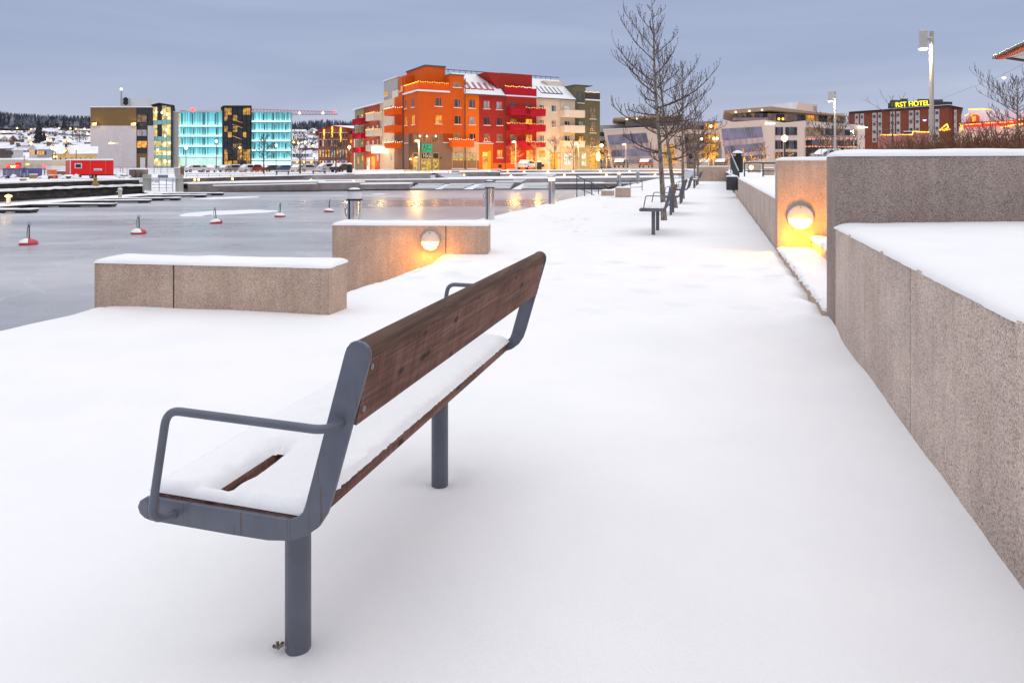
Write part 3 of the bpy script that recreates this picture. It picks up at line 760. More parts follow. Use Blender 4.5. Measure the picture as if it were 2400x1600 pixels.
m = MB(); snow_pad(m, -.2, .2, -.2, .2, .34, .03, .05); part('snow_cap', m, M['snow'], sb)
# ================================================================== far shore: ground, quays, terraces
PXS = [-900, -500, -200, 0, 120, 240, 335, 432, 500, 560, 640, 740, 842, 900, 1005, 1011, 1015, 1088, 1094, 1180, 1330, 1400, 1480, 1600, 1700, 1900, 2200, 2600, 3200]
def shore_z(px): return interp([(335, -.05), (400, -.40), (560, -.12), (740, 0), (1005, .24), (1180, .40), (1330, .62), (1600, .62), (1720, .5), (2600, .6)], px)
def shore_Y(px): return interp([(-900, 42), (0, 51.9), (335, 66.5), (420, 72), (432, 80), (560, 80), (740, 82), (1005, 84), (1011, 84), (1015, 87.4), (1088, 87.4), (1094, 86.3), (1180, 92), (1330, 99), (1480, 101), (1600, 101), (1640, 62), (1720, 58), (3200, 50)], px)
def hill(px, Y):
    k = interp([(-900, 1), (250, 1), (700, .93), (900, .85), (1300, .12), (1700, .05)], px)
    return k*interp([(250, 0), (330, 7), (450, 18), (700, 38), (950, 46), (1500, 50), (4000, 50)], Y)
def ground_z(px, Y):
    z0 = shore_z(px); y0 = shore_Y(px)
    far = interp([(700, -.30), (880, .50)], px)
    z = lerp(z0, far, sm(y0, y0+28, Y)) if px > 432 else z0
    z = lerp(z, .5, sm(170, 215, Y))
    return z+hill(px, Y)
YS = [0, 6, 14, 28, 45, 70, 100, 130, 165, 200, 250, 300, 380, 460, 560, 700, 850, 1000, 1500, 3800]
vs, fs = [], []
for k, px in enumerate(PXS):
    y0 = shore_Y(px)
    for d in YS:
        Y = y0+d; z = ground_z(px, Y)
        if Y > 240: z += hill(px, Y)*.05*noise.noise((px*.01, Y*.01, 3))
        vs.append((X_(px, Y), Y, z))
n = len(YS)
for k in range(len(PXS)-1):
    for j in range(n-1): fs.append((k*n+j, (k+1)*n+j, (k+1)*n+j+1, k*n+j+1))
struct('snow_ground', MB().add(vs, fs), M['far_snow'], ang=80)

def tier(name, label, tops, bots, Y, thick, mat, snow=.10, step=40, group=None):
    """granite wall following a measured line; snow lies on its coping"""
    x0, x1 = tops[0][0], tops[-1][0]; xs = sorted(set([x0, x1]+[x for x, _ in tops]+[x0+step*i for i in range(int((x1-x0)/step)+1)]))
    t = thing(name, label, 'wall', (0, 0, 0), 0, group)
    vs = []
    for x in xs:
        yy = interp(Y, x) if isinstance(Y, list) else Y
        a, b = P(x, interp(tops, x), yy), P(x, interp(bots, x), yy); d = Vector((0, thick, 0))
        vs += [a, b, b+d, a+d]
    m = MB(); n = 4; fs = [(i*n+k, i*n+(k+1) % n, (i+1)*n+(k+1) % n, (i+1)*n+k) for i in range(len(xs)-1) for k in range(n)]+[(0, 1, 2, 3), tuple(range(len(vs)-4, len(vs)))]
    m.add(vs, fs); part('stone_face', m, mat, t, smooth=False)
    if snow:
        vs = []
        for i, x in enumerate(xs):
            yy = interp(Y, x) if isinstance(Y, list) else Y
            a = P(x, interp(tops, x), yy)+Vector((0, -.05, .004)); h = snow*(1+.25*noise.noise((x*.03, 2, 1)))
            vs += [a, a+Vector((0, .03, h*.8)), a+Vector((0, .15, h)), a+Vector((0, thick+.05, h)), a+Vector((0, thick+.05, 0))]
        m = MB(); n = 5; m.add(vs, [(i*n+k, i*n+(k+1) % n, (i+1)*n+(k+1) % n, (i+1)*n+k) for i in range(len(xs)-1) for k in range(n)]+[tuple(range(5)), tuple(range(len(vs)-5, len(vs)))])
        part('snow_coping', m, M['snow'], t, ang=80)
    return t
def tread(a, ya, b, yb, x0, x1, name='terrace_tread', mat='far_snow'):
    xs = sorted(set([x0, x1]+[x for x, _ in a if x0 < x < x1]+[x for x, _ in b if x0 < x < x1]+([x for x, _ in ya if x0 < x < x1] if isinstance(ya, list) else []))); vs = []
    for x in xs:
        yA = interp(ya, x) if isinstance(ya, list) else ya; yB = interp(yb, x) if isinstance(yb, list) else yb
        vs += [P(x, interp(a, x), yA)+Vector((0, -.1, .03)), P(x, interp(b, x), yB)+Vector((0, .3, .02))]
    m = MB().add(vs, [(2*i, 2*i+2, 2*i+3, 2*i+1) for i in range(len(xs)-1)]); return struct(name, m, M[mat], smooth=False)
W3t = [(425, 419), (560, 415), (740, 411), (1008, 406.3)]; W3b = [(425, 428), (560, 424.5), (740, 421.8), (1008, 418.6)]; Y3 = [(425, 80), (740, 82), (1008, 84)]
tier('granite_terrace_wall', 'long upper granite terrace wall running below the parked cars to the stair', W3t, W3b, Y3, .5, M['granite_far'])
W3ct = [(1082, 404), (1170, 403.2)]; W3cb = [(1052, 414), (1170, 413.5)]
tier('granite_terrace_wall', 'short granite terrace wall between the two upper stairs under the red house', [(1080, 404), (1172, 403.4)], [(1080, 414.2), (1172, 413.5)], [(1080, 86), (1172, 90)], .5, M['granite_far'])
Wpt = [(1150, 401.2), (1330, 400.2), (1604, 399.3)]; Wpb = [(1150, 404.5), (1330, 403.8), (1604, 402.5)]; Yp = [(1150, 92), (1330, 98), (1604, 100)]
tier('granite_terrace_wall', 'topmost thin granite terrace edge below the cream and green houses', Wpt, Wpb, Yp, .5, M['granite_far'])
W3dt = [(1172, 408.3), (1330, 408.0), (1480, 407.2), (1604, 406.3)]; W3db = [(1172, 414.8), (1330, 414.6), (1480, 412.5), (1604, 411.5)]; Yd = [(1172, 88), (1330, 92), (1604, 93)]
tier('granite_terrace_wall', 'second granite terrace step with small round lights below the cream house', W3dt, W3db, Yd, .5, M['granite_far'])
W2t = [(720, 424), (900, 422.6), (1170, 420), (1330, 418.6), (1480, 417), (1572, 416.6)]; W2b = [(720, 428.5), (900, 430.2), (1170, 429.2), (1330, 428.4), (1480, 429), (1572, 428.4)]; Y2 = [(720, 77.5), (1100, 79), (1330, 82), (1572, 80)]
tier('granite_terrace_wall', 'middle granite terrace wall lit golden below the orange house', W2t, W2b, Y2, .5, M['granite_far'])
QL = 'stepped granite quay blocks at the ice'
tier('granite_quay_wall', 'long dark granite quay wall at the ice below the parked cars', [(440, 432.2), (600, 429), (742, 426.8)], [(440, 450), (600, 448), (742, 446)], [(440, 70.2), (742, 72.5)], 3.5, M['quay_face'] if 'quay_face' in M else M['granite_far'], .14)
tier('granite_quay_wall', 'dark granite quay block one step lower beside the long quay wall', [(744, 429.8), (842, 428.6)], [(744, 445.5), (842, 444.5)], [(744, 73), (842, 74)], 3, M['granite_far'], .14)
tier('granite_quay_wall', 'lowest dark granite quay block next to the wide basin steps', [(843.5, 433), (960, 431.8)], [(843.5, 444.2), (960, 443.2)], [(843.5, 74.2), (960, 75.5)], 3, M['granite_far'], .14)
tier('granite_quay_wall', 'dark low quay edge at the ice past the basin steps', [(1290, 432.4), (1420, 431.2)], [(1290, 443), (1420, 441.5)], [(1290, 77.5), (1420, 78)], 3, M['granite_far'], .14)
tread([(440, 430.5), (742, 426)], [(440, 72), (742, 75)], [(425, 428), (560, 424.5), (742, 421.8)], 79, 425, 742)
tread([(742, 428), (960, 431.3), (1420, 430.5), (1572, 430)], [(742, 75), (962, 75.6), (966, 78.8), (1284, 79), (1288, 77.3), (1572, 77.5)], W2b, Y2, 742, 1572)
Y2t = [(720, 77.5), (1100, 79), (1164, 79.8), (1168, 82.1), (1238, 82.1), (1242, 80.8), (1330, 82), (1572, 80)]
tread(W2t, Y2t, [(720, 421.8), (1008, 418.6), (1080, 414.2), (1604, 411.5)], [(720, 82), (1008, 84), (1172, 88), (1604, 93)], 720, 1590)
Ydt = [(1172, 88), (1236, 89.6), (1240, 92.1), (1306, 92.1), (1310, 91.5), (1330, 92), (1604, 93)]
tread(W3dt, Ydt, Wpb, Yp, 1172, 1604)
# second ledge under the coping of the long quay
tier('quay_ledge', 'snowy timber ledge fixed along the long dark quay wall', [(499, 436.2), (740, 431.2)], [(499, 438), (740, 433)], [(499, 69.6), (740, 71.6)], .5, M['granite_far'], .10)
# broad stairs of the amphitheatre
def stair(label, quad, Y0, Y1, n, group='stairs of the granite terraces', landing=()):
    """quad: picture outline lower-left, lower-right, upper-right, upper-left"""
    t = thing('granite_stairs', label, 'stairs', (0, 0, 0), 0, group)
    (ax, ay), (bx, by_), (cx_, cy), (dx, dy) = quad
    zp = P(ax, ay, Y0).z
    for i in range(n):
        f = i/n; g = (i+1)/n; Y = lerp(Y0, Y1, f); Yn = lerp(Y0, Y1, g)
        xl, xr = lerp(ax, dx, f), lerp(bx, cx_, f); yl = lerp(ay, dy, g)
        A0, B0 = P(xl, yl, Y), P(xr, lerp(by_, cy, g), Y); z1 = (A0.z+B0.z)/2
        m = MB().box(A0.x, Y, ICE-.3, B0.x, Y1+.6, z1); part('step', m, M['granite_far'], t, smooth=False)
        m = MB().box(A0.x-.02, Y-.05, z1-(z1-zp)*.40, B0.x+.02, Yn+.06, z1+.035); part('snow_tread', m, M['snow'], t, smooth=False); zp = z1
    return t
stair('wide snowy basin stairs, slanting first flight in the golden light below the orange house', [(960, 444.2), (1020, 444.2), (1046, 431.6), (986, 431.6)], 75.6, 78.6, 4)
stair('wide snowy basin stairs, second flight between two slanting snow ramps', [(1034, 444.2), (1088, 444.2), (1118, 431), (1062, 431)], 75.8, 78.6, 4)
stair('wide snowy basin stairs, third flight behind the lone steel pedestal', [(1108, 444.2), (1196, 444.2), (1206, 431), (1136, 431)], 76, 78.8, 4)
stair('wide snowy basin stairs, last flight before the dark quay edge', [(1222, 444), (1288, 443.6), (1284, 430.5), (1232, 430.5)], 76.2, 79, 4)
for x in (1020, 1090, 1203):
    m = MB().pxpoly([(x-2, 444), (x+18, 444), (x+42, 430.5), (x+20, 430.5)], 76, 3); 
    struct('snow_ramp', MB().add([P(x-4, 444, 75.5), P(x+18, 444, 75.5), P(x+46, 430.3, 79), P(x+22, 430.3, 79)], [(0, 1, 2, 3)]), M['far_snow'], smooth=False)
stair('narrow snowy stairs cutting the middle terrace wall below the red house', [(1158, 429.4), (1222, 429.2), (1242, 419.3), (1176, 420)], 78.8, 82, 4)
stair('snowy upper stairs leading to the corner shop entrance', [(1040, 418.2), (1092, 417.6), (1068, 405.2), (1014, 405.6)], 83.6, 87, 4)
stair('snowy upper stairs below the cream house door', [(1226, 414.8), (1296, 414.5), (1316, 407.6), (1252, 408.0)], 88, 92, 3)

# construction quay: rough dark stone with a snowy ledge
t = thing('stone_quay', 'rough dark stone quay with a snowy ledge below the red site wagon', 'quay', (0, 0, 0))
xs = [-420+12*i for i in range(63)]
def rough(f, x, k, a): return a*noise.noise((x*.06, k, f))
def off(x, d, z):
    yy = shore_Y(x); n = (.93, -.36) if x > 0 else (.6, -.8); return Vector((X_(x, yy)+n[0]*d, yy+n[1]*d, z))
def ribbon(name, rows, mat, par, ang):
    vs = [p for x in xs for p in rows(x)]; n = len(rows(0)); m = MB()
    m.add(vs, [(i*n+k, i*n+k+1, (i+1)*n+k+1, (i+1)*n+k) for i in range(len(xs)-1) for k in range(n-1)]); return part(name, m, mat, par, ang=ang)
ribbon('stone_face', lambda x: [off(x, .1, -.09), off(x, .14, -.55+rough(1, x, 1, .05)), off(x, .75+rough(2, x, 2, .1), -.66), off(x, .9+rough(3, x, 3, .14), -1.05), off(x, 1.0, ICE-.05)], M['quay_stone'], t, 20)
ribbon('ledge_snow', lambda x: [off(x, 1.0+rough(5, x, 1, .08), -.74+rough(6, x, 9, .06)), off(x, .98, -.62+rough(6, x, 3, .1)), off(x, .55, -.55+rough(6, x, 3, .1)), off(x, .1, -.58)], M['snow'], t, 80)
ribbon('coping_snow', lambda x: [off(x, .18, -.17), off(x, .2, -.06+rough(8, x, 5, .05)), off(x, -.1, rough(8, x, 5, .05)), off(x, -2.5, -.03)], M['snow'], t, 80)
# bollard on the quay
g = Vector((X_(225, 61), 60.9, -.1)); o = solo('iron_bollard', MB().lathe([(.32, -.45), (.24, -.2), (.10, .02), (.18, .12), (.17, .2), (.02, .24)], 14), M['yellow_rust'] if 'yellow_rust' in M else simple('ochre', (.30,.20,.05), .8), 'ochre iron mooring bollard on the dark stone quay under the red wagon', 'bollard', g)

# pontoons
def pontoon(label, a, b, wd, floats, snowh=.05):
    a, b = Vector(a), Vector(b); L = (b-a).length; rz = math.atan2(b.y-a.y, b.x-a.x); zt = -1.30
    t = thing('floating_pontoon', label, 'pontoon', (a.x, a.y, zt), rz, 'floating pontoons on the ice')
    part('deck', MB().box(0, -wd/2, -.13, L, wd/2, 0), M['dark'], t, smooth=False)
    m = MB(); snow_pad(m, -.02, L+.02, -wd/2-.03, wd/2+.03, .0, snowh, .07, res=.3, amp=.5, seed=L); part('snow_cover', m, M['snow'], t)
    for p, q in floats: part('float', MB().box(L*p, -wd/2+.04, -.32, L*q, wd/2-.04, -.13), M['black'], t, smooth=False)
    return t
zt = -1.30
pontoon('long main pontoon slanting away along the dark stone quay', G(-60, 486, zt), G(352, 455.5, zt), 2.1, [(.02, .12), (.2, .3), (.4, .5), (.6, .7), (.85, .97)])
pontoon('lowest pontoon finger cut by the picture edge beside the small lit post', G(-120, 490.5, zt), G(81, 490.5, zt), .7, [(.0, .25), (.38, .62), (.82, .99)])
pontoon('pontoon finger with three black floats, the first past the small lit post', G(40, 478.6, zt), G(268, 477.4, zt), .8, [(.03, .28), (.46, .62), (.86, .99)])
pontoon('pontoon finger with its end below the pale service post', G(160, 470.4, zt), G(351, 468.8, zt), .8, [(.05, .55), (.87, .99)])
pontoon('pontoon finger just past the pale service post', G(255, 464.8, zt), G(421, 463.6, zt), .8, [(.02, .75), (.88, .99)])
pontoon('pontoon finger below the glass gate', G(335, 457.6, zt), G(482, 456.8, zt), .8, [(.05, .5), (.84, .99)])
pontoon('farthest pontoon finger reaching along the dark granite quay', G(345, 453.6, zt), G(523, 452.4, zt), .8, [(.05, .4), (.85, .99)])
g = G(20, 481, zt); t = thing('service_post', 'small service post with glowing top on the near end of the pontoons', 'post', g)
part('post', MB().lathe([(.12, 0), (.11, .5)], 12), M['white_metal'], t); part('lantern', MB().lathe([(.17, .52), (.19, .60), (.05, .68)], 12), M['lamp_warm'], t)
part('stand', MB().box(-.3, -.2, -.1, .1, .1, .06), simple('yellow_paint', (.5,.34,.02), .6), t); point((0, -.4, .55), WARM, 12, .1, t)
g = G(281.5, 464.5, zt); t = thing('service_post', 'pale unlit service post standing on the main pontoon', 'post', g)
part('post', MB().lathe([(.13, 0), (.13, .55), (.17, .56), (.16, .68), (.05, .72)], 14), M['pale_box'] if 'pale_box' in M else simple('pale_box', (.50,.46,.38), .6), t); part('arm', MB().box(-.28, -.03, .46, -.1, .03, .52), M['white_metal'], t)
m = MB(); m.lathe([(.165, .69), (.12, .77), (.01, .80)], 12); part('snow_cap', m, M['snow'], t)

# pontoon gate: glass wings round a steel gate
Yg = 63.5
t = thing('pontoon_gate', 'pontoon gate of milky glass wings and grey steel frame in front of the quay', 'gate', (0, 0, 0))
tg = NT('milky_glass'); tg.set((.50,.49,.42), .25, 0, .5); tg.b.inputs['Alpha'].default_value = .86; M['milky'] = tg.m
for x0, x1 in ((334, 355), (411, 430)): part('glass_wing', MB().pxpoly([(x0, 409), (x1, 408.5), (x1, 450.5), (x0, 451)], Yg, .04), M['milky'], t, smooth=False)
part('sign_panel', MB().pxpoly([(370, 410), (394, 410), (394, 417.5), (370, 417.5)], Yg, .04), simple('grey_blue', (.20,.24,.30), .5), t, smooth=False)
for x in (350.5, 373, 390, 405, 413): part('gate_post', MB().tube([P(x, 417, Yg-.1), P(x, 451, Yg-.1)], .035, 6), M['galv'], t)
part('top_rail', MB().tube([P(334, 417.6, Yg-.12), P(430, 417.6, Yg-.12)], .04, 6), M['galv'], t)
for y in (433, 440): part('gate_bar', MB().tube([P(357, y, Yg-.1), P(405, y, Yg-.1)], .03, 6), M['galv'], t)
part('letter_plate', MB().pxpoly([(362, 421), (372, 421), (372, 428), (362, 428)], Yg-.15, .03), M['white_metal'], t, smooth=False)
m = MB(); m.add([P(338, 451.5, 62), P(430, 451, 63), P(425, 428, 72), P(340, 421, 70)], [(0, 1, 2, 3)]); struct('snow_slope', m, M['far_snow'], smooth=False)

# small round step lights set in the terraces
lights = [(457, 421.3, 79.7), (466, 421.1, 79.7), (545, 419.3, 79.8), (729, 422.6, 77.3), (829.5, 425.4, 77.6), (1055, 402.2, 88), (1087.5, 410.6, 85.9), (1146, 400.6, 91), (1190, 400, 92.5), (1197.5, 412, 88.3), (1228.5, 402.8, 94),
          (1284, 402.6, 96), (1322.5, 410.4, 91.5), (1343, 402.3, 97.5), (1406.8, 402, 98.3), (1421, 410, 92.2), (1475, 401.4, 98.8), (1535, 410, 92.6), (1549, 401, 99.3), (1602, 411.2, 92.6)]
def step_light():
    t = thing('step_light', 'small', 'light', (0, 0, 0), 0, 'small round lights in the granite terraces')
    part('ring', MB().lathe([(.15, 0), (.15, -.05), (.12, -.06)], 16, ax='y'), M['lamp_body'], t)
    part('lens', MB().lathe([(.13, -.045), (.10, -.08), (.001, -.09)], 16, ax='y'), M['lamp_warm'], t); return t
sl = None
near = ['beside its twin at the pontoon gate end of the upper wall', 'twin nearer to the middle of the upper wall', 'in the upper wall below the first parked cars', 'at the end of the long quay wall', 'low by the stepped quay blocks',
        'on the block at the head of the upper stairs', 'at the foot of the upper stairs', 'on the bench block before the orange door', 'on the bench block before the red house', 'in the wall below the red house', 'in the top edge below the red balconies',
        'in the top edge below the cream house door', 'beside the stairs below the cream house', 'in the top edge below the green house', 'in the top edge before the slanted office', 'in the second step before the slanted office', 'in the top edge behind the slim pedestal',
        'in the second step near the first tree', 'in the top edge hidden among the tree trunks', 'at the far end of the second step']
for (px, py, Y), lab in zip(lights, near):
    lab = 'small glowing light '+lab
    if sl is None: sl = step_light(); sl.location = P(px, py, Y); sl['label'] = lab; o = sl
    else: o = dup(sl, P(px, py, Y), label=lab)
    if px in (457, 545, 729, 829.5, 1087.5, 1197.5, 1322.5, 1421, 1535): point((0, -.5, -.02), WARM, 9, .1, o)
# granite bench blocks on the plaza
for px, py, wpx, Y, lab in ((1063, 401.5, 26, 89, 'granite bench block in front of the shop windows'), (1163, 398.6, 24, 92.5, 'granite bench block with light in front of the orange door'), (1200, 398.5, 24, 94, 'granite bench block with light before the red house'), (544, 415.5, 18, 83, 'small granite block with snow on the upper wall by the parked cars'), (1771, 390.5, 24, 40, 'small granite block on the upper terrace near the black bin')):
    g = P(px, py+3, Y); wd = wpx*Y/F
    b = thing('bench_block', lab, 'block', (g.x, g.y, g.z-.15)); part('stone', MB().box(-wd/2, 0, -.4, wd/2, .5, .36), M['granite_far'], b, smooth=False)
    m = MB(); snow_pad(m, -wd/2, wd/2, -.02, .5, .36, .08, .08, res=.2); part('snow_cap', m, M['snow'], b)
g = P(1760, 392.5, 39.8); o = dup(sl, g, label='small glowing light on the granite block near the black bin')
# ================================================================== apartment house on the corner
def mat_c(name, col, **k): M[name] = simple(name, col, **{**dict(rough=.85, var=.07, vs=.6, spec=.2), **k}); return M[name]
mat_c('orange_deep', (.66,.105,.012)); mat_c('orange_bright', (.80,.155,.012)); mat_c('orange_panel', (.86,.14,.015)); mat_c('red_dark', (.36,.030,.024)); mat_c('red_mid', (.42,.036,.022)); mat_c('crimson', (.42,.012,.030))
mat_c('cream', (.70,.56,.42)); mat_c('cream_panel', (.74,.64,.52)); mat_c('olive', (.125,.118,.070)); mat_c('olive_light', (.30,.28,.17)); mat_c('beige', (.60,.43,.29)); mat_c('brown_clad', (.26,.155,.105))
mat_c('brick_red', (.40,.085,.045)); mat_c('salmon', (.60,.14,.06)); mat_c('frame_white', (.62,.60,.57)); mat_c('frame_red', (.48,.05,.035)); mat_c('frame_orange', (.74,.16,.03)); mat_c('frame_gold', (.55,.36,.12)); mat_c('grey_panel', (.40,.38,.37)); mat_c('pipe', (.10,.07,.06)); mat_c('roof_metal', (.10,.12,.13))
class Face:
    """one facade of a house: local start, local direction, placed by the root's location and turn"""
    def __init__(s, root, lo, ang, sign=1):
        s.root = root; rz = root.rotation_euler[2]; L = root.location
        s.lo = Vector(lo); s.t = Vector((math.cos(ang), math.sin(ang))); s.n = Vector((s.t.y, -s.t.x))*sign
        c, q = math.cos(rz), math.sin(rz); s.O = Vector((L.x+c*lo[0]-q*lo[1], L.y+q*lo[0]+c*lo[1])); s.T = Vector((c*s.t.x-q*s.t.y, q*s.t.x+c*s.t.y)); s.z0 = L.z
    def s_of(s, px):
        k = (px-CX)/F; return (k*s.O.y-s.O.x)/(s.T.x-k*s.T.y)
    def at(s, px, py):
        q = s.s_of(px); Y = s.O.y+q*s.T.y; return q, H-(py-HY)/F*Y-s.z0
    def box(s, mb, s0, s1, z0, z1, d0, d1):
        f = lambda a, d, z: (s.lo.x+s.t.x*a+s.n.x*d, s.lo.y+s.t.y*a+s.n.y*d, z)
        return mb.add([f(s0,d0,z0), f(s1,d0,z0), f(s1,d1,z0), f(s0,d1,z0), f(s0,d0,z1), f(s1,d0,z1), f(s1,d1,z1), f(s0,d1,z1)], [(0,3,2,1),(4,5,6,7),(0,1,5,4),(1,2,6,5),(2,3,7,6),(3,0,4,7)])
    def pt(s, a, d, z): return Vector((s.lo.x+s.t.x*a+s.n.x*d, s.lo.y+s.t.y*a+s.n.y*d, z))
    def rect(s, x0, y0, x1, y1):
        a, za = s.at(x0, (y0)); b, zb = s.at(x1, y1); a2, zc = s.at(x0, y1)
        lo, hi = min(a, b), max(a, b); return lo, hi, zb, (za+s.at(x1, y0)[1])/2
def window(root, fc, s0, s1, z0, z1, fm, pm, mull=(.62,), sill=True, bar=None, name='window', d=.0, fw=.09):
    m = MB()
    fc.box(m, s0, s0+fw, z0, z1, d-.1, d+.06); fc.box(m, s1-fw, s1, z0, z1, d-.1, d+.06)
    fc.box(m, s0+fw, s1-fw, z0, z0+fw, d-.1, d+.058); fc.box(m, s0+fw, s1-fw, z1-fw, z1, d-.1, d+.058)
    for k in mull:
        x = lerp(s0, s1, k); fc.box(m, x-fw*.5, x+fw*.5, z0+fw, z1-fw, d-.1, d+.055)
    if bar:
        for k in (bar if isinstance(bar, tuple) else (bar,)):
            z = lerp(z0, z1, k); fc.box(m, s0+fw, s1-fw, z-fw*.4, z+fw*.4, d-.1, d+.053)
    w_ = part(name, m, M[fm] if isinstance(fm, str) else fm, root, smooth=False)
    part('pane', fc.box(MB(), s0+fw*.5, s1-fw*.5, z0+fw*.5, z1-fw*.5, d-.08, d+.015), M[pm] if isinstance(pm, str) else pm, w_, smooth=False)
    if sill: part('sill', fc.box(MB(), s0-.08, s1+.08, z0-.11, z0-.01, d-.05, d+.20), M['snow'], w_, smooth=False)
    return w_
def beads(fc, mb, pts, r, step=.32, sag=.12):
    for (a, d, z), (a2, d2, z2) in zip(pts, pts[1:]):
        L = math.hypot(a2-a, d2-d)+1e-6; n = max(2, int(L/step))
        for i in range(n):
            t = i/n; mb.ball(fc.pt(lerp(a, a2, t), lerp(d, d2, t), lerp(z, z2, t)-sag*abs(math.sin(t*n*.7))), r, 4)
def balcony(root, fc, s0, s1, z0, z1, out, pm, light=None, label=None, top=True):
    """slab, three panels, snow on the handrail, string lights when the photo shows them"""
    m = MB(); t = .06
    fc.box(m, s0, s1, z0, z0+.16, 0, out); fc.box(m, s0, s1, z0+.16, z1, out-t, out-.001); fc.box(m, s0, s0+t, z0+.16, z1, 0, out-t); fc.box(m, s1-t, s1, z0+.16, z1, 0, out-t)
    n = max(2, int((s1-s0)/.16))
    for i in range(n+1):
        a = lerp(s0, s1-.03, i/n); fc.box(m, a, a+.03, z0+.18, z1-.02, out, out+.018)
    b = part('balcony', m, M[pm], root, label, smooth=False)
    part('handrail', fc.box(MB(), s0-.03, s1+.03, z1, z1+.05, out-.09, out+.03), M['frame_white'] if pm.startswith('cream') else M[pm], b, smooth=False)
    if light:
        m = MB(); beads(fc, m, [(s0, .2, z1+.12), (s0, out, z1+.12), (s1, out, z1+.12), (s1, .2, z1+.12)], .075); part('string_lights', m, M[light], b, smooth=False)
    return b
ax = thing('apartment_house', 'long corner apartment house of orange, red, cream and olive sections with snowy pitched roof', 'building', (-15.06, 110, .50), R(28.4))
fr = Face(ax, (0, 0), 0.0); fl = Face(ax, (0, 0), R(90), -1)
c3 = lambda x, y: (800+x/5.226, 130+y/5.226); c4 = lambda x, y: (1080+x/5.2275, 150+y/5.2275)
ZE = 12.70; ZR = 16.9; DP = 12.0
sR = [fr.s_of(px) for px in (981.5, 1037.5, 1088, 1123, 1184, 1257, 1348, 1406)]
sL = [fl.s_of(px) for px in (981.5, 945.4, 932, 896, 884, 848.5, 827)]
sR[0] = sL[0] = 0
def wall(fc, a, b, z0, z1, mat, d1=0.0, dep=DP, label=None): return part('wall', fc.box(MB(), a+.004, b-.004, z0, z1, -dep, d1), M[mat], ax, label, smooth=False)
zg = 3.55
# right-hand street front
wall(fr, 0, sR[2], zg+.9, ZE, 'orange_deep', label='deep orange rendered corner section')
wall(fr, sR[2], sR[3], zg+.9, ZE, 'orange_bright', -.02, label='bright orange narrow section')
wall(fr, sR[3], sR[4], zg+.9, ZE, 'red_dark', .0, label='dark red section'); wall(fr, sR[4], sR[5], 0, ZE, 'red_mid', .05, label='red section with paired balconies')
wall(fr, sR[5], sR[6], zg+.9, ZE, 'cream', -.03, label='cream section'); wall(fr, sR[6], sR[7], zg+.9, ZE, 'olive', .03, label='olive green end section')
g1 = fr.s_of(1123)
part('ground_floor', fr.box(MB(), fr.s_of(1037.5), g1, -.8, zg+.892, -DP, -.06), M['beige'], ax, smooth=False)
part('ground_floor', fr.box(MB(), g1+.004, fr.s_of(1155.5), -.8, zg+.892, -DP, -.04), M['orange_panel'], ax, 'orange entrance bay with house number', smooth=False)
part('ground_floor', fr.box(MB(), fr.s_of(1155.5)+.004, sR[4], -.8, zg+.892, -DP, -.005), M['red_dark'], ax, smooth=False)
part('ground_floor', fr.box(MB(), sR[5], sR[6], -.8, zg+.892, -DP, -.035), M['cream'], ax, smooth=False)
part('ground_floor', fr.box(MB(), sR[6], sR[7], -.8, zg+.892, -DP, .02), M['olive_light'], ax, smooth=False)
part('plinth', fr.box(MB(), fr.s_of(1155.5), sR[4], -.8, 1.1, -1, .03), M['orange_panel'], ax, smooth=False); part('plinth', fr.box(MB(), sR[4]+.01, sR[5]-.01, -.8, 1.15, -1, .09), M['orange_panel'], ax, smooth=False)
part('plinth', fr.box(MB(), sR[5], fr.s_of(1285), -.8, 1.0, -1, .0), M['beige'], ax, smooth=False)
part('plinth', fr.box(MB(), fr.s_of(1037.5)+.02, g1-.02, -.8, 1.55, -1, -.03), M['brown_clad'], ax, smooth=False)
# corner shop bay, clad brown, wraps the corner
part('shop_bay', fr.box(MB(), -.03, fr.s_of(1037.5), -.8, fr.at(1010, 312)[1], -DP, .03), M['brown_clad'], ax, smooth=False)
part('shop_bay', fl.box(MB(), .0, fl.s_of(958.5), -.8, fl.at(970, 313)[1], -6, .03), M['brown_clad'], ax, smooth=False)
part('ground_floor', fl.box(MB(), fl.s_of(958.5), sL[1], -.8, zg+.6, -6, .02), M['beige'], ax, smooth=False)
# snow on the string course
part('string_course', fr.box(MB(), fr.s_of(1037.5), fr.s_of(1058), zg+.86, zg+.98, -.2, .14), M['snow'], ax, smooth=False)
part('string_course', fr.box(MB(), fr.s_of(1101), fr.s_of(1156), zg+.86, zg+.98, -.2, .14), M['snow'], ax, smooth=False)
# left-hand side street front
wall(fl, 0, sL[1], zg+.6, ZE, 'orange_deep', .0, 6); wall(fl, sL[1], sL[2], 0, ZE+3.4, 'orange_deep', -.25, 6, 'narrow recessed orange stair section')
wall(fl, sL[2], sL[3], -.8, ZE, 'cream', -.1, 8); wall(fl, sL[3], sL[4], -.8, ZE-.3, 'cream', -.5, 8); wall(fl, sL[4], sL[5], -.8, ZE-.3, 'brick_red', -.45, 8, 'brick red section'); wall(fl, sL[5], sL[6], -.8, ZE-.4, 'olive_light', -.4, 8, 'pale olive end section')
part('attic_storey', fl.box(MB(), sL[2]+.8, sL[3]-.0, ZE, ZE+3.6, -7, -.3), M['grey_panel'], ax, smooth=False)
part('attic_storey', fl.box(MB(), sL[2], sL[2]+3.2, ZE, ZE+1.25, -.4, -.06), M['cream_panel'], ax, smooth=False)
part('roof_edge', fl.box(MB(), sL[3], sL[6]+.2, ZE-.3, ZE-.05, -8, .0), M['snow'], ax, smooth=False); part('roof_edge', fl.box(MB(), sL[2]+.7, sL[3]+.1, ZE+3.6, ZE+3.75, -7.1, -.15), M['snow'], ax, smooth=False)
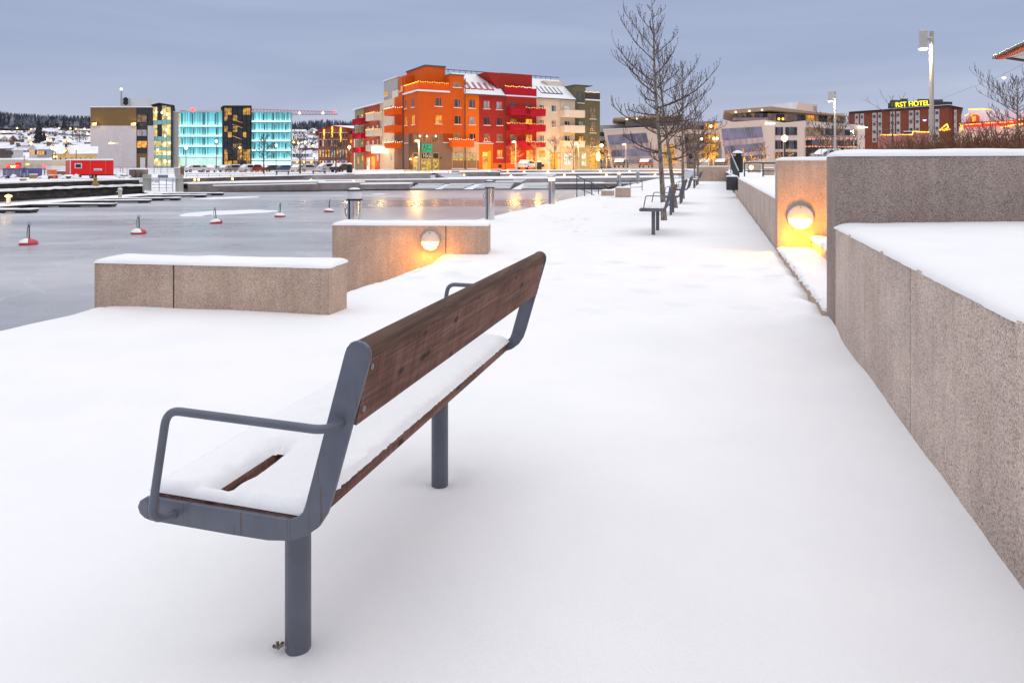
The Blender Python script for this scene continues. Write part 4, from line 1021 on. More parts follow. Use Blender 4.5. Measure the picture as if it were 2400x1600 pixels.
# orange attic, set back behind a corner terrace
at0 = fr.s_of(1054)
za = fr.at(993, 166)[1]+.55
part('attic_storey', MB().box(1.9, 1.9, ZE, at0, 11, ZR+.2), M['orange_deep'], ax, smooth=False)
part('attic_storey', fr.box(MB(), at0+.01, sR[2]-.05, ZE, fr.at(1070, 177)[1], -9, .01), M['orange_deep'], ax, smooth=False)
part('attic_roof', MB().box(1.75, 1.75, ZR+.2, at0+.1, 11, ZR+.42), M['roof_metal'], ax, smooth=False); part('attic_roof', fr.box(MB(), at0, sR[2], fr.at(1070, 177)[1], fr.at(1070, 177)[1]+.18, -9, .15), M['roof_metal'], ax, smooth=False)
part('terrace_ledge', fr.box(MB(), -.15, at0, ZE, ZE+.28, -2, .18), M['snow'], ax, smooth=False); part('terrace_ledge', fl.box(MB(), .1, sL[1]+.0, ZE, ZE+.28, -2, .18), M['snow'], ax, smooth=False)
m = MB(); fr.box(m, 0, at0, ZE+.3, ZE+1.45, -.12, -.03); fl.box(m, .14, sL[1], ZE+.3, ZE+1.45, -.12, -.03)
n = 60
for i in range(n): fr.box(m, at0*i/n, at0*i/n+.04, ZE+.34, ZE+1.42, -.03, -.005)
tr = part('terrace_railing', m, M['orange_panel'], ax, smooth=False)
m = MB(); beads(fr, m, [(0, .02, ZE+1.62), (at0, .02, ZE+1.62)], .075, .3); beads(fl, m, [(0, .02, ZE+1.62), (sL[1], .02, ZE+1.62)], .075, .3); part('string_lights', m, M['string_gold'], tr, smooth=False)
# pitched snowy roofs
def roof(a, b, a2=None, b2=None, ys=.35):
    a2 = a if a2 is None else a2; b2 = b if b2 is None else b2
    m = MB(); v = [(a, -ys, ZE+.02), (b, -ys, ZE+.02), (b2, 5.6, ZR), (a2, 5.6, ZR), (a, -ys, ZE-.14), (b, -ys, ZE-.14), (b, DP, ZE-.14), (a, DP, ZE-.14)]
    m.add(v, [(0, 1, 2, 3), (0, 4, 5, 1), (1, 5, 6, 2), (0, 3, 7, 4), (2, 6, 7, 3)]); r_ = part('roof', m, M['snow'], ax, smooth=False)
    part('gutter', fr.box(MB(), a, b, ZE-.16, ZE+.0, ys, ys+.12), M['roof_metal'], r_, smooth=False)
    # snow guard
    return r_
rf1 = roof(sR[2]+.02, sR[4]-.06); rf2 = roof(sR[5]+.02, sR[6]-.02)
def on_roof(y): return ZE+.02+(ZR-ZE-.02)*(y+.35)/5.95
def skylight(par, s, y0=.9, y1=2.9, wd=.95):
    m = MB(); z0, z1 = on_roof(y0), on_roof(y1)
    for a, b in ((s, s+.08), (s+wd-.08, s+wd)): m.add([(a, y0, z0), (b, y0, z0), (b, y1, z1), (a, y1, z1), (a, y0, z0+.12), (b, y0, z0+.12), (b, y1, z1+.12), (a, y1, z1+.12)], [(0,3,2,1),(4,5,6,7),(0,1,5,4),(1,2,6,5),(2,3,7,6),(3,0,4,7)])
    m.add([(s+.08, y0, z0), (s+wd-.08, y0, z0), (s+wd-.08, y0+.1, z0+.1), (s+.08, y0+.1, z0+.1), (s+.08, y0, z0+.14), (s+wd-.08, y0, z0+.14), (s+wd-.08, y0+.1, z0+.2), (s+.08, y0+.1, z0+.2)], [(0,3,2,1),(4,5,6,7),(0,1,5,4),(1,2,6,5),(2,3,7,6),(3,0,4,7)])
    part('skylight', m, M['crimson'] if par is rf1 else M['roof_metal'], par, smooth=False)
for k in range(5): skylight(rf1, lerp(sR[2]+.6, sR[4]-2.6, k/4)); skylight(rf2, lerp(sR[5]+1.6, sR[6]-3.0, k/4))
m = MB()
for a in [sR[1]+i*1.1 for i in range(int((sR[6]-sR[1])/1.1))]: m.box(a, 5.5, ZR+.0, a+.07, 5.6, ZR+.5)
m.box(sR[1]-.5, 5.45, ZR+.40, sR[6], 5.65, ZR+.5); part('ridge_walkway', m, M['roof_metal'], ax, smooth=False)
# red attic with terrace
za = ZR-.2
part('attic_storey', MB().box(sR[4]-.05, 1.5, ZE-.1, sR[5]+.0, 9, ZR-.05), M['red_dark'], ax, smooth=False)
m = MB().prism([(sR[4]-2.9, ZR-.1), (sR[4]-.05, ZE+.6), (sR[4]-.05, ZR-.1)], 1.55, 9, lambda p, q, t: (p, t, q)); part('attic_gable', m, M['red_dark'], ax, smooth=False)
part('terrace_ledge', fr.box(MB(), sR[4], sR[5], ZE-.05, ZE+.18, -2, .25), M['snow'], ax, smooth=False)
b_ = part('terrace_railing', fr.box(fr.box(MB(), sR[4]-.1, sR[5], ZE+.2, ZE+1.6, .0, .1), sR[5]-.1, sR[5], ZE+.2, ZE+1.6, -2, .0), M['crimson'], ax, smooth=False)
m = MB(); beads(fr, m, [(sR[4], .12, ZE+1.75), (lerp(sR[4], sR[5], .55), .12, ZE+1.75)], .09, .3); part('string_lights', m, M['string_gold'], b_, smooth=False)
m = MB(); beads(fr, m, [(lerp(sR[4], sR[5], .55), .12, ZE+1.75), (sR[5], .12, ZE+1.7)], .09, .3); part('string_lights', m, M['string_white'], b_, smooth=False)
# cream gable wedge and olive attic
m = MB().prism([(sR[6]-4.6, ZR-.6), (sR[6]-.03, ZE+.1), (sR[6]-.03, ZR-.6)], 3.5, 9, lambda p, q, t: (p, t, q)); part('attic_gable', m, M['cream_panel'], ax, smooth=False)
so_ = fr.s_of(1384)
part('attic_storey', fr.box(MB(), sR[6], fr.s_of(1371), ZE, fr.at(1360, 201)[1], -9, .0), M['olive'], ax, smooth=False); part('attic_storey', fr.box(MB(), fr.s_of(1371), fr.s_of(1387), ZE, fr.at(1380, 204)[1], -9, -2.0), M['olive'], ax, smooth=False)
part('attic_roof', fr.box(MB(), sR[6]-.1, fr.s_of(1388), fr.at(1360, 201)[1], fr.at(1360, 201)[1]+.15, -9, .1), M['roof_metal'], ax, smooth=False)
part('terrace_ledge', fr.box(MB(), fr.s_of(1371), sR[7], ZE, ZE+.22, -2, .2), M['snow'], ax, smooth=False)
b_ = part('terrace_railing', fr.box(MB(), fr.s_of(1371), sR[7], ZE+.25, ZE+1.5, .0, .06), M['dark'], ax, smooth=False); m = MB(); beads(fr, m, [(fr.s_of(1371), .1, ZE+1.6), (sR[7], .1, ZE+1.6)], .09, .3); part('string_lights', m, M['string_gold'], b_, smooth=False)
# windows measured on the photograph: (crop, x0, y0, x1, y1, pane, frame)
rnd = random.Random(2)
D, L_, C_ = 'pane', 'lit_gold', 'lit_dim'
RW = [(3,1145,515,1230,625,D,'frame_orange'),(3,1378,530,1462,640,D,'frame_orange'),(3,1558,540,1640,648,D,'frame_orange'),(3,1148,730,1232,840,L_,'frame_orange'),(3,1380,738,1465,845,'pane_dark','frame_orange'),(3,1560,748,1642,850,'pane_pale','frame_orange'),(3,1565,955,1645,1055,'pane_dark','frame_orange'),
      (3,1365,320,1470,395,C_,'frame_orange'),(3,1375,950,1470,1050,C_,'frame_orange'),
      (4,275,450,355,550,'pane_pale','frame_red'),(4,430,460,505,560,'pane_pale','frame_red'),(4,278,652,358,750,'pane_dark','frame_red'),(4,435,655,510,755,'pane_dark','frame_red'),(4,280,852,360,950,C_,'frame_red'),(4,435,855,510,955,C_,'frame_red'),(4,440,1050,510,1150,L_,'frame_red'),
      (4,595,470,680,545,D,'frame_red'),(4,785,485,870,548,D,'frame_red'),(4,598,670,685,742,C_,'frame_red'),(4,790,672,875,742,L_,'frame_red'),(4,600,860,685,950,C_,'frame_red'),(4,790,865,875,950,L_,'frame_red'),(4,605,1060,660,1215,L_,'frame_red'),(4,795,1055,885,1215,L_,'frame_red'),
      (4,960,500,1020,585,D,'frame_white'),(4,1105,505,1165,590,D,'frame_white'),(4,1260,515,1335,580,'lit_cool','frame_white'),(4,962,682,1020,775,C_,'frame_white'),(4,1107,690,1165,780,C_,'frame_white'),(4,1265,698,1335,762,'pane_dark','frame_white'),(4,965,872,1022,960,C_,'frame_white'),(4,1108,878,1165,962,L_,'frame_white'),(4,1265,880,1335,948,'pane_dark','frame_white'),(4,968,1060,1030,1150,L_,'frame_gold'),
      (4,1435,520,1500,615,C_,'olive'),(4,1575,530,1650,675,C_,'olive'),(4,1437,700,1500,790,'pane_pale','olive'),(4,1575,708,1652,845,C_,'olive'),(4,1440,885,1503,970,L_,'olive'),(4,1580,890,1655,1010,C_,'olive'),(4,1425,345,1505,480,D,'olive')]
for c, x0, y0, x1, y1, pm, fm in RW:
    f = c3 if c == 3 else c4; r_ = fr.rect(*f(x0, y0), *f(x1, y1)); d = .05 if c == 4 and 560 < x0 < 900 else (.03 if c == 4 and x0 > 1400 else 0)
    window(ax, fr, *r_, fm, pm, d=d, bar=None)
    if pm == C_ or pm == L_:
        if rnd.random() < .4:                               # paper star or candle arch in the window
            a = lerp(r_[0], r_[1], .3); z = lerp(r_[2], r_[3], .35); m = MB()
            for k in range(5):
                t_ = math.pi*(k/4); p = fr.pt(a+.28*math.cos(t_), d+.09, z-.3+.38*math.sin(t_)); m.ball(p, .06, 4)
            part('candle_arch', m, M['string_gold'], ax, smooth=False)
for r4 in ((485,275,520,330),(540,275,610,330),(750,290,795,330)):
    a, b, z0, z1 = fr.rect(*c4(r4[0], r4[1]), *c4(r4[2], r4[3])); f2 = Face(ax, (0, 1.5), 0.0); window(ax, f2, a, b, z0+.2, z1+.2, 'frame_red', 'pane', sill=False)
f2 = Face(ax, (0, 1.9), 0.0); window(ax, f2, 5.6, 9.2, ZE+.9, ZE+2.6, 'frame_red', C_, mull=(.25, .5, .75), sill=False)
for x0, x1 in ((882, 975), (990, 1085), (1098, 1190)):
    fcx = fr if x0 > 960 else fr
    r_ = fr.rect(*c3(max(x0, 953), 960), *c3(x1, 1070)) if x0 > 900 else fl.rect(*c3(882, 962), *c3(938, 1070)); window(ax, fr if x0 > 900 else fl, *r_, 'frame_orange', C_, mull=(.5,), d=.03, sill=False)
LW = [(865,520,900,630,D,'frame_orange'),(780,545,805,650,D,'frame_orange'),(715,570,752,640,D,'frame_orange'),(645,590,670,630,D,'frame_white'),(590,610,620,640,D,'frame_white'),(528,620,552,715,L_,'frame_white'),(470,640,498,700,L_,'frame_white'),(405,660,430,700,C_,'frame_red'),(280,700,315,770,C_,'frame_red'),(220,715,245,755,L_,'olive'),(168,735,192,850,D,'olive'),
      (868,730,905,845,L_,'frame_orange'),(782,750,812,855,L_,'frame_orange'),(720,770,752,845,L_,'frame_orange'),(650,790,675,850,'lit_cool','frame_white'),(595,805,620,855,'lit_cool','frame_white'),(530,820,555,910,'lit_cool','frame_white'),(465,830,497,890,'lit_cool','frame_white'),(405,845,430,890,'lit_cool','frame_red'),(350,860,375,905,'lit_cool','frame_red'),(283,870,318,945,'lit_cool','frame_red'),(220,880,247,935,C_,'olive'),(170,900,192,1025,C_,'olive'),
      (785,960,820,1070,'lit_cool','frame_orange'),(722,975,755,1050,'lit_cool','frame_orange'),(660,985,682,1040,'lit_cool','frame_white'),(600,995,630,1060,'lit_cool','frame_white'),(528,1010,555,1090,L_,'frame_white'),(470,1015,497,1100,L_,'frame_white'),(405,1025,430,1090,'lit_cool','frame_red'),(350,1035,375,1110,'lit_cool','frame_red'),(285,1045,318,1120,'lit_cool','frame_red'),(222,1055,248,1110,L_,'olive'),(170,1065,195,1195,C_,'olive'),
      (720,1180,758,1400,'lit_cool','frame_white'),(650,1210,690,1420,L_,'frame_gold'),(595,1190,622,1290,'lit_cool','frame_white'),(470,1195,498,1310,L_,'frame_white'),(408,1205,432,1300,'lit_cool','frame_red'),(345,1235,385,1430,L_,'frame_gold'),(285,1250,325,1425,'lit_white','frame_gold'),(225,1220,250,1300,L_,'olive'),(172,1230,200,1340,L_,'olive'),(520,350,0,0,0,0)][:-1]
for x0, y0, x1, y1, pm, fm in LW:
    xm = (x0+x1)/2; d = .03 if xm > 958 else (0 if xm > 760 else (-.25 if xm > 690 else (-.1 if xm > 500 else (-.5 if xm > 440 else (-.45 if xm > 250 else -.4)))))
    fz = Face(ax, (-d*-1*0, 0), R(90), -1); window(ax, fl, *fl.rect(*c3(x0, y0), *c3(x1, y1)), fm, pm, mull=(.5,) if x1-x0 > 26 else (), d=d, sill=y1 < 1150)
fa = fl.rect(*c3(510, 440), *c3(555, 490)); window(ax, fl, *fa, 'frame_gold', L_, d=-.28)
fa = fl.rect(*c3(706, 365), *c3(748, 430)); window(ax, fl, *fa, 'frame_orange', L_, d=-.25)
# balconies
def bal(fc, crop, x0, y0, x1, y1, out, pm, light=None, push=None, wmax=None):
    f = c3 if crop == 3 else c4
    xm = (x0+x1)/2; px, py = f(xm, y1); q, z0 = fc.at(px, py); z1 = fc.at(px, f(xm, y0)[1])[1]
    s0, s1 = sorted((fc.s_of(f(x0, 0)[0]), fc.s_of(f(x1, 0)[0])))
    if wmax: c = (s0+s1)/2; s0, s1 = c-wmax/2, c+wmax/2
    return balcony(ax, fc, s0, s1, z0, z1, out, pm, light)
bal(fr, 3, 1362, 1035, 1540, 1125, 1.3, 'orange_panel', 'string_white', wmax=4.0)
for y0, y1, g in ((545, 635, True), (740, 825, True), (955, 1015, True)):
    bal(fr, 4, 590, y0-4, 775, y1-4, 1.5, 'crimson', 'string_gold' if y0 == 740 else None, wmax=3.9); bal(fr, 4, 780, y0+6, 960, y1+6, 1.5, 'crimson', 'string_gold' if y0 < 900 else 'string_white', wmax=3.9)
for y0, y1, g in ((575, 660, None), (762, 845, None), (955, 1022, 'string_gold')): bal(fr, 4, 1255, y0, 1425, y1, 1.5, 'cream_panel', g, wmax=4.4)
for k, (y0, y1) in enumerate(((655, 735), (865, 945), (1070, 1138))): bal(fl, 3, 640, y0, 755, y1, 1.7, 'orange_panel', 'string_white' if k != 1 else None, wmax=5.0)
for k, (y0, y1) in enumerate(((712, 800), (912, 990), (1100, 1172))): bal(fl, 3, 400, y0, 500, y1, 1.6, 'cream_panel', 'string_gold' if k < 2 else None, wmax=5.2)
for k, (y0, y1) in enumerate(((780, 845), (955, 1020), (1130, 1192))): bal(fl, 3, 215, y0, 315, y1, 1.3, 'crimson', None, wmax=6.2)
# drain pipes
for px in (1089.5, 1184.5): q = fr.s_of(px); part('drain_pipe', MB().tube([fr.pt(q, .12, -.4), fr.pt(q, .12, ZE+(2.6 if px < 1100 else -.1))], .07, 6), M['pipe'], ax)
q = fr.s_of(1313); part('drain_pipe', MB().tube([fr.pt(q, .1, -.4), fr.pt(q, .1, ZE-.1)], .06, 6), M['beige'], ax)
q = fl.s_of(946); part('drain_pipe', MB().tube([fl.pt(q, .12, -.4), fl.pt(q, .12, ZE+3)], .08, 6), M['pipe'], ax)
# shop front on the corner
sx = [fr.s_of(c3(x, 0)[0]) for x in (952, 1100, 1112, 1195)]
zt1, zt0, zb = fr.at(1005, 358)[1], fr.at(1005, 372.5)[1], -.2
window(ax, fr, fr.s_of(986.5), fr.s_of(1010.5), zt0, zt1, 'frame_gold', 'pane_dark', mull=(.42, .8), name='shop_window', sill=False, d=.03)
window(ax, fr, fr.s_of(1013.5), fr.s_of(1028.5), zt0, zt1, 'frame_gold', 'pane_dark', mull=(), name='shop_window', sill=False, d=.03)
window(ax, fr, fr.s_of(986.5), fr.s_of(1010.5), zb, zt0-.05, 'frame_gold', 'lit_shop', mull=(.45, .5), name='shop_door', sill=False, d=.03, bar=.1)
window(ax, fr, fr.s_of(1013.5), fr.s_of(1028.5), zb, zt0-.05, 'frame_gold', 'lit_shop', mull=(), name='shop_window', sill=False, d=.03)
fq = fl.rect(969.5, 358, 980, 372); window(ax, fl, *fq, 'frame_gold', 'pane_dark', mull=(), name='shop_window', sill=False, d=.03); window(ax, fl, fq[0], fq[1], zb, fq[2]-.05, 'frame_gold', 'lit_shop', mull=(), name='shop_window', sill=False, d=.03)
ws = thing('x', 'y', 'z'); bpy.data.objects.remove(ws)
def sign_part(name, fc, px, py, txt, size, mat, d, ext=.015):
    q, z = fc.at(px, py); o = bpy.data.objects.new(name, text_mesh(txt, size, M[mat], ext)); COL.objects.link(o); o.parent = ax; o.location = fc.pt(q, d, z); o.rotation_euler = (0, 0, math.atan2(fc.t.y, fc.t.x)); return o
sign_part('door_lettering', fr, 1000.5, 365, 'Hol', 1.0, 'frame_white', .10)
for x0, x1 in ((1355, 1500), (1535, 1660)):
    r_ = fr.rect(*c3(x0, 1187), *c3(x1, 1385)); zm = lerp(r_[2], r_[3], .62)
    window(ax, fr, r_[0], r_[1], r_[2], zm, 'frame_gold', 'lit_shop', mull=(), name='shop_window', d=-.05)
    w_ = window(ax, fr, r_[0], r_[1], zm+.01, r_[3], 'frame_gold', 'blind', mull=(), name='shop_blind', sill=False, d=-.05) if 'blind' in M else window(ax, fr, r_[0], r_[1], zm+.01, r_[3], 'frame_gold', M.setdefault('blind', glow('blind', (.80,.60,.34), .62)), mull=(), name='shop_blind', sill=False, d=-.05)
    m = MB(); a0, z0 = lerp(r_[0], r_[1], .38), lerp(zm, r_[3], .5)      # pale script on the blind, drawn as pen strokes
    m.tube([fr.pt(a0+.28*math.cos(t*.5)*(.8), .03, z0+.18+.30*math.sin(t*.5)) for t in range(2, 12)], .03, 4)
    m.tube([fr.pt(a0+.30+.07*i, .03, z0-.28+(.09 if i % 2 else 0)+(.55 if i == 1 else 0)) for i in range(9)], .022, 4); part('window_script', m, M['pane_dark'], ax, smooth=False)
r_ = fr.rect(*c3(1728, 1187), *c3(1795, 1242)); window(ax, fr, *r_, 'frame_gold', 'pane_dark', mull=(), name='door_transom', sill=False, d=-.03); sign_part('house_number', fr, (c3(1757, 0))[0], c3(0, 1214)[1], '38', 1.0, 'string_gold', .05)
r_ = fr.rect(*c3(1728, 1246), *c3(1795, 1408)); window(ax, fr, *r_, 'frame_gold', 'lit_gold', mull=(.5,), name='entrance_door', sill=False, d=-.03)
part('door_reveal', fr.box(MB(), fr.s_of(c3(1800, 0)[0]), fr.s_of(c3(1832, 0)[0]), -.6, 3.2, -.5, -.02), M.setdefault('reveal_gold', mat_c('reveal_gold', (.80,.42,.03))), ax, smooth=False)
r_ = fr.rect(*c4(1098, 1085), *c4(1140, 1142)); window(ax, fr, *r_, 'frame_gold', 'pane_dark', mull=(), name='door_transom', sill=False, d=-.02); sign_part('house_number', fr, c4(1118, 0)[0], c4(0, 1112)[1], '36', .95, 'string_gold', .06)
r_ = fr.rect(*c4(1098, 1146), *c4(1140, 1292)); window(ax, fr, *r_, 'frame_gold', 'lit_gold', mull=(.5,), name='entrance_door', sill=False, d=-.02)
part('door_reveal', fr.box(MB(), fr.s_of(c4(1142, 0)[0]), fr.s_of(c4(1188, 0)[0]), -.6, 3.1, -.5, -.01), M['reveal_gold'], ax, smooth=False)
for q4 in ((1255,1088,1360,1240),(1475,1090,1535,1240)): window(ax, fr, *fr.rect(*c4(q4[0], q4[1]), *c4(q4[2], q4[3])), 'frame_gold', 'lit_white', mull=(.5,), name='shop_window', sill=True, d=.02)
window(ax, fr, *fr.rect(*c4(1578, 1145), *c4(1658, 1275)), 'frame_gold', 'lit_gold', mull=(.5,), name='entrance_door', sill=False, d=.02)
for q4 in ((455,1232,500,1275),(980,1232,1020,1262)): window(ax, fr, *fr.rect(*c4(q4[0], q4[1]), *c4(q4[2], q4[3])), 'pipe', 'pane_dark', mull=(), name='cellar_window', sill=False, d=.03)
# green hanging sign with dark script
q = fr.s_of(c3(1040, 0)[0]); s0, s1 = fr.s_of(c3(976, 0)[0]), fr.s_of(c3(1098, 0)[0]); z0, z1 = fr.at(986, 357)[1], fr.at(986, 337.2)[1]
M['sign_green'] = glow('sign_green', (.01,.50,.26), .75)
sg = part('shop_sign', fr.box(MB(), s0, s1, z0, z1, .35, .55), M['sign_green'], ax, smooth=False)
m = MB(); W_ = s1-s0; Hh = z1-z0; sp = lambda a, b: fr.pt(s0+W_*a, .58, z0+Hh*b)
m.tube([sp(.34, .80), sp(.29, .88), sp(.22, .80), sp(.20, .62), sp(.27, .53), sp(.32, .56), sp(.22, .50), sp(.10, .36), sp(.12, .17), sp(.24, .12), sp(.33, .22), sp(.36, .34)], .05, 4)
m.tube([sp(.03, .60), sp(.15, .66), sp(.28, .69)], .04, 4)
m.tube([sp(.36, .30), sp(.46, .50), sp(.54, .82), sp(.50, .84), sp(.47, .5), sp(.48, .30), sp(.54, .40), sp(.57, .29), sp(.62, .40), sp(.64, .30), sp(.71, .41), sp(.73, .30), sp(.79, .40), sp(.82, .30), sp(.93, .36)], .042, 4)
m.tube([sp(.55, .74), sp(.86, .78)], .02, 4); part('sign_script', m, M['pane_dark'], sg, smooth=False)
for px, py in ((941+23, 373), (1033, 370)):
    fq = fr if px > 981 else fl; a, z = fq.at(px, py); part('wall_light', MB().ball(fq.pt(a, .14, z), .16, 8), M['lamp_warm'] if px < 981 else M['black'], ax)
for x0 in (940, 1045, 1155):
    a, z = fr.at(*c3(max(x0, 960), 990)); part('window_lamp', MB().ball(fr.pt(a, .12, z), .14, 8), M['lamp_warm'], ax)
# ================================================================== glass office by the car park
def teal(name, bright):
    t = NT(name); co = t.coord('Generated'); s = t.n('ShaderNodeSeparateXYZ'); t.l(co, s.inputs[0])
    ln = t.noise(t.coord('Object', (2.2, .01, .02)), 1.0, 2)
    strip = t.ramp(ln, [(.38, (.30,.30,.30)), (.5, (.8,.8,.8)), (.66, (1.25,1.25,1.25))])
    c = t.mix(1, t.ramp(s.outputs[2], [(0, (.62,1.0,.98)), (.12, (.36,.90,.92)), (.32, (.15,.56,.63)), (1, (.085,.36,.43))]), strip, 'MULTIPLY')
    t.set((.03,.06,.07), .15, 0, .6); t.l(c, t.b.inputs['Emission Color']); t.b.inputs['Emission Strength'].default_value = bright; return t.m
M['teal_glass'] = teal('teal_glass', 1.5); M['teal_pale'] = glow('teal_pale', (.70,1.0,.93), .95, .5, .25, (.40,.80,.76)); M['teal_strip'] = glow('teal_strip', (.55,1.0,1.0), 1.7)
M['lit_stair'] = glow('lit_stair', (1,.72,.24), 1.25, 1, .9, (.20,.22,.12)); M['lit_amber'] = glow('lit_amber', (1,.48,.06), .85, 1, .9, (.09,.06,.03)); M['teal_band'] = simple('teal_band', (.25,.50,.46), .3)
mat_c('pale_render', (.60,.54,.54)); mat_c('bronze_clad', (.20,.125,.055)); mat_c('office_white', (.72,.57,.48), vs=.08); mat_c('office_grey', (.36,.35,.36)); mat_c('soffit', (.36,.26,.18)); mat_c('brick_far', (.25,.105,.055), var=.2, vs=1.5); mat_c('brick_hotel', (.23,.060,.034), var=.2, vs=1.0); mat_c('hotel_pale', (.50,.42,.38))
YO = 220
of = thing('office_building', 'glowing turquoise glass office with pale blank end wall and dark stair towers', 'building', (0, 0, 0))
def pbox(mb, x0, y0, x1, y1, Y, depth): return mb.pxpoly([(x0, y0), (x1, y0), (x1, y1), (x0, y1)], Y, depth)
def pp(name, x0, y0, x1, y1, Y, depth, mat, par, label=None): return part(name, pbox(MB(), x0, y0, x1, y1, Y, depth), M[mat], par, label, smooth=False)
pp('wall', 212, 295, 319.8, 398, YO, 30, 'pale_render', of, 'blank pale end wall'); pp('wall', 212, 251, 319.8, 294.8, YO, 30, 'bronze_clad', of, 'bronze clad top storey')
pp('wall', 320, 252, 357, 294.8, YO+.2, 30, 'dark', of); pp('wall', 346, 295, 361, 398, YO, 30, 'pale_render', of); pp('wall', 320, 295, 345.8, 360, YO+.3, 30, 'dark', of); pp('wall', 320, 360.2, 347, 398, YO+.3, 30, 'bronze_clad', of)
pp('roof_edge', 211, 249.5, 358, 251.8, YO-.3, 30, 'snow', of)
for y0, y1, pm in ((268.5, 287, 'lit_dim'), (303.5, 320, 'pane_pale'), (330, 347, 'lit_gold')):
    w_ = pp('window', 320.5, y0, 344.5, y1, YO-.05, .3, 'dark', of); 
    for a, b in ((321.3, 331.8), (333, 343.8)): pp('pane', a, y0+.8, b, y1-.8, YO-.12, .05, pm, w_)
pp('door', 328.5, 369.5, 340.5, 398, YO+.1, .3, 'white_metal', of)
for x in (220.5, 312.5): 
    l_ = pp('wall_light', x-6, 288, x+6, 294, YO-1.0, .9, 'lamp_body', of); pp('glow_panel', x-5.2, 291, x+5.2, 294.5, YO-1.1, .05, 'string_gold', l_); point(P(x, 290, YO-1.6), WARM, 160, .3)
pp('plant_room', 287, 231, 353, 251, YO+6, 10, 'white_metal', of); pp('plant_room', 287.5, 231.5, 303.5, 249.5, YO+5.6, .3, 'lamp_body', of)
for y in (234, 241): part('fan', MB().lathe([(.85, 0), (.8, -.1), (.01, -.12)], 14, tuple(P(294.5, y, YO+5.5)), ax='y'), M['black'], of)
part('flue', MB().tube([P(285, 251, YO+3), P(284.3, 210, YO+3)], [.35, .22], 8), M['galv'], of); part('flue_light', MB().ball(P(284.2, 209.5, YO+3), .4, 8), M['lamp_white'], of)
# stair tower beside the end wall
pp('stair_tower', 357.5, 246, 405, 398, YO+.8, 18, 'dark', of)
for k in range(4):
    for y0, y1, pm in ((248, 282, 'lit_stair'), (282.3, 291.8, 'teal_band'), (292.2, 320, 'lit_stair'), (320.3, 330.5, 'teal_band'), (331, 345, 'lit_stair'), (345.3, 353, 'teal_band'), (353.4, 364.5, 'lit_stair'), (365, 373, 'teal_band'), (373.4, 389, 'lit_stair'), (389.4, 396, 'teal_band')):
        a = 358.5+10.6*k; pp('glass_panel', a, y0+(3 if k in (0, 3) and y0 == 248 else 0), a+10.0, y1, YO+.6, .12, pm if not (k == 1 and pm == 'lit_stair' and y0 < 300) else 'pane_dark', of)
part('tower_roof', MB().pxpoly([(354.5, 245.5), (372, 241), (409, 247), (409, 250), (404, 250), (372, 244), (355, 248)], YO-.5, 20), M['black'], of, smooth=False)
for x, y, r_ in ((366, 263, .5), (379, 264, .45), (392, 268, .55), (396, 277, .45), (391, 305, .5), (387, 318, .45), (386, 338, .55), (397, 336, .4), (386, 360, .6), (396, 359, .5), (387, 379, .6), (396, 379, .5), (369, 352, .5), (367, 375, .5)): part('hall_lamp', MB().ball(P(x, y, YO+.2), r_*.6, 6, 1.6), M['lamp_white'], of)
# turquoise wings: one glass band per storey with its own light strip and dark slots
rows = [(263, 297), (298.6, 320.3), (322, 344.2), (346, 367.5)]
rows2 = [(263.5, 286.5), (288.6, 309), (311, 331.6), (333.5, 354), (356, 376)]
def wing(x0, x1, rows, slots, par, Y):
    for i, (y0, y1) in enumerate(rows):
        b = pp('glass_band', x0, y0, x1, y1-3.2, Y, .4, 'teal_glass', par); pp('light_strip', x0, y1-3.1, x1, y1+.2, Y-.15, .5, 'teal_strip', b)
        for s in slots: pp('dark_slot', s+(2 if i % 2 else -1), y0+3, s+(2 if i % 2 else -1)+2.1, y1-4.2, Y-.12, .1, 'dark', b)
        pp('mullion', (x0+x1)/2-.6, y0, (x0+x1)/2+.6, y1-3.2, Y-.1, .08, 'teal_band', b)
        pp('floor_edge', x0-.5, y1+.25, x1+.5, y1+1.5, Y-.4, .7, 'dark', b)
wing(422, 520, rows, (427, 451, 478, 504), of, YO); wing(590, 681, rows2, (594, 617, 641, 666), of, YO+.5)
pp('ground_glass', 422, 369.5, 520, 389, YO, .4, 'teal_pale', of); pp('ground_glass', 590, 378.5, 682, 386.5, YO+.4, .4, 'teal_strip', of)
pp('wall', 405, 262.5, 589, 398, YO+1.4, 25, 'office_grey', of); pp('wall', 590, 263, 682.6, 398, YO+1.4, 25, 'office_grey', of)
pp('roof_edge', 420, 260.6, 521, 263, YO-.4, 26, 'lamp_body', of); pp('roof_edge', 589, 261.4, 684, 263.4, YO-.2, 26, 'lamp_body', of)
for k in range(5):                                        # splayed side bay
    y0, y1 = [(266, 297), (299, 320), (323, 344), (347, 367), (369, 393)][k]; y0b, y1b = y0+6-1.2*k, y1+10-2.2*k
    part('side_glass', MB().add([P(404.5, y0b+4, YO+8), P(421.5, y0, YO+.2), P(421.5, y1-3, YO+.2), P(404.5, y1b-3, YO+8)], [(0, 1, 2, 3)]), M['teal_pale' if k % 2 else 'lit_stair'], of, smooth=False)
    part('side_strip', MB().add([P(404.5, y1b-3, YO+8), P(421.5, y1-3, YO+.2), P(421.5, y1, YO+.2), P(404.5, y1b, YO+8)], [(0, 1, 2, 3)]), M['teal_strip'], of, smooth=False)
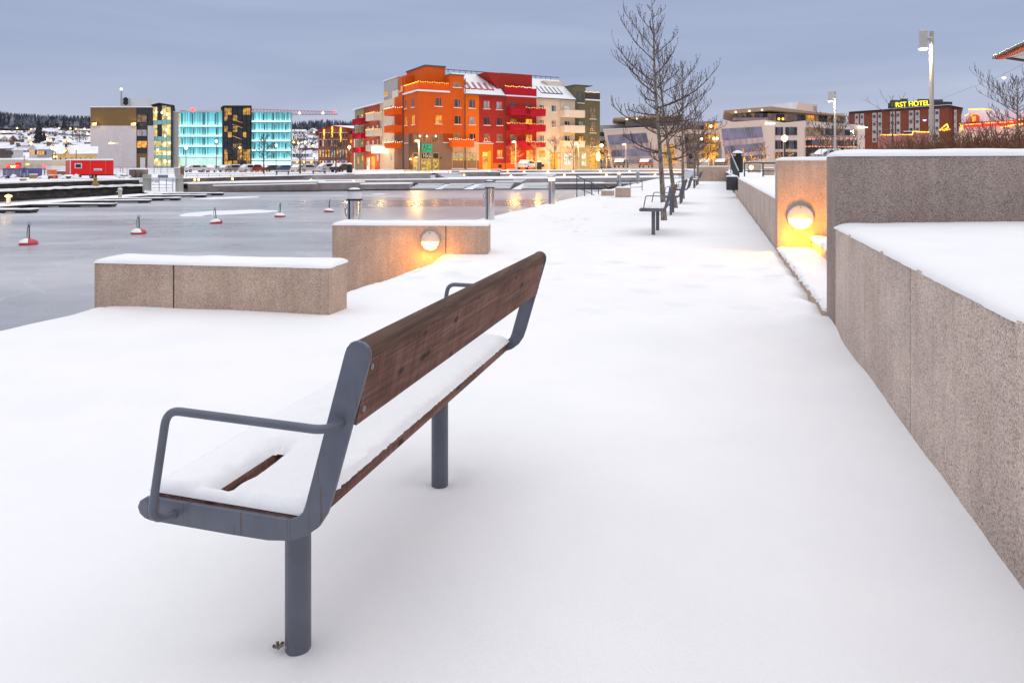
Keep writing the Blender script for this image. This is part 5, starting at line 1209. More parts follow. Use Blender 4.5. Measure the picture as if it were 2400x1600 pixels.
# dark stair tower in the middle
pp('stair_tower', 522, 249, 589, 396, YO-.2, 24, 'black_metal', of); part('tower_roof', MB().pxpoly([(517, 252), (524, 247.5), (589.5, 247.5), (589.5, 252.5), (524, 252.5)], YO-1.2, 26), M['black'], of, smooth=False)
rg = random.Random(8)
ys_ = [253.5, 270, 284, 296, 310, 323, 337, 350, 363, 377, 394]
for i, (y0, y1) in enumerate(zip(ys_, ys_[1:])):
    for a, b in ((526, 533.5), (534.3, 543), (546, 556), (557, 567.5), (569.5, 577), (578, 586.5)):
        lit = (i == 0 and (a < 544 or a > 569)) or (i > 6 and rg.random() < .62) or (rg.random() < .16)
        pp('glass_panel', a, y0, b, y1-.9, YO-.32, .1, 'lit_amber' if lit else 'pane_dark', of)
    if i in (2, 3, 5, 7): part('stair_flight', MB().tube([P(545, y0-4, YO-.4), P(568, y0+4, YO-.4)], .10, 4), M['lit_amber'], of)
# crane jib behind
YC = 330
cr_ = thing('tower_crane', 'red and white crane jib carrying small lights behind the glass office', 'crane', P(430, 390, YC)); o = cr_.location
q = lambda x, y: P(x, y, YC)-o
m = MB()
for a, b in ((595, 791),):
    yb = lambda x: lerp(269.5, 268.5, (x-580)/212); yt = lambda x: lerp(255.5, 263, (x-580)/212)
    m.tube([q(430, 270), q(791, 268.3)], .28, 4); m.tube([q(560, 254.8), q(785, 262.6)], .2, 4)
    x = 566
    while x < 786: m.tube([q(x, yb(x)), q(x+4, yt(x+4))], .13, 3, False); m.tube([q(x+4, yt(x+4)), q(x+8, yb(x+8))], .13, 3, False); x += 8
part('jib', m, M['crane_red'] if 'crane_red' in M else mat_c('crane_red', (.45,.28,.30)), cr_); part('mast', MB().box(-1, -1, -4, 1, 1, 27), M['galv'], cr_, smooth=False)
for x, y, mm in ((702, 265.5, 'lamp_white'), (757, 265.5, 'lamp_white'), (784.8, 262, 'lamp_red')): part('work_light', MB().ball(q(x, y, ), .55, 8), M[mm], cr_)
part('tie_rod', MB().tube([q(430, 262), q(560, 254.8)], .12, 4), M['galv'], cr_)
ho = solo('red_beacon', MB().lathe([(.8, 0), (.6, .5), (.3, .9), (.02, 1.0)], 12), M['lamp_red'], 'red warning beacon glowing on the roof edge of the glass office', 'beacon', P(452, 260.5, YO+2))

# brick mill house with three lit columns
YB = 190
bh = thing('brick_house', 'brown brick gabled house with three vertical light chains and a red roof edge', 'building', (0, 0, 0))
part('wall', MB().pxpoly([(746, 308), (777, 296.5), (814, 302), (814, 402), (746, 402)], YB, 24), M['brick_far'], bh, smooth=False); pp('wall', 814, 302, 829, 402, YB+1.5, 20, 'salmon', bh, 'paler brick side wing')
part('roof', MB().pxpoly([(741, 307.6), (776.5, 294.3), (829, 301.2), (829, 303), (776.5, 297.2), (741, 309.2)], YB-.6, 28), M['crimson'], bh, 'red roof edge', smooth=False)
part('roof_snow', MB().add([P(776.5, 294.2, YB-.5), P(830, 295, YB+14), P(830, 301.2, YB-.5)], [(0, 1, 2)]), M['snow'], bh, smooth=False)
for r_, (y0, y1) in enumerate(((312, 322.5), (328, 343.5), (353, 369), (378, 392))):
    for k in range(10):
        x = 748.6+6.75*k; pm = rg.choice([['pane_dark', 'pane_dark', 'lit_dim'], ['pane', 'lit_cool', 'pane_dark'], ['lit_gold', 'lit_cool', 'lit_cool'], ['lit_gold', 'lit_white', 'lit_gold']][r_])
        w_ = pp('window', x, y0-.2, x+4.2, y1, YB-.1, .2, 'salmon', bh); pp('pane', x+.5, y0+.4, x+3.7, y1-.4, YB-.16, .05, pm, w_); pp('lintel', x-.4, y0-1.1, x+4.6, y0-.25, YB-.25, .3, 'snow', w_)
for x, y0, y1 in ((759.5, 305, 326), (778.6, 298, 322), (798.3, 300.5, 334)):
    m = MB(); y = y0
    while y < y1: m.ball(P(x+rg.uniform(-.6, .6), y, YB-.5), .10+.16*(1-(y-y0)/(y1-y0)), 4); y += 1.3
    part('light_chain', m, M['string_gold'], bh, smooth=False)
for y0, y1, pm in ((307, 314.5, 'pane_dark'), (327, 336, 'lit_gold'), (354, 363, 'lit_dim'), (382, 389, 'lit_gold')): w_ = pp('window', 820, y0, 826, y1, YB+1.4, .2, 'frame_red', bh); pp('pane', 820.7, y0+.7, 825.3, y1-.7, YB+1.3, .1, pm, w_)

# ================================================================== slanted white offices
def slant(label, Y, out, glass, dark_cols, depth, top):
    t = thing('office_pavilion', label, 'building', (0, 0, 0)); part('wall', MB().pxpoly(out, Y, depth), M['office_white'], t, smooth=False)
    (ax_, ay), (bx, by_), (cx_, cy), (dx, dy) = glass      # TL TR BR BL
    lf = lambda f: (lerp(ax_, dx, f), lerp(ay, dy, f)); rt = lambda f: (lerp(bx, cx_, f), lerp(by_, cy, f))
    for f0, f1, pm in ((0, .33, 'pane_purple_reflection'), (.335, .50, 'pane_pink'), (.505, .74, 'pane_purple_reflection'), (.745, .85, 'pane_pink'), (.855, 1, 'pane_purple_reflection')):
        b = part('glass_band', MB().pxpoly([lf(f0), rt(f0), rt(f1), lf(f1)], Y-.12, .1), M[pm], t, smooth=False)
        for k in range(1, 7):
            g = k/7; a0 = [lerp(lf(f0)[i], rt(f0)[i], g) for i in (0, 1)]; a1 = [lerp(lf(f1)[i], rt(f1)[i], g) for i in (0, 1)]
            part('mullion', MB().tube([P(*a0, Y-.16), P(*a1, Y-.16)], .05, 4), M['office_grey'], b)
    return t
Y1 = 150
f1 = slant('white office with slanting end and leaning glass, seen beyond the olive house', Y1, [(1415.5, 304.5), (1602, 295.5), (1610, 398), (1434, 398)], [(1423.5, 317.5), (1514.5, 311.5), (1532, 384), (1437.5, 386)], [], 25, None)
part('roof_snow', MB().pxpoly([(1414.5, 303), (1603, 294), (1603, 295.6), (1415, 304.6)], Y1-.2, 25), M['snow'], f1, smooth=False)
part('upper_storey', MB().pxpoly([(1466, 281), (1595, 277), (1595, 296), (1466, 297)], Y1+6, 18), M['office_grey'], f1, smooth=False); part('canopy_roof', MB().pxpoly([(1437, 276.5), (1520, 271.5), (1600, 270), (1600, 273.5), (1520, 276.5), (1470, 281), (1450, 280)], Y1+2, 22), M['soffit'], f1, smooth=False); part('canopy_snow', MB().pxpoly([(1436, 276), (1520, 270.8), (1601, 269.3), (1601, 270), (1520, 271.6), (1437, 276.6)], Y1+2, 22), M['snow'], f1, smooth=False)
part('upper_storey', MB().pxpoly([(1404, 294), (1466, 292), (1466, 400), (1404, 400)], Y1+10, 10), M['office_grey'], f1, smooth=False)
for y in (310, 330, 352): pp('window', 1406, y, 1424, y+9, Y1+9.8, .1, 'pane_dark', f1)
for x, y in ((1469, 280), (1492, 278.6)): part('soffit_light', MB().ball(P(x, y, Y1+1.8), .2, 6), M['lamp_white'], f1)
w_ = pp('window', 1557, 338, 1580, 386, Y1-.1, .2, 'frame_gold', f1)
for k in range(4): pp('pane', 1558+5.6*k, 339, 1562.6+5.6*k, 385, Y1-.2, .05, 'lit_amber', w_)
# linking atrium, lit gold
lk = thing('atrium', 'golden lit glass atrium linking the two white offices behind the trees', 'building', (0, 0, 0)); YL = 158
pp('wall', 1602, 285, 1692, 400, YL+.3, 15, 'office_grey', lk)
for y0, y1 in ((289, 303), (316, 334), (338, 352), (356, 372), (375, 390)):
    for k in range(5): pp('pane', 1651+7*k, y0, 1657+7*k, y1, YL, .1, 'lit_gold' if (k+int(y0)) % 3 else 'lit_amber', lk)
    for k in range(5): pp('pane', 1606+9*k, y0+6, 1613+9*k, y1, YL, .1, rg.choice(['pane_dark', 'lit_dim', 'lit_dim']), lk)
pp('spandrel', 1602, 304, 1690, 314, YL-.2, .3, 'office_white', lk)
for x, y in ((1673.5, 325), (1680.5, 325), (1666, 296), (1644, 326)): part('pendant_lamp', MB().ball(P(x, y, YL-1), .35, 8), M['lamp_white'], lk)
Y2 = 128
f2_ = slant('large white office with glazed roof storey and slanting glass front, beside the brick hotel', Y2, [(1682.5, 288.5), (1790, 281), (1816, 284), (1816, 398), (1704, 398)], [(1691, 302.5), (1785, 297), (1797, 372), (1703, 384)], [], 22, None)
part('wall', MB().pxpoly([(1816.3, 284.3), (1838, 287.5), (1885, 283), (2027, 294), (2027, 398), (1816.3, 398)], Y2+.2, 22), M['office_white'], f2_, smooth=False)
for x0, x1, rows_ in ((1817, 1835.5, ((298, 317.5), (329, 350), (356, 372))), (1840.5, 1868.5, ((298, 317.5), (329, 350), (356, 372)))):
    for y0, y1 in rows_:
        w_ = pp('window', x0, y0, x1, y1, Y2+.1, .1, 'office_grey', f2_); n = 3
        for k in range(n): a = lerp(x0, x1, k/n); b = lerp(x0, x1, (k+1)/n); pp('pane', a+.5, y0+.7, b-.5, y1-.7, Y2+.02, .05, ('pane_dark', 'pane', 'pane_dark')[k], w_)
for y0, y1, pms in ((298, 318, ('lit_dim', 'pane_dark', 'lit_dim', 'pane_dark')), (319, 327, ('pane_pink',)*4), (327.5, 343, ('pane_purple_reflection', 'lit_dim', 'lit_dim', 'pane_dark')), (344, 374, ('pane_dark', 'lit_dim', 'pane_dark', 'lit_dim'))):
    w_ = part('window', MB().pxpoly([(1888, y0), (2010, y0+(7 if y0 < 300 else 2)), (2010, y1), (1888, y1)], Y2+.05, .12), M['office_grey'], f2_, smooth=False)
    for k in range(8):
        a, b = lerp(1889, 2010, k/8), lerp(1889, 2009, (k+1)/8); sh = lambda x: (7 if y0 < 300 else 2)*(x-1888)/122
        part('pane', MB().pxpoly([(a, y0+.8+sh(a)), (b-.8, y0+.8+sh(b)), (b-.8, y1-.6), (a, y1-.6)], Y2-.02, .05), M[rg.choice(pms)], w_, smooth=False)
m = MB()
for y in (325.5, 343.5): 
    for k in range(24): m.ball(P(1890+5*k+rg.uniform(-2, 2), y+rg.uniform(-1, 1)+.02*k, Y2-.2), .10, 4)
part('string_lights', m, M.setdefault('string_orange', glow('string_orange', (1,.22,.04), 3)), f2_, smooth=False)
# roof storey under a broad canopy
pp('roof_storey', 1718, 266, 1980, 285, Y2+3, 16, 'office_grey', f2_)
for k in range(26):
    a = 1719+10*k; pm = 'lit_gold' if a in (1889, 1899) else rg.choice(['pane_dark', 'lit_dim', 'pane_pink', 'pane_purple_reflection']); y0 = lerp(266, 273, max(0, (a-1803)/177)) if a > 1803 else 265
    pp('roof_glass', a, y0+1, a+9, 284+max(0, (a-1880)*.06), Y2+2.9, .08, pm, f2_)
part('canopy_roof', MB().pxpoly([(1697, 259), (1806, 250), (1983, 271), (1983, 272.6), (1806, 258), (1717, 266.5)], Y2-.5, 24), M['soffit'], f2_, smooth=False); part('canopy_snow', MB().pxpoly([(1696, 258.4), (1806, 249.2), (1984, 270), (1984, 271), (1806, 250.2), (1697, 259.2)], Y2-.6, 24), M['office_white'], f2_, smooth=False)
pp('balustrade', 1718, 276, 1800, 283, Y2+1, .1, 'pane_pink', f2_)
for x, y in ((1724.5, 261.5), (1756.5, 259), (1786, 256.6)): part('soffit_light', MB().ball(P(x, y+1.5, Y2-.6), .16, 6), M['lamp_white'], f2_)
part('plant_room', MB().pxpoly([(1816, 244), (1871, 240), (1916, 245), (1916, 262), (1868, 262), (1818, 262)], Y2+9, 10), M['office_white'], f2_, smooth=False); part('plant_roof', MB().pxpoly([(1812, 244), (1871, 239.5), (1867, 258), (1822, 256)], Y2+8.8, .15), M['far_snow'], f2_, smooth=False); pp('plant_louvre', 1907, 249, 1914, 262, Y2+8.9, .1, 'office_grey', f2_)
for x, y, r_ in ((1825.5, 279, .16), (1835, 279, .14)): part('terrace_lamp', MB().ball(P(x, y, Y2+2), .26, 8), M['string_gold'], f2_)
for x, y in ((1796, 289.3), (2013, 298.3)):
    part('sign_disc', MB().lathe([(.24, 0), (.24, -.1), (.01, -.12)], 18, tuple(P(x, y, Y2-.1)), ax='y'), M['string_white'], f2_)
    o = bpy.data.objects.new('sign_lettering', text_mesh('mpulsen', .42, M['string_cyan'], .02, 'LEFT')); COL.objects.link(o); o.parent = f2_; o.location = P(x+3.6, y+.3, Y2-.15)

# ================================================================== brick hotel
YH = 175
ht = thing('brick_hotel', 'dark red brick hotel with pale window strips and yellow rooftop lettering', 'building', (0, 0, 0))
part('wall', MB().pxpoly([(1990.5, 265), (2225, 249), (2225, 400), (1990.5, 400)], YH, 20), M['brick_hotel'], ht, smooth=False); part('wall', MB().pxpoly([(2225.3, 249.5), (2253, 255.5), (2253, 400), (2225.3, 400)], YH+.3, 20), M['brick_hotel'], ht, smooth=False)
part('roof_edge', MB().pxpoly([(1990, 262.2), (2225, 246.2), (2257, 252.6), (2257, 254.6), (2225, 249.2), (1990, 265.4)], YH-.5, 22), M['black'], ht, smooth=False); part('roof_snow', MB().pxpoly([(1990, 261), (2225, 245), (2257, 251.6), (2257, 252.8), (2225, 246.4), (1990, 262.4)], YH-.4, 22), M['far_snow'], ht, smooth=False)
part('sign_board', MB().pxpoly([(2081.5, 242), (2165, 237.6), (2232, 239), (2232, 245), (2165, 250), (2081.5, 255.5)], YH+3, 2), M['dark'], ht, smooth=False)
for x0, y0, x1, y1 in ((2086, 235, 2110, 242), (2110, 231.5, 2128, 240), (2150, 232.5, 2178, 240), (2188, 233.5, 2210, 242)): pp('roof_plant', x0, y0, x1, y1, YH+6, 4, 'roof_metal', ht)
for x0, x1, n, yt in ((2003, 2012.5, 4, 267), (2016, 2025, 4, 266.5), (2044, 2054.5, 4, 265), (2057.5, 2067, 4, 264.4), (2086, 2097, 4, 262), (2100.5, 2110, 4, 261.5), (2130, 2141, 4, 259.6), (2145, 2155.5, 4, 259), (2176, 2180, 4, 257), (2190.5, 2201.5, 4, 256.5), (2236, 2242, 4, 258)):
    s_ = part('window_strip', MB().pxpoly([(x0, yt), (x1, yt-.6), (x1, 334), (x0, 334)], YH-.1, .2), M['hotel_pale'], ht, smooth=False)
    for k in range(n): y = yt+4+18*k; w_ = pp('window', x0+1.6, y, x1-1.4, y+8.5, YH-.2, .12, 'frame_white', s_); 
    for k in range(n): y = yt+4+18*k; pp('pane', x0+2.2, y+.7, x1-2, y+7.8, YH-.24, .05, 'pane', s_)
for txt, px, size, mm in (('FI', 2088.5, 1.55, 'hotel_dim'), ('RST HOTEL', 2098.5, 1.72, 'hotel_letters')):
    if mm not in M: M[mm] = glow(mm, (1, .80, .02), 2.2 if mm == 'hotel_letters' else .16)
    o = bpy.data.objects.new('sign_lettering', text_mesh(txt, size, M[mm], .08, 'LEFT')); COL.objects.link(o); o.parent = ht; o.location = P(px, 247.3 if txt == 'FI' else 246.6, YH+2.8); o.rotation_euler = (0, R(-3.4), 0); o.scale = (1.02, 1, 1.05)
# red lit restaurant
YP = 88
rp_ = thing('lit_pavilion', 'low restaurant with snowy mansard roof, golden light chains and a red glowing band', 'building', (0, 0, 0))
part('wall', MB().pxpoly([(2248, 296), (2440, 282), (2440, 345), (2248, 345)], YP+.2, 14), M['office_white'], rp_, smooth=False)
part('roof', MB().pxpoly([(2253, 287), (2272, 258.5), (2335, 257), (2440, 262), (2440, 280)], YP+1, 12), M['far_snow'], rp_, smooth=False)
part('red_band', MB().pxpoly([(2258, 290.5), (2372, 282), (2440, 274), (2440, 284), (2372, 293), (2259, 299)], YP-.2, .3), glow('red_band', (1,.012,.012), 1.5), rp_, smooth=False)
def chain(name, pts, r, mat, par, Y, step=1.5, jit=.5):
    m = MB()
    for (a, b), (c, d) in zip(pts, pts[1:]):
        n = max(1, int(math.hypot(c-a, d-b)/step))
        for i in range(n): m.ball(P(lerp(a, c, i/n)+rg.uniform(-jit, jit), lerp(b, d, i/n)+rg.uniform(-jit, jit), Y+rg.uniform(-.03, .03)), r, 4)
    return part(name, m, M[mat], par, smooth=False)
chain('light_chain', [(2270, 257), (2300, 255.6), (2325, 257)], .075, 'string_gold', rp_, YP-.3, 1.2); chain('light_chain', [(2262, 271), (2270, 268)], .06, 'string_gold', rp_, YP-.3); chain('light_chain', [(2275, 272), (2282, 267.5), (2290, 267), (2297, 270)], .06, 'string_orange', rp_, YP-.3) if 'string_orange' in M else None
chain('light_chain', [(2250, 291), (2256, 300), (2252, 304), (2256, 294)], .07, 'string_gold', rp_, YP-.3, 1.0, 1.5); chain('light_chain', [(2345, 299), (2376, 293), (2400, 290)], .08, 'string_gold', rp_, YP-.4, 1.1, .6)
part('dormer', MB().pxpoly([(2272, 287), (2273, 274), (2280, 268.5), (2292, 269), (2296, 275), (2296, 286)], YP+.4, 5), M['salmon'], rp_, smooth=False); pp('dormer_glass', 2277, 272.5, 2287, 285, YP+.2, .1, 'lit_gold', rp_)
for x0, x1, yb in ((2261, 2274, 292.3), (2276, 2300, 291), (2309, 2335, 288.5), (2342, 2374, 287), (2383, 2398, 280.5)): 
    m = MB(); x = x0
    while x < x1: m.tube([P(x, yb+1.4-.04*(x-x0), YP-.5), P(x+1.2, yb-1.0-.04*(x-x0), YP-.5), P(x+2.2, yb+.9-.04*(x-x0), YP-.5)], .04, 4); x += 3
    part('band_lettering', m, M['string_gold'], rp_, smooth=False)
point(P(2320, 292, YP-3), (1, .08, .05), 90, .5); 
lr = thing('lit_kiosk', 'low pink kiosk outlined with golden light chains under the hotel', 'building', (0, 0, 0)); YK = 92
part('wall', MB().pxpoly([(2060, 318), (2180, 310), (2180, 345), (2060, 345)], YK, 6), mat_c('pink_wall', (.36,.16,.15)), lr, smooth=False); pp('canopy', 2119, 309, 2138, 313, YK-.4, 2, 'black', lr); part('canopy_snow', pbox(MB(), 2118, 307.4, 2138, 309, YK-.5, 2), M['snow'], lr, smooth=False)
chain('light_chain', [(2064, 316.5), (2138, 315.8), (2140, 308.5), (2148, 308.5), (2156, 309.5), (2184, 309.5)], .075, 'string_gold', lr, YK-.4, .8, .25)
chain('light_chain', [(2203, 305), (2212, 297), (2220, 291), (2222, 300), (2208, 306), (2228, 304)], .085, 'string_gold', lr, YK-.6, .7, .9)
# pavilion eave reaching in from the side
YE = 16
ev = thing('pavilion_roof', 'corner of a wooden pavilion roof with red boards and a dark gutter', 'roof', (0, 0, 0))
part('roof_sheet', MB().add([P(2324, 133, YE), P(2440, 80, YE-2.5), P(2500, 92, YE+4), P(2340, 136, YE+4)]+[p+Vector((0, 0, -.05)) for p in (P(2324, 133, YE), P(2440, 80, YE-2.5), P(2500, 92, YE+4), P(2340, 136, YE+4))], [(0,1,2,3),(7,6,5,4),(0,4,5,1),(1,5,6,2),(2,6,7,3),(3,7,4,0)]), M['roof_metal'], ev, smooth=False)
part('fascia_board', MB().add([P(2336, 133.5, YE+.05), P(2440, 88, YE-2.4), P(2440, 103, YE-2.4), P(2354, 138.5, YE+.05), P(2338, 139, YE+.05)]+[p+Vector((.02, .08, 0)) for p in (P(2336, 133.5, YE+.05), P(2440, 88, YE-2.4), P(2440, 103, YE-2.4), P(2354, 138.5, YE+.05), P(2338, 139, YE+.05))], [(0,1,2,3,4),(9,8,7,6,5),(0,5,6,1),(1,6,7,2),(2,7,8,3),(3,8,9,4),(4,9,5,0)]), M['salmon'], ev, smooth=False)
part('soffit_boards', MB().add([P(2356, 138, YE+.1), P(2440, 104, YE-2.3), P(2470, 134, YE+3)], [(0, 1, 2)]), M['lamp_body'], ev, smooth=False)
part('gutter_pipe', MB().tube([P(2352, 125, YE), P(2350, 131, YE-.05), P(2360, 136, YE), P(2410, 143.5, YE)], .035, 6), M['pipe'], ev)
part('roof_snow', MB().add([P(2328, 129.6, YE+.1), P(2440, 77, YE-2.4), P(2440, 79.6, YE-2.4), P(2328, 131.8, YE+.1)], [(0, 1, 2, 3)]), M['snow'], ev, smooth=False)
part('support_post', MB().tube([P(2480, 130, YE+2), P(2480, 130, YE+2)-Vector((0, 0, 3.0))], .08, 8), M['salmon'], ev)
# ================================================================== lamp posts, cable lamp
def street_lamp(label, px, head, base, Y, kind='can', watts=60, glowm='lamp_white', group='street lamps along the shore', arm=0):
    g = P(px, base, Y); hz = P(px, head, Y).z-g.z
    t = thing('street_lamp', label, 'lamp', g, 0, group)
    if kind == 'can':
        part('pole', MB().tube([(0, 0, -.3), (0, 0, hz+.28)], .048, 10), M['pole'], t)
        part('bracket', MB().tube([(0, 0, hz+.10), (-.19, -.02, hz+.10)], .06, 8), M['pole'], t)
        part('lamp_head', MB().lathe([(.085, hz-.16), (.095, hz-.15), (.095, hz+.28), (.05, hz+.30)], 16, (-.22, -.02, 0)), M['lamp_body'], t)
        part('lamp_glass', MB().lathe([(.01, hz-.20), (.08, hz-.19), (.11, hz-.165), (.09, hz-.15)], 16, (-.22, -.02, 0)), M['lamp_white'], t)
        point((-.22, -.02, hz-.27), (1, .80, .5), watts, .08, t)
    elif kind == 'globe':
        r = .33
        part('pole', MB().tube([(0, 0, -.3), (0, 0, hz-.2)], .09, 6), M['dark'], t); part('lantern', MB().lathe([(.12, hz-.35), (.30, hz-.1), (.32, hz+.1), (.1, hz+.3)], 10), M[glowm], t)
        if watts: point((0, -.9, hz-.3), WARM, watts, .3, t)
    else:
        part('pole', MB().tube([(0, 0, -.3), (0, 0, hz*.9), (-arm*.25, 0, hz*.985), (-arm, 0, hz)], .09, 6), M['pole'], t); part('lantern', MB().lathe([(.30, -.12), (.34, 0), (.1, .14)], 10, (-arm, 0, hz-.05)), M[glowm], t)
        if watts: point((-arm, -.6, hz-.4), WARM, watts, .3, t)
    return t
street_lamp('tallest lamp post, pale pole with lit can head behind the dark granite wall', 2183.5, 100, 352, 17, watts=150)
street_lamp('lit can headed lamp post beyond the hedge next to the granite piers', 1957, 229, 380, 31, watts=100)
street_lamp('small lit can headed lamp post in front of the hotel corner', 2001, 303, 385, 60, watts=110)
street_lamp('pale lamp post with round glowing head in front of the white office windows', 1839, 324, 392, 70, kind='globe', watts=60)
street_lamp('bright starlike lamp on a white post before the corner shop', 982, 329, 405, 96, kind='arm', watts=900, glowm='lamp_warm', arm=.25)
street_lamp('white lamp post standing before the red balconies', 1209, 332, 399, 108, kind='arm', watts=250, arm=.3)
street_lamp('white lamp post between the cream and olive houses', 1356, 337, 395, 118, kind='arm', watts=350, arm=.35)
street_lamp('white lamp post in front of the slanted white office', 1467, 338, 393, 120, kind='arm', watts=60, arm=.3)
street_lamp('slim dark lamp post at the olive house corner', 1410, 341, 394, 128, kind='globe', watts=500, glowm='lamp_white')
street_lamp('dark post with square bright lantern beside the brick house', 818.5, 345, 405, 135, kind='globe', watts=500)
street_lamp('lamp post in the car park before the dark stair tower', 561, 346.5, 401, 160, kind='globe', watts=200)
street_lamp('lamp post before the turquoise wing near the dark tower', 507, 331, 401, 160, kind='globe', watts=120)
street_lamp('low lamp post before the turquoise wing by the gate', 436, 347, 401, 165, kind='globe', watts=100)
street_lamp('lamp post beside a bare tree before the turquoise wing', 647, 341, 401, 160, kind='globe', watts=150)
street_lamp('lamp post with wide bright head beside the glass office end', 715.5, 333, 398, 175, kind='globe', watts=260)
street_lamp('lamp post low beside the brick house gable', 737, 364, 398, 175, kind='globe', watts=200)
street_lamp('curved lamp post leaning before the pale blank wall', 288, 335, 402, 120, kind='arm', watts=250, glowm='lamp_warm', arm=2.1)
street_lamp('orange starlike lamp before the yellow house roof', 178.5, 346, 396, 140, kind='globe', watts=300, glowm='lamp_warm')
street_lamp('orange lamp beside the yellow house, higher of a pair', 123.5, 347.5, 396, 150, kind='globe', watts=150, glowm='lamp_warm')
street_lamp('orange lamp beside the yellow house, lower of a pair', 130, 350.5, 396, 150, kind='globe', watts=150, glowm='lamp_warm')
# warm pools at the doors, coming from the lit entrances and the glowing bay
for px, py, w_, Y in ((958, 373, 500, 112), (893, 352, 700, 120), (866, 374, 700, 131), (851, 378, 500, 135), (1147, 372, 700, 112), (1302, 372, 700, 119), (1199, 358, 900, 112), (1262, 358, 1200, 115), (1400, 366, 1300, 120), (1330, 350, 500, 119), (1020, 345, 300, 108)):
    point(P(px, py, Y), (1, .50, .10), w_*.30, .4)
ls = thing('facade_lantern', 'blazing white lantern box under the lowest cream balcony', 'lamp', P(890, 350, 124)); part('lantern', MB().box(-1.4, -.3, -.7, 1.3, .3, .5), M['lamp_white'], ls)
ls = thing('facade_lantern', 'golden wall lantern on the olive house corner', 'lamp', P(1402, 366, 123)); part('lantern', MB().lathe([(.2, -.8), (.35, -.3), (.3, .5), (.1, .8)], 10), M['lamp_warm'], ls)
# overhead cable with a hanging lamp
ca = thing('hanging_lamp', 'small pendant lamp hanging from a thin cable over the street', 'lamp', P(2353, 174, 40)); o = ca.location
part('cable', MB().tube([P(2186, 240, 55)-o, P(2300, 196, 45)-o, Vector((0, 0, .0)), P(2420, 139, 34)-o], .008, 4), M['dark'], ca); part('lamp_shade', MB().lathe([(.03, .05), (.05, -.05), (.14, -.16), (.15, -.19)], 12), M['lamp_body'], ca); part('bulb', MB().ball((0, 0, -.2), .10, 8), M['lamp_white'], ca)
ca = thing('hanging_lamp', 'violet pendant lamp before the hotel bricks', 'lamp', P(2167, 281, 70)); part('lamp_shade', MB().lathe([(.05, .25), (.2, .1), (.22, 0)], 12), M['dark'], ca); part('bulb', MB().ball((0, 0, -.02), .17, 8, .7), glow('lamp_violet', (.75,.25,1), 6), ca); part('cable', MB().tube([(0, 0, .2), (2.6, 0, 1.2)], .02, 4), M['dark'], ca)

# ================================================================== trees and shrubs
SH = lambda t: .30+1.0*math.sin(min(1, (1-t)*1.05+.10)*math.pi*.55)
def street_tree(label, px, base, top, Y, seed, nb=22, fine=.75, mat='twig_grey', group='bare street trees across the basin', reach=None, z0=.28, lv=3):
    g = P(px, base, Y); h = P(px, top, Y).z-g.z
    t = thing('bare_tree', label, 'tree', g, 0, group)
    return bare_tree(t, h, h*.022, h*z0, nb, reach or h*.36, random.Random(seed), (M['bark'] if mat != 'twig_grey' else M['twig_grey'], M[mat]), (0, 0), fine, twig=.0004*Y, buds=False, rmin=Y*.00022, levels=lv, spread=.45)
street_tree('bare tree before the turquoise wing, branches against the bright glass', 618, 404, 312, 92, 1, 26)
street_tree('bare tree between the glass office and the brick house', 703, 404, 305, 92, 2, 24)
street_tree('bare tree in front of the brick house with light chains', 787, 403, 310, 92, 3, 26)
street_tree('small bare tree lit golden before the lower dark tower', 560, 398, 330, 150, 4, 20, .6)
for i, (px, top, lab) in enumerate(((1207, 333, 'small tree glowing gold in front of the red house'), (1255, 330, 'small tree glowing gold under the red balconies'), (1300, 320, 'thin young tree before the cream house door'), (1344, 328, 'thin young tree before the lit cream shop window'), (1386, 335, 'small golden tree before the olive house door'), (1421, 330, 'bushy golden tree at the corner of the slanted office'))):
    tr_ = street_tree(lab, px, 395.5, top, 106 if i != 5 else 124, 20+i, 20, .7, 'frost_twig' if i in (2, 3) else 'uplit_twig', 'young trees before the apartment house', h_ if False else None) if 'uplit_twig' in M else None
    if tr_ is None:
        M['uplit_twig'] = simple('uplit_twig', (.30,.19,.06), .8, 0, .2, 3); tr_ = street_tree(lab, px, 395.5, top, 106, 20+i, 20, .7, 'uplit_twig', 'young trees before the apartment house')  # golden uplight put into the twig colour itself
    if i not in (2, 3): point((.3, -1.2, 1.6), (1, .55, .08), 420 if i != 5 else 700, .25, tr_)
for i, px in enumerate((1567, 1585, 1640, 1660, 1672, 1708, 1740, 1762, 1790, 1825, 1850, 1913)):
    tr_ = street_tree(['young uplit tree seen between the near trunks', 'thin uplit tree beside the near trunks', 'thin uplit tree below the atrium', 'golden tree before the atrium glass', 'golden bushy tree at the atrium end', 'uplit tree at the edge of the large white office', 'uplit tree behind the black bin', 'small uplit tree past the black bin', 'larger bare tree before the white pier', 'tiny uplit tree below the office windows', 'uplit tree by the round headed lamp', 'uplit tree below the big office window'][i], px, 392, 345+(i*7) % 14-(14 if i in (3, 4, 8) else 0), 100, 60+i, 14, .6, 'uplit_twig', 'young uplit trees before the white offices', lv=3)
    point((.2, -.8, 1.0), (1, .50, .06), 170, .2, tr_)
street_tree('spreading dark bare tree between the tall lamp and the white office', 1950, 372, 296, 60, 90, 24, .8, 'twig_grey', 'larger bare trees on the plaza', reach=3.0)
street_tree('thin leaning bare tree in front of the hotel windows', 2092, 350, 225, 28, 91, 16, .5, 'twig_grey', 'larger bare trees on the plaza', reach=1.5, lv=2)
street_tree('large spreading bare tree at the edge of the view over the hedge', 2385, 345, 183, 24, 92, 30, 1.0, 'twig', 'larger bare trees on the plaza', reach=2.0, z0=.18)
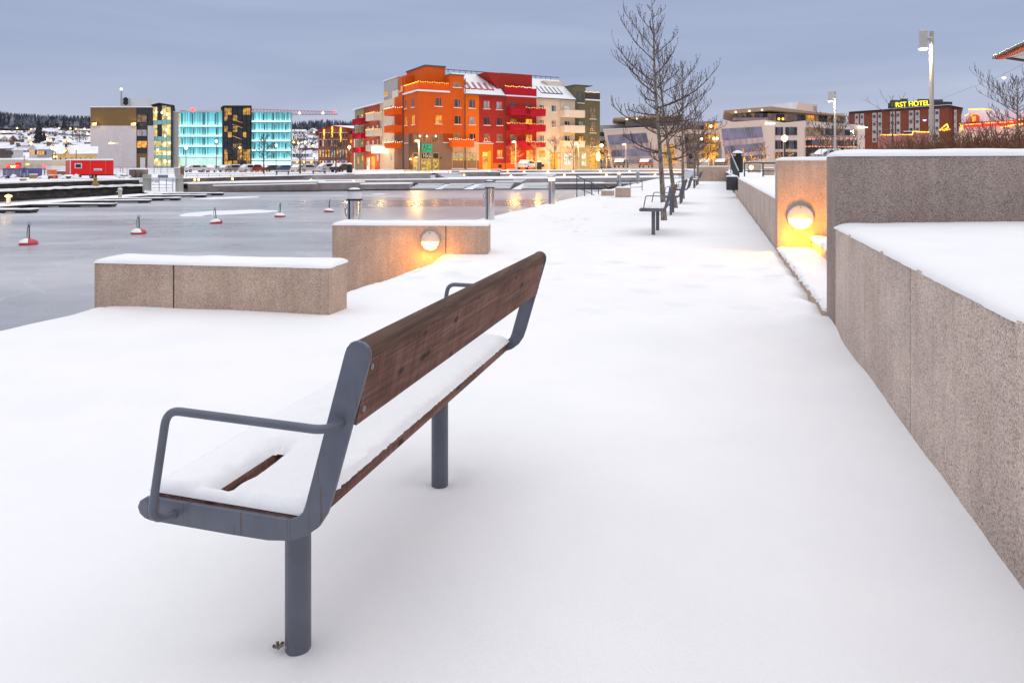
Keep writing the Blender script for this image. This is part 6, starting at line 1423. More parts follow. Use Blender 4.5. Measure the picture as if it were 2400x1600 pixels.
# hedge of bare brown shrubs behind the dark wall
def shrub(label, c, w_, h, seed, n=150, mat='lamplit_twig', rm=.0055):
    r = random.Random(seed); t = thing('bare_shrub', label, 'shrub', c, 0, 'bare brown shrubs behind the dark granite wall'); m, lm = MB(), MB()
    for i in range(n):
        a = r.random()*6.28; rr = math.sqrt(r.random())*w_*.42; b = Vector((rr*math.cos(a), rr*math.sin(a)*.8, -.05)); d = Vector((math.cos(a)*.5+r.gauss(0, .35), math.sin(a)*.4+r.gauss(0, .35), 1)); L = h*r.uniform(.55, 1.05)
        pts, e = grow(m, b, d, L, rm*1.3, 4, .05, r, 3, .20, .6)
        for k in range(5):
            q = pts[1+k % 4]; grow(m, q, (e+Vector((r.gauss(0, .7), r.gauss(0, .7), r.uniform(-.1, .6)))), L*r.uniform(.2, .42), rm, 3, .1, r, 3, .25, .8)
        if r.random() < .5:
            c_ = pts[r.choice((2, 3, 4))]
            for k in range(2):
                g = Vector((r.gauss(0, 1), r.gauss(0, 1), r.gauss(0, 1))).normalized()*.03; q = g.orthogonal().normalized()*.02; c2 = c_+Vector((r.gauss(0, .06), r.gauss(0, .06), r.gauss(0, .06))); lm.add([c2, c2+g+q, c2+g*2, c2+g-q], [(0, 1, 2, 3)])
    part('twigs', m, M[mat], t, ang=80); part('dry_leaves', lm, M['dead_leaf'], t, smooth=False); return t
top_row = [(1985, 348), (2010, 344), (2040, 340), (2070, 336), (2100, 333), (2140, 331), (2180, 318), (2220, 312), (2260, 312), (2300, 308), (2340, 305), (2380, 302), (2430, 300)]
names = ['at the low end of the hedge', 'next to the snow bank', 'before the kiosk wall', 'below the thin leaning tree', 'before the kiosk lights', 'just before the tallest lamp post', 'tall and directly past the tallest lamp post', 'below the golden light tangle', 'under the red glowing band', 'in the thick of the hedge below the red band', 'before the spreading tree', 'at the foot of the spreading tree', 'cut off by the picture edge']
for i, ((px, py), nm) in enumerate(zip(top_row, names)):
    Y = 11.5 if i % 2 == 0 else 12.3; h = (Z_(py, Y)-.80)*(.80 if px < 2180 else .92)
    shrub('bare brown twiggy shrub '+nm, (X_(px, Y), Y, .80), 1.1, max(.38, h), 300+i, 210 if i > 5 else 110)
for i, px in enumerate((2150, 2210, 2270, 2330, 2390)):
    Y = 10.4; shrub('low rusty shrub in front row of the hedge, '+['before the tallest lamp post', 'past the tallest lamp post', 'below the red band', 'before the spreading tree', 'at the edge of the view'][i], (X_(px, Y), Y, .82), 1.1, (Z_(329, Y)-.82)*.9, 350+i, 200)
point(Vector((8.6, 9.2, 2.6)), (1, .5, .12), 28, .2) if False else None
m = MB(); r5 = random.Random(5); vs = []; nx, ny = 24, 10
for j in range(ny+1):
    for i in range(nx+1):
        fx, fy = i/nx, j/ny; px = lerp(1985, 2470, fx); Y = lerp(11.0, 16.5, fy); k = math.sin(math.pi*min(1, fx*3+.02)*.5)*math.sin(math.pi*fy)**.5
        vs.append((X_(px, Y), Y, .78+.55*k+.05*noise.noise((px*.03, Y, 1))))
m.add(vs, [(j*(nx+1)+i, j*(nx+1)+i+1, (j+1)*(nx+1)+i+1, (j+1)*(nx+1)+i) for j in range(ny) for i in range(nx)]); struct('snow_bank', m, M['soil_snow'] if 'soil_snow' in M else (lambda t: (t.set(t.ramp(t.noise(t.coord('Object'), 3.2, 5, .7), [(.45, (.05,.03,.022)), (.58, (.60,.55,.56))]), .9), t.m)[1])(NT('soil_snow')), ang=80)
struct('street_snow', MB().add([(X_(1900, 20), 20, .70), (60, 20, .74), (90, 100, .66), (X_(1900, 100), 100, .62)], [(0, 1, 2, 3)]), M['far_snow'], smooth=False)

# ================================================================== cars under snow
def car(label, px, base, Y, rz, col, L=4.4, tall=0, bury=0.0, group='snow covered cars in the car park'):
    g = P(px, base, Y); t = thing('parked_car', label, 'car', g, rz, group); hh = .12*tall; w_ = .86
    prof = [(-L/2, .35), (-L/2, .85), (-L/2+.15, .95), (-L/2+.55+.3*(1-tall), 1.0), (-L*.24, 1.46+hh), (L*.12, 1.50+hh), (L*.27, 1.02), (L/2-.2, .88), (L/2, .70), (L/2, .35)]
    part('body', MB().prism(prof, -w_, w_, lambda p, q, s: (p, s, q)), col, t, bevel=.06)
    for s in (-1, 1):
        part('side_window', MB().prism([(-L*.25+.18, 1.03), (-L*.22+.05, 1.38+hh), (L*.10, 1.41+hh), (L*.22, 1.03)], s*(w_+.004)-.01, s*(w_+.004)+.01, lambda p, q, u: (p, u, q)), M['pane_dark'], t, smooth=False)
        for x in (-L*.31, L*.30):
            wh = part('wheel', MB().lathe([(.31, -.10), (.32, -.04), (.32, .04), (.31, .10)], 16, (x, s*.80, .31), ax='y'), M['black'], t); part('rim', MB().lathe([(.18, -.02), (.17, .02), (.01, .02)], 10, (x, s*.91, .31), ax='y'), M['galv'], wh)
        part('headlight', MB().box(L/2-.06, s*.75-.12, .66, L/2+.02, s*.75+.12, .78), M['lamp_body'], t); part('tail_light', MB().box(-L/2-.02, s*.72-.12, .78, -L/2+.05, s*.72+.12, .90), M['crimson'], t)
    part('windscreen', MB().add([(L*.135, -.72, 1.46+hh), (L*.135, .72, 1.46+hh), (L*.262, .78, 1.05), (L*.262, -.78, 1.05)], [(0, 1, 2, 3)]), M['pane_dark'], t, smooth=False)
    sp = [(-L/2+.02, .97), (-L/2+.5, 1.06), (-L*.24, 1.50+hh), (-L*.2, 1.58+hh), (L*.10, 1.61+hh), (L*.145, 1.50+hh), (L*.275, 1.10), (L/2-.25, .98), (L/2-.05, .86), (L*.28, .98), (L*.12, 1.44+hh), (-L*.24, 1.40+hh), (-L/2+.5, .95)]
    if bury >= 0: part('snow_cover', MB().prism([(p, q) for p, q in sp], -w_*.97, w_*.97, lambda p, q, s: (p, s, q)), M['snow'], t, bevel=.05)
    return t
cc = {k: simple('car_'+k, v, .35, .1, .04) for k, v in dict(white=(.55,.54,.55), grey=(.22,.22,.24), red=(.36,.03,.03), dark=(.04,.045,.055), blue=(.06,.09,.16), silver=(.40,.40,.42)).items()}
for px, base, Y, rz, c_, tall, lab in ((457, 404, 140, .9, 'white', 0, 'car buried in snow near the pontoon gate'), (487, 404, 145, 2.4, 'white', 0, 'pale car before the turquoise ground floor'), (534, 403.5, 150, 1.2, 'silver', 0, 'snow covered car before the dark tower'), (555, 403.5, 150, .3, 'grey', 1, 'tall grey car with snowy roof before the dark tower'), (583, 403.5, 150, 1.0, 'white', 1, 'white van shaped car beside the grey one'),
                                     (609, 403, 150, 2.7, 'red', 1, 'red car with snowy roof behind a bare tree'), (645, 403, 150, .2, 'dark', 0, 'dark low car before the second turquoise wing'), (672, 403, 150, .3, 'blue', 0, 'bluish car before the end of the turquoise wing'), (699, 403, 150, 1.4, 'white', 0, 'rounded snow heap of a car by the bare tree'), (728, 403, 150, .2, 'silver', 1, 'pale car with clear windows beside the garages'),
                                     (770, 403.5, 120, .8, 'white', 0, 'car under thick snow before the brick house'), (800, 404, 118, 1.2, 'dark', 0, 'dark car beside the brick house, half hidden by snow'), (1236, 397.5, 112, 1.1, 'white', 0, 'car under thick snow before the red house')):
    car(lab, px, base, Y, rz, cc[c_], tall=tall)
for px, c_, lab in ((1456, 'dark', 'dark car with deep snow on its roof before the slanted office'), (1514, 'red', 'red car with snowy roof before the slanted office'), (1655, 'silver', 'pale car seen below the atrium'), (1690, 'dark', 'dark car seen beside the atrium')):
    car(lab, px, 393, 122, 1.15, cc[c_], group='cars parked before the white offices')
car('snowy car roof showing above the granite pier beside the lamp posts', 1948, 383, 75, .25, cc['silver'], group='cars parked before the white offices')
# railings and barriers
def barrier(label, x0, x1, yt, yb, Y, n, mat, group=None):
    t = thing('railing', label, 'railing', (0, 0, 0), 0, group); part('handrail', MB().tube([P(x0, yt, Y), P(x1, yt if not isinstance(yt, tuple) else yt[1], Y)], .045, 6), M[mat], t); part('lower_rail', MB().tube([P(x0, (yt+yb)/2, Y), P(x1, (yt+yb)/2, Y)], .03, 6), M[mat], t)
    for k in range(n): x = lerp(x0, x1, k/(n-1)); part('post', MB().tube([P(x, yt, Y), P(x, yb, Y)], .035, 6), M[mat], t)
    return t
barrier('thin grey railing along the top of the car park terrace', 436, 830, 408, 416, 82.5, 16, 'galv'); barrier('warm lit snowy barrier in front of the row of parked cars', 520, 780, 400.5, 405, 120, 10, 'frame_gold')
barrier('thin railing before the corner shop', 948, 1014, 399.5, 405, 92, 5, 'frame_gold'); barrier('orange lit rail fence before the slanted white office', 1406, 1720, 384.5, 391, 112, 26, 'frame_gold')
for px, Y, lab in ((819, 96, 'dark round bin at the olive end of the apartment house'), (1264, 108, 'dark round bin before the cream house')):
    g = P(px, 405 if px < 900 else 397.8, Y); t = thing('round_bin', lab, 'bin', g); part('body', MB().lathe([(.34, 0), (.40, .1), (.40, 1.1), (.3, 1.2)], 16), M['black'], t); part('snow_cap', MB().lathe([(.42, 1.18), (.36, 1.32), (.02, 1.42)], 14), M['snow'], t)
for px, base, lab in ((661, 404.5, 'dark slatted bench on the car park terrace by the bare tree'), (747, 404, 'dark slatted bench on the terrace before the brick house')):
    g = P(px, base+4, 88); t = thing('terrace_bench', lab, 'bench', g); part('seat', MB().box(-.9, 0, .30, .9, .4, .42), M['dark'], t); part('snow_cover', MB().box(-.9, 0, .422, .9, .4, .50), M['snow'], t, bevel=.03); 
    for s in (-.75, .75): part('leg', MB().box(s-.05, .05, -.1, s+.05, .35, .298), M['dark'], t)
# parking signs
for px, py, lab in ((771, 378, 'small round blue sign in front of the brick house'), (803, 378, 'blue square parking sign in front of the brick house')):
    g = P(px, 402, 120); hz = P(px, py, 120).z-g.z; t = thing('road_sign', lab, 'sign', g); part('post', MB().tube([(0, 0, -.2), (0, 0, hz+.3)], .05, 6), M['galv'], t); part('sign_plate', MB().box(-.27, -.08, hz-.4, .27, -.03, hz+.4), M.get('sign_blue') or M.setdefault('sign_blue', simple('sign_blue', (.03,.14,.45), .4)), t)
    if px > 800: o = bpy.data.objects.new('sign_letter', text_mesh('P', .6, M['opal'], .01)); COL.objects.link(o); o.parent = t; o.location = (0, -.10, hz)
# ================================================================== hillside town
def on_hill(px, py):
    """the point of the slope that is seen at this row"""
    Y = 235.0
    while Y < 1500:
        if HY-(ground_z(px, Y)-H)*F/Y <= py: return Vector((X_(px, Y), Y, ground_z(px, Y)))
        Y += 4
    return Vector((X_(px, 900), 900, ground_z(px, 900)))
for nm, c in dict(house_white=(.58,.56,.56), house_red=(.30,.05,.04), house_brown=(.16,.10,.08), house_yellow=(.62,.47,.22), house_grey=(.36,.35,.38), house_cream=(.55,.46,.36)).items(): mat_c(nm, c)
HG = 'snow roofed houses on the hillside'
def house(label, px, py, wpx, hpx, mat, gable=False, lit=0, seed=0, roofpx=None, dep=9):
    g = on_hill(px, py); Y = g.y; k = Y/F; w_, h = wpx*k, hpx*k; rh = (roofpx or hpx*.75)*k; r = random.Random(seed+int(px*7))
    t = thing('hillside_house', label, 'house', g, r.uniform(-.12, .12), HG); d = min(dep, max(5, w_*.8))
    part('wall', MB().box(-w_/2, 0, -4, w_/2, d, h), M[mat], t, smooth=False)
    if gable:
        part('gable', MB().prism([(-w_/2, h), (w_/2, h), (0, h+rh)], .01, d, lambda p, q, s: (p, s, q)), M[mat], t, smooth=False)
        m = MB()
        for s in (-1, 1): m.add([(s*(w_/2+.7), -.6, h-.6), (0, -.6, h+rh+.3), (0, d+.5, h+rh+.3), (s*(w_/2+.7), d+.5, h-.6), (s*(w_/2+.7), -.6, h-1.1), (0, -.6, h+rh-.2), (0, d+.5, h+rh-.2), (s*(w_/2+.7), d+.5, h-1.1)], [(0,1,2,3),(7,6,5,4),(0,4,5,1),(1,5,6,2),(2,6,7,3),(3,7,4,0)])
        part('roof', m, M['far_snow'], t, smooth=False)
    else:
        part('roof', MB().prism([(-.7, h-.3), (d/2, h+rh), (d+.7, h-.3)], -w_/2-.7, w_/2+.7, lambda p, q, s: (s, p, q)), M['far_snow'], t, smooth=False)
        part('chimney', MB().box(w_*.15, d*.4, h+rh*.5, w_*.15+1.1, d*.4+1.1, h+rh+1.6), M['house_brown'], t, smooth=False)
    n = max(2, int(wpx/6))
    for i in range(n):
        x = lerp(-w_/2, w_/2, (i+.5)/n); s = min(1.0, w_/n*.3); pm = 'lit_gold' if i < lit else r.choice(['pane_dark', 'pane'])
        part('window', MB().box(x-s, -.12, h*.35, x+s, -.02, h*.75), M[pm], t, smooth=False)
    return t
spec = [(14,316,30,5,'house_red',0,1,'long snow roofed red house highest at the picture edge'),(45,318,22,4,'house_white',0,0,'white house right of the long red one on the upper slope'),(92,314,42,8,'house_white',0,2,'broad pale house standing high under the forest'),(62,324,18,5,'house_grey',0,0,'grey house among bushes on the upper slope'),
        (120,318,14,10,'house_white',0,0,'tall white house in the middle of the upper slope'),(143,316,24,5,'house_grey',0,0,'grey house under the forest edge'),(190,309,30,4,'house_cream',0,3,'long lit row house at the forest edge beside the bronze block'),(165,318,22,4,'house_white',0,0,'white house below the lit row house'),(197,321,26,5,'house_white',0,0,'white house close to the bronze block'),
        (12,334,26,8,'house_cream',1,0,'cream gabled house on the slope at the picture edge'),(32,335,20,10,'house_brown',1,1,'dark brown gabled house beside the cream one'),(56,327,20,5,'house_white',0,0,'white house behind the brown gabled one'),(72,337,18,7,'house_cream',0,2,'cream house with golden lit front'),(118,330,22,6,'house_grey',0,0,'grey house in the middle of the slope'),
        (140,334,24,5,'house_white',0,0,'white house above the yellow house roof'),(160,341,18,6,'house_cream',1,1,'small gabled house above the yellow house'),(205,338,16,5,'house_grey',0,0,'grey house half hidden by the bronze block'),(12,346,28,6,'house_grey',0,0,'grey house with wide snowy roof at the picture edge'),(38,347,26,8,'house_white',0,1,'white house with wide snowy roof'),(112,339,24,5,'house_white',0,0,'white house behind the tall pale apartments'),
        (10,372,34,24,'house_brown',0,0,'tall brown house at the picture edge'),(26,372,14,20,'house_white',0,1,'narrow white house beside the tall brown one'),(56,358,26,6,'house_white',0,0,'white low house with broad snowy roof in front of the slope'),(78,372,18,24,'house_white',1,2,'tall white gabled apartment house'),(98,372,24,22,'house_grey',0,3,'tall grey apartment house with lit stairwells'),
        (698,314,28,6,'house_white',0,1,'white house left of the brick house roof on the slope'),(732,316,24,8,'house_grey',1,1,'grey gabled house just beside the brick house roof'),(704,330,26,6,'house_cream',0,2,'cream house behind the bare tree on the slope'),(735,329,20,6,'house_white',0,0,'white house above the red roofed barn'),(695,341,22,5,'house_grey',0,1,'grey house beside the glass office end'),
        (718,354,38,8,'house_red',0,3,'dark red house with lit windows and sloping snowy roof'),(705,370,38,10,'house_white',0,0,'white house with big snowy roof before the red one')]
for i, (px, py, wp, hp, mt, gb_, lit, lab) in enumerate(spec):
    lab = lab.replace(' right of ', ' next to ').replace(' left of ', ' close to ')
    house(lab, px, py, wp, hp, mt, gb_, lit, i, roofpx=hp*(.8 if hp < 12 else .35))
# row of garages beside the brick house
gr = thing('garage_row', 'low white garage row with snowy roof and small orange lamps', 'garage', (0, 0, 0)); pp('wall', 683, 379, 746, 396, 205, 8, 'house_grey', gr); pp('roof', 682, 373.5, 747, 378.8, 204.4, 9, 'snow', gr)
for x in (696, 713, 730): part('wall_lamp', MB().ball(P(x, 380.5, 204), .35, 6), M['string_gold'], gr)
for x in (690, 705, 722, 738): pp('garage_door', x-5, 382, x+5, 396, 204.85, .1, 'house_white', gr)
# yellow house with hipped snowy roof
YY = 175
yh = thing('yellow_house', 'yellow villa with hipped snowy roof and a pointed front gable behind the red wagon', 'house', (0, 0, 0))
pp('wall', 123, 362, 226, 402, YY, 14, 'house_yellow', yh); pp('cornice', 121.5, 360.2, 226, 362.6, YY-.5, 15, 'house_cream', yh)
part('roof', MB().add([P(121, 361, YY-.7), P(230, 360, YY-.7), P(230, 343, YY+7), P(153, 343.4, YY+7), P(124, 360, YY+15), P(230, 359, YY+15)], [(0, 1, 2, 3), (0, 3, 4), (3, 2, 5, 4)]), M['far_snow'], yh, smooth=False)
part('gable', MB().pxpoly([(148, 361), (155, 344.5), (163, 361)], YY-.8, 4), M['house_yellow'], yh, smooth=False); pp('gable_window', 153.5, 352, 157, 358, YY-.9, .1, 'pane_dark', yh)
for k, x in enumerate((127, 132, 139, 152, 166, 176, 186, 198, 210)): w_ = pp('window', x, 369, x+4.5, 375, YY-.1, .2, 'frame_white', yh); pp('pane', x+.7, 369.7, x+3.8, 374.4, YY-.16, .05, 'pane' if k != 1 else 'lit_gold', w_)
for k, x in enumerate((128, 140, 147)): w_ = pp('window', x, 383, x+5, 391, YY-.1, .2, 'frame_white', yh); pp('pane', x+.7, 383.7, x+4.3, 390.4, YY-.16, .05, 'lit_gold', w_)
pp('chimney', 152, 337, 158, 345, YY+6, 2, 'dark', yh); point(P(142, 375, YY-5), WARM, 260, .4)
# hillside lamps
lampspots = [(16.5,297.5),(40,303.5),(73,306.5),(93.5,310.5),(116,306.5),(130,303.3),(138.5,304),(165,305),(178,306),(198,305.5),(206,320),(69,330),(50.5,362.5),(72,344.5),(72,360),(28,364),(149.5,338.5),(161,338),(105,323),(9,314),(112,334.5),(119,336.5),(696,297.5),(723.5,291.5),(736,313),(699,345.5),(733.5,352),(688,341),(150,376),(142,378),(153,374),(127,388),(132,388)]
proto = None
for i, (px, py) in enumerate(lampspots):
    g = on_hill(px, py+5) if py < 366 else P(px, py+8, 168)
    hz = max(3.0, (py < 366 and (on_hill(px, py+5).y*5/F)) or 168*8/F)
    lab = 'tiny orange street lamp glowing on the hillside'
    if proto is None:
        proto = thing('hill_lamp', lab, 'lamp', g, 0, 'tiny street lamps on the hillside'); part('pole', MB().tube([(0, 0, -1), (0, 0, hz)], .12, 5), M['dark'], proto); part('lantern', MB().ball((0, 0, hz), .62, 8), M['lamp_warm'], proto); z_ = hz
    else: o = dup(proto, g+Vector((0, 0, (hz-z_ if py < 366 else hz-z_*.34))), scale=1.0 if py < 366 else .34)
# frosted conifers along the ridge: one far-off wood
def conifer(m, c, h, r, rng):
    n = 6; k = 5; a0 = rng.random()*6
    for j in range(k):
        z0 = h*(.08+.80*j/k); z1 = z0+h*.34*(1-.3*j/k); rr = r*(1-j/k*.86)*rng.uniform(.8, 1.15); vs = []
        for i in range(n*2):
            a = a0+math.pi*i/n+j; q = rr*(1 if i % 2 else .55)*rng.uniform(.85, 1.1); vs.append(c+Vector((q*math.cos(a), q*math.sin(a), z0-(.05*h if i % 2 else 0))))
        vs.append(c+Vector((0, 0, min(h, z1)))); m.add(vs, [(i, (i+1) % (2*n), 2*n) for i in range(2*n)])
t = NT('frosty_needles'); co = t.coord('Object'); n_ = t.noise(co, .10, 5, .75); geo = t.n('ShaderNodeNewGeometry'); se = t.n('ShaderNodeSeparateXYZ'); t.l(geo.outputs['Normal'], se.inputs[0])
fr_ = t.math('ADD', t.math('MULTIPLY', n_, 1.0), t.math('MULTIPLY', se.outputs[2], .10)); t.set(t.ramp(fr_, [(.42, (.028,.036,.052)), (.52, (.09,.10,.13)), (.66, (.34,.33,.40))]), .95); M['needles'] = t.m
m = MB(); rw = random.Random(77)
for i in range(2300):
    px = rw.uniform(-120, 300) if i % 10 < 6 else rw.uniform(560, 1010); base = interp([(-120, 303), (60, 303), (215, 302), (300, 302), (560, 306), (760, 307), (900, 310), (1010, 320)], px)
    Y = on_hill(px, base).y; Y += abs(rw.gauss(0, 1))*120; Y = min(Y, 1400); z = ground_z(px, Y)
    topy = interp([(-120, 256), (0, 259), (40, 264), (110, 266), (215, 270), (300, 272), (560, 284), (690, 283), (760, 277), (830, 281), (1010, 300)], px)
    h = max(7, min(28, (Z_(topy, Y)-z)*rw.uniform(.80, 1.05))); conifer(m, Vector((X_(px, Y), Y, z-.5)), h, h*rw.uniform(.16, .26), rw)
o = part('conifer_forest', m, M['needles'], None, smooth=False); o['kind'] = 'stuff'; o['label'] = 'frosted dark conifer forest along the ridge'
# bare frosted trees and a few dark firs between the houses
pt = []
for k in range(4):
    t = thing('hill_tree', 'bare brown tree among the hillside houses', 'tree', (0, 0, -50), 0, 'bare trees among the hillside houses')
    bare_tree(t, 11, .3, 2, 16, 4.2, random.Random(400+k), (M['twig_grey'], M['frost_twig'] if k % 2 else M['twig_grey']), (0, 0), .6, buds=False, rmin=.11, levels=3); pt.append(t)
tspots = [(40,330,1.1),(47,335,1.2),(52,340,1.1),(78,322,1.1),(85,324,1.0),(95,322,1),(130,326,.8),(150,327,.9),(170,334,1.2),(178,330,1.3),(186,333,1.3),(195,330,1.2),(200,336,1.1),(182,338,1.1),(40,366,1.0),(35,370,1.0),(46,368,1.1),(112,362,.9),(118,365,.9),(125,358,.9),(60,316,.9),(150,318,.8),(108,330,.9),(122,342,.9),(690,325,1.0),(712,340,1.1),(720,343,1.1),(740,342,1.2),(735,346,1.1),(690,352,1.0),(730,366,1.2),(738,372,1.1),(722,306,.9),(742,303,.9)]
for i, (px, py, s) in enumerate(tspots):
    g = on_hill(px, py); src = pt[i % 4]
    if i < 4: src.location = g; src.scale = (s*g.y/760,)*3
    else: dup(src, g, rz=i*1.3, scale=s*g.y/760)
for px, py, h, lab in ((91, 337, 16, 'dark fir tree standing alone among the hillside houses'), (41, 301, 22, 'tall dark spruce at the forest edge above the red house'), (150, 305, 14, 'broad dark spruce at the forest edge'), (103, 335, 8, 'small dark fir beside the lone fir tree')):
    g = on_hill(px, py); t = thing('fir_tree', lab, 'tree', g, 0, 'dark firs on the hillside'); m = MB(); conifer(m, Vector(), h, h*.26, random.Random(px)); part('crown', m, simple('fir_dark', (.022,.028,.034), .9), t, smooth=False); part('trunk', MB().tube([(0, 0, -1), (0, 0, h*.4)], .3, 6), M['bark'], t)

# ================================================================== building site on the quay
YR = 66
wg = thing('site_wagon', 'bright red site wagon on wheels with small white framed window and snowy roof', 'trailer', P(210, 417.8, YR)); o = wg.location
sc_ = YR/F; zt_, zb_ = (417.8-376)*sc_, (417.8-409.5)*sc_; x0, x1 = (153.5-210)*sc_, (266-210)*sc_; xc = (165.5-210)*sc_; x0 = X_(153.5, YR+1.2)-o.x; x1b = X_(265.5, YR+2)-o.x
M['wagon_red'] = simple('wagon_red', (.80,.004,.006), .55, 0, .05, 2); M['wagon_side'] = simple('wagon_side', (.60,.07,.03), .5, 0, .05, 2); M['sign_white'] = simple('sign_white', (.72,.72,.74), .5)
part('body', MB().add([(xc, 0, zb_), (x1, 0, zb_), (x1b, 2.0, zb_), (x0, 1.2, zb_), (xc, 0, zt_), (x1, 0, zt_), (x1b, 2.0, zt_), (x0, 1.2, zt_)], [(0,3,2,1),(4,5,6,7),(0,1,5,4),(1,2,6,5),(2,3,7,6)]), M['wagon_red'], wg, smooth=False)
part('end_wall', MB().add([(x0, 1.2, zb_), (xc, 0, zb_), (xc, 0, zt_), (x0, 1.2, zt_)], [(0, 1, 2, 3)]), M['wagon_side'], wg, smooth=False)
part('roof_snow', MB().add([(x0-.04, 1.2, zt_), (xc, -.06, zt_), (x1+.05, -.06, zt_), (x1b+.05, 2, zt_), (x0, 1.25, zt_+.12), (xc, 0, zt_+.14), (x1, 0, zt_+.16), (x1b, 2, zt_+.16)], [(0,1,5,4),(1,2,6,5),(2,3,7,6),(4,5,6,7),(0,4,7,3)]), M['snow'], wg, smooth=False)
fx = lambda px: (px-210)*sc_; fz = lambda py: (417.8-py)*sc_
wn_ = part('window', MB().box(fx(176), -.05, fz(394.8), fx(192.5), .0, fz(382.8)), M['sign_white'], wg, smooth=False); part('pane', MB().box(fx(178), -.07, fz(393), fx(190.5), -.045, fz(385)), M['pane_dark'], wn_, smooth=False)
part('name_plate', MB().box(fx(220.5), -.04, fz(399.8), fx(239.5), -.01, fz(395)), M['sign_white'], wg, smooth=False); part('name_plate', MB().box(fx(155.8), .95, fz(401), fx(161.5), 1.0, fz(395.5)), M['sign_white'], wg, smooth=False)
m = MB(); 
for k in range(7): m.box(fx(223+2*k), -.05, fz(398.2), fx(224.3+2*k), -.035, fz(396.8))
part('plate_lettering', m, M['sign_blue'], wg, smooth=False)
for px in (165.2, 212, 248): part('corner_trim', MB().box(fx(px)-.035, -.03, zb_, fx(px)+.035, .0, zt_), M['sign_white'] if px < 200 else M['salmon'], wg, smooth=False)
for px in (213.5, 221.5): wh = part('wheel', MB().lathe([(.17, -.08), (.19, -.04), (.19, .04), (.17, .08)], 16, (fx(px), .05, .17), ax='y'), M['black'], wg); part('rim', MB().lathe([(.10, -.09), (.01, -.095)], 10, (fx(px), .05, .17), ax='y'), M['galv'], wg)
part('chassis', MB().box(fx(168), .2, zb_-.10, fx(262), 1.1, zb_-.003), M['dark'], wg, smooth=False); part('tow_bar', MB().tube([(fx(262), .5, zb_-.06), (fx(290), .4, .12)], .03, 5), M['dark'], wg)
def site_box(name, label, cat, x0, y0, x1, y1, Y, dep, mat, snow=True, extra=None):
    t = thing(name, label, cat, P((x0+x1)/2, y1, Y)); w_ = (x1-x0)*Y/F; h = (y1-y0)*Y/F
    part('body', MB().box(-w_/2, 0, -.3, w_/2, dep, h), M[mat], t, bevel=.02)
    m = MB()
    for k in range(1, int(w_/.35)): m.box(-w_/2+.35*k, -.03, .05, -w_/2+.35*k+.05, .0, h-.05)
    if extra: part(extra, m, M[mat], t, smooth=False)
    if snow: part('snow_cover', MB().box(-w_/2, -.02, h+.003, w_/2, dep, h+.10), M['snow'], t, bevel=.03)
    return t
M['violet_blue'] = simple('violet_blue', (.06,.065,.22), .5, 0, .1, 2); M['orange_site'] = simple('orange_site', (.75,.15,.02), .5); M['plank'] = simple('plank', (.17,.09,.06), .8, 0, .3, 4); M['ochre'] = simple('ochre_site', (.35,.22,.07), .8)
site_box('blue_container', 'dark blue container behind the site fence at the picture edge', 'container', 6, 395, 53, 413, 72, 3, 'violet_blue', False, 'ribs'); site_box('skip', 'brown open skip heaped with snow on the site', 'skip', 112, 412, 124, 422, 66, 1, 'plank'); site_box('timber_crate', 'brown plywood crate behind the skip', 'crate', 133, 402, 143, 416, 72, 1, 'plank')
site_box('orange_barrier', 'orange plastic site barrier before the yellow house', 'barrier', 110, 398, 130, 407, 84, .5, 'orange_site', False, 'ribs'); site_box('site_van', 'white works van with orange stripe before the yellow house', 'van', 108, 391, 142, 402, 96, 2, 'sign_white'); site_box('traffic_cone_stack', 'narrow orange barrel on the site', 'barrel', 124, 411, 128, 420, 65, .2, 'orange_site', False)
site_box('ochre_block', 'ochre stone block lying at the quay edge', 'stone', 45.5, 420, 55, 427, 55, .4, 'ochre'); site_box('blue_sign_box', 'small white box with blue square mark', 'box', 135, 411, 142, 417, 65, .2, 'sign_white'); site_box('pipe_heap', 'ochre hose coil under snow on the site', 'hose', 68, 410, 79, 416, 66, .6, 'ochre')
site_box('low_shed', 'long low white shed with red light on it at the picture edge', 'shed', -20, 376, 122, 396, 130, 6, 'house_cream'); site_box('tool_box', 'grey metal locker beside the glass gate', 'locker', 409, 394, 418, 408, 78, .5, 'galv'); site_box('info_board', 'notice board of brown and white panels by the gate', 'board', 418, 392, 430, 406, 82, .2, 'plank', False)
# stacked pallets
pl = thing('pallet_stack', 'tall stack of dark wooden pallets on the quay by the gate', 'pallets', P(319, 417, 66)); k = 66/F
for i in range(7):
    z = i*.115; m = MB(); w_ = 34*k/2; m.box(-w_, 0, z+.075, w_, .9, z+.10)
    for x in (-w_, -w_*.35, w_*.3, w_-.12): m.box(x, 0, z, x+.12, .9, z+.074)
    part('pallet', m, M['plank'], pl, smooth=False)
part('snow_cover', MB().box(-34*k/2, 0, .81, 34*k/2, .9, .88), M['snow'], pl, bevel=.03)
# red lamps of a site vehicle
t = thing('site_truck', 'site truck with glowing red lamps behind the blue container', 'truck', P(28, 398, 92)); part('body', MB().box(-.8, 0, -.8, .9, .6, .75), M['wagon_side'], t, bevel=.08); part('cab', MB().box(.35, .05, .75, .9, .6, 1.0), M['wagon_red'], t, bevel=.08)
for x, y in ((27.5, 390.5), (33.5, 390.3)): part('tail_lamp', MB().ball(P(x, y, 91.7)-P(28, 398, 92), .13, 8), M['lamp_hot'], t)
part('red_light_bar', MB().box(-.6, -.2, .45, 1.0, -.05, .62), M['lamp_red'], t); point(P(30, 389, 90), (1, .06, .05), 90, .3)
t = thing('warning_light', 'small red warning light on a pole before the white van', 'light', P(104, 400, 90)); part('pole', MB().tube([(0, 0, -.6), (0, 0, .5)], .05, 6), M['dark'], t); part('lens', MB().ball((0, 0, .6), .22, 8), M['lamp_red'], t)
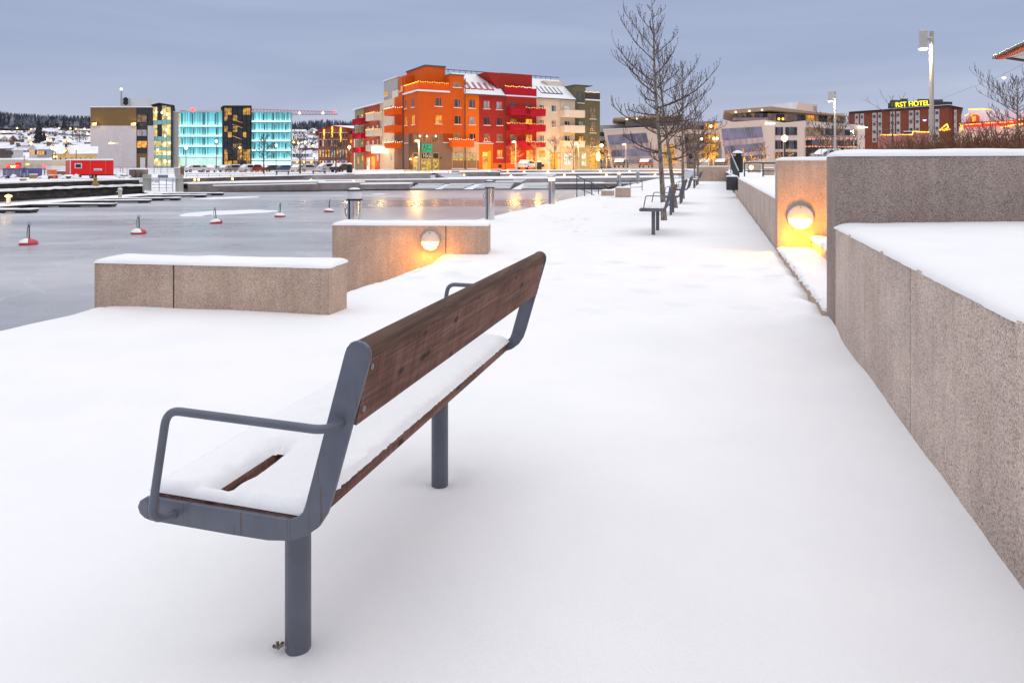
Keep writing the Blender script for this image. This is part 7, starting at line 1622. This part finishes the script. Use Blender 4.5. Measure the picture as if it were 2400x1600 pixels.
# mesh site fences
for (x0, x1, y0, y1, Y, lab) in ((0, 66, 399, 412, 68, 'wire site fence before the blue container'), (58, 118, 386, 410, 78, 'wire site fence before the white van'), (266, 318, 391, 410, 76, 'wire site fence between the red wagon and the pallets'), (345, 410, 389, 407, 84, 'wire site fence behind the glass gate')):
    t = thing('site_fence', lab, 'fence', (0, 0, 0), 0, 'wire fences of the building site'); m = MB(); n = int((x1-x0)/2.4)
    for i in range(n+1): x = lerp(x0, x1, i/n); m.tube([P(x, y0, Y), P(x, y1, Y)], .012, 3, False)
    for j in range(5): y = lerp(y0, y1, j/4); m.tube([P(x0, y, Y), P(x1, y, Y)], .012, 3, False)
    part('wire_mesh', m, M['galv'], t); 
    for i in range(int((x1-x0)/16)+1): x = x0+16*i; part('fence_post', MB().tube([P(x, y0-.6, Y-.03), P(x, y1+.4, Y-.03)], .03, 5), M['galv'], t)
t = thing('site_mast', 'grey site lighting mast with small yellow box on the quay', 'mast', P(57, 420, 66)); part('mast', MB().tube([(0, 0, -.2), (0, 0, 2.3)], .05, 5), M['galv'], t); part('cross_arm', MB().tube([(-2.3, 0, 1.85), (.35, 0, 1.85)], .03, 5), M['galv'], t); part('control_box', MB().box(-.12, -.1, .6, .12, .1, 1.1), M['violet_blue'], t); part('yellow_lamp', MB().box(.2, -.08, 1.35, .42, .08, 1.5), M['string_gold'], t)
# lumps of snow covered rubble
for i, (px, py, w_, lab) in enumerate(((6, 420, 12, 'snowy rubble heap at the picture edge'), (30, 418, 12, 'low snowy rubble heap behind the quay'), (96, 421.5, 18, 'dark pile of timber under snow'), (148, 420, 16, 'snowy heap with dark tarpaulin'), (175, 418, 14, 'low snow lump under the red wagon'), (285, 417, 30, 'snow covered trailer drawbar and pipes by the wagon'))):
    Y = 63; m = MB(); r = random.Random(i); t = thing('snow_heap', lab, 'heap', P(px, py, Y), 0, 'snowy heaps on the building site'); ww = w_*Y/F
    for k in range(6): m.obox((r.uniform(-.4, .4)*ww, r.uniform(0, .6), .08+r.random()*.12), (r.uniform(.1, .35), r.uniform(-.1, .1), .04), (-.05, r.uniform(.03, .1), 0), (0, 0, r.uniform(.03, .09)))
    part('rubble', m, M['dark'], t, smooth=False); m = MB(); snow_pad(m, -ww*.5, ww*.45, -.1, .7, .05, .26, .3, res=.12, amp=1.2, seed=i+.5); part('snow_cover', m, M['snow'], t)
bpy.context.view_layer.update()
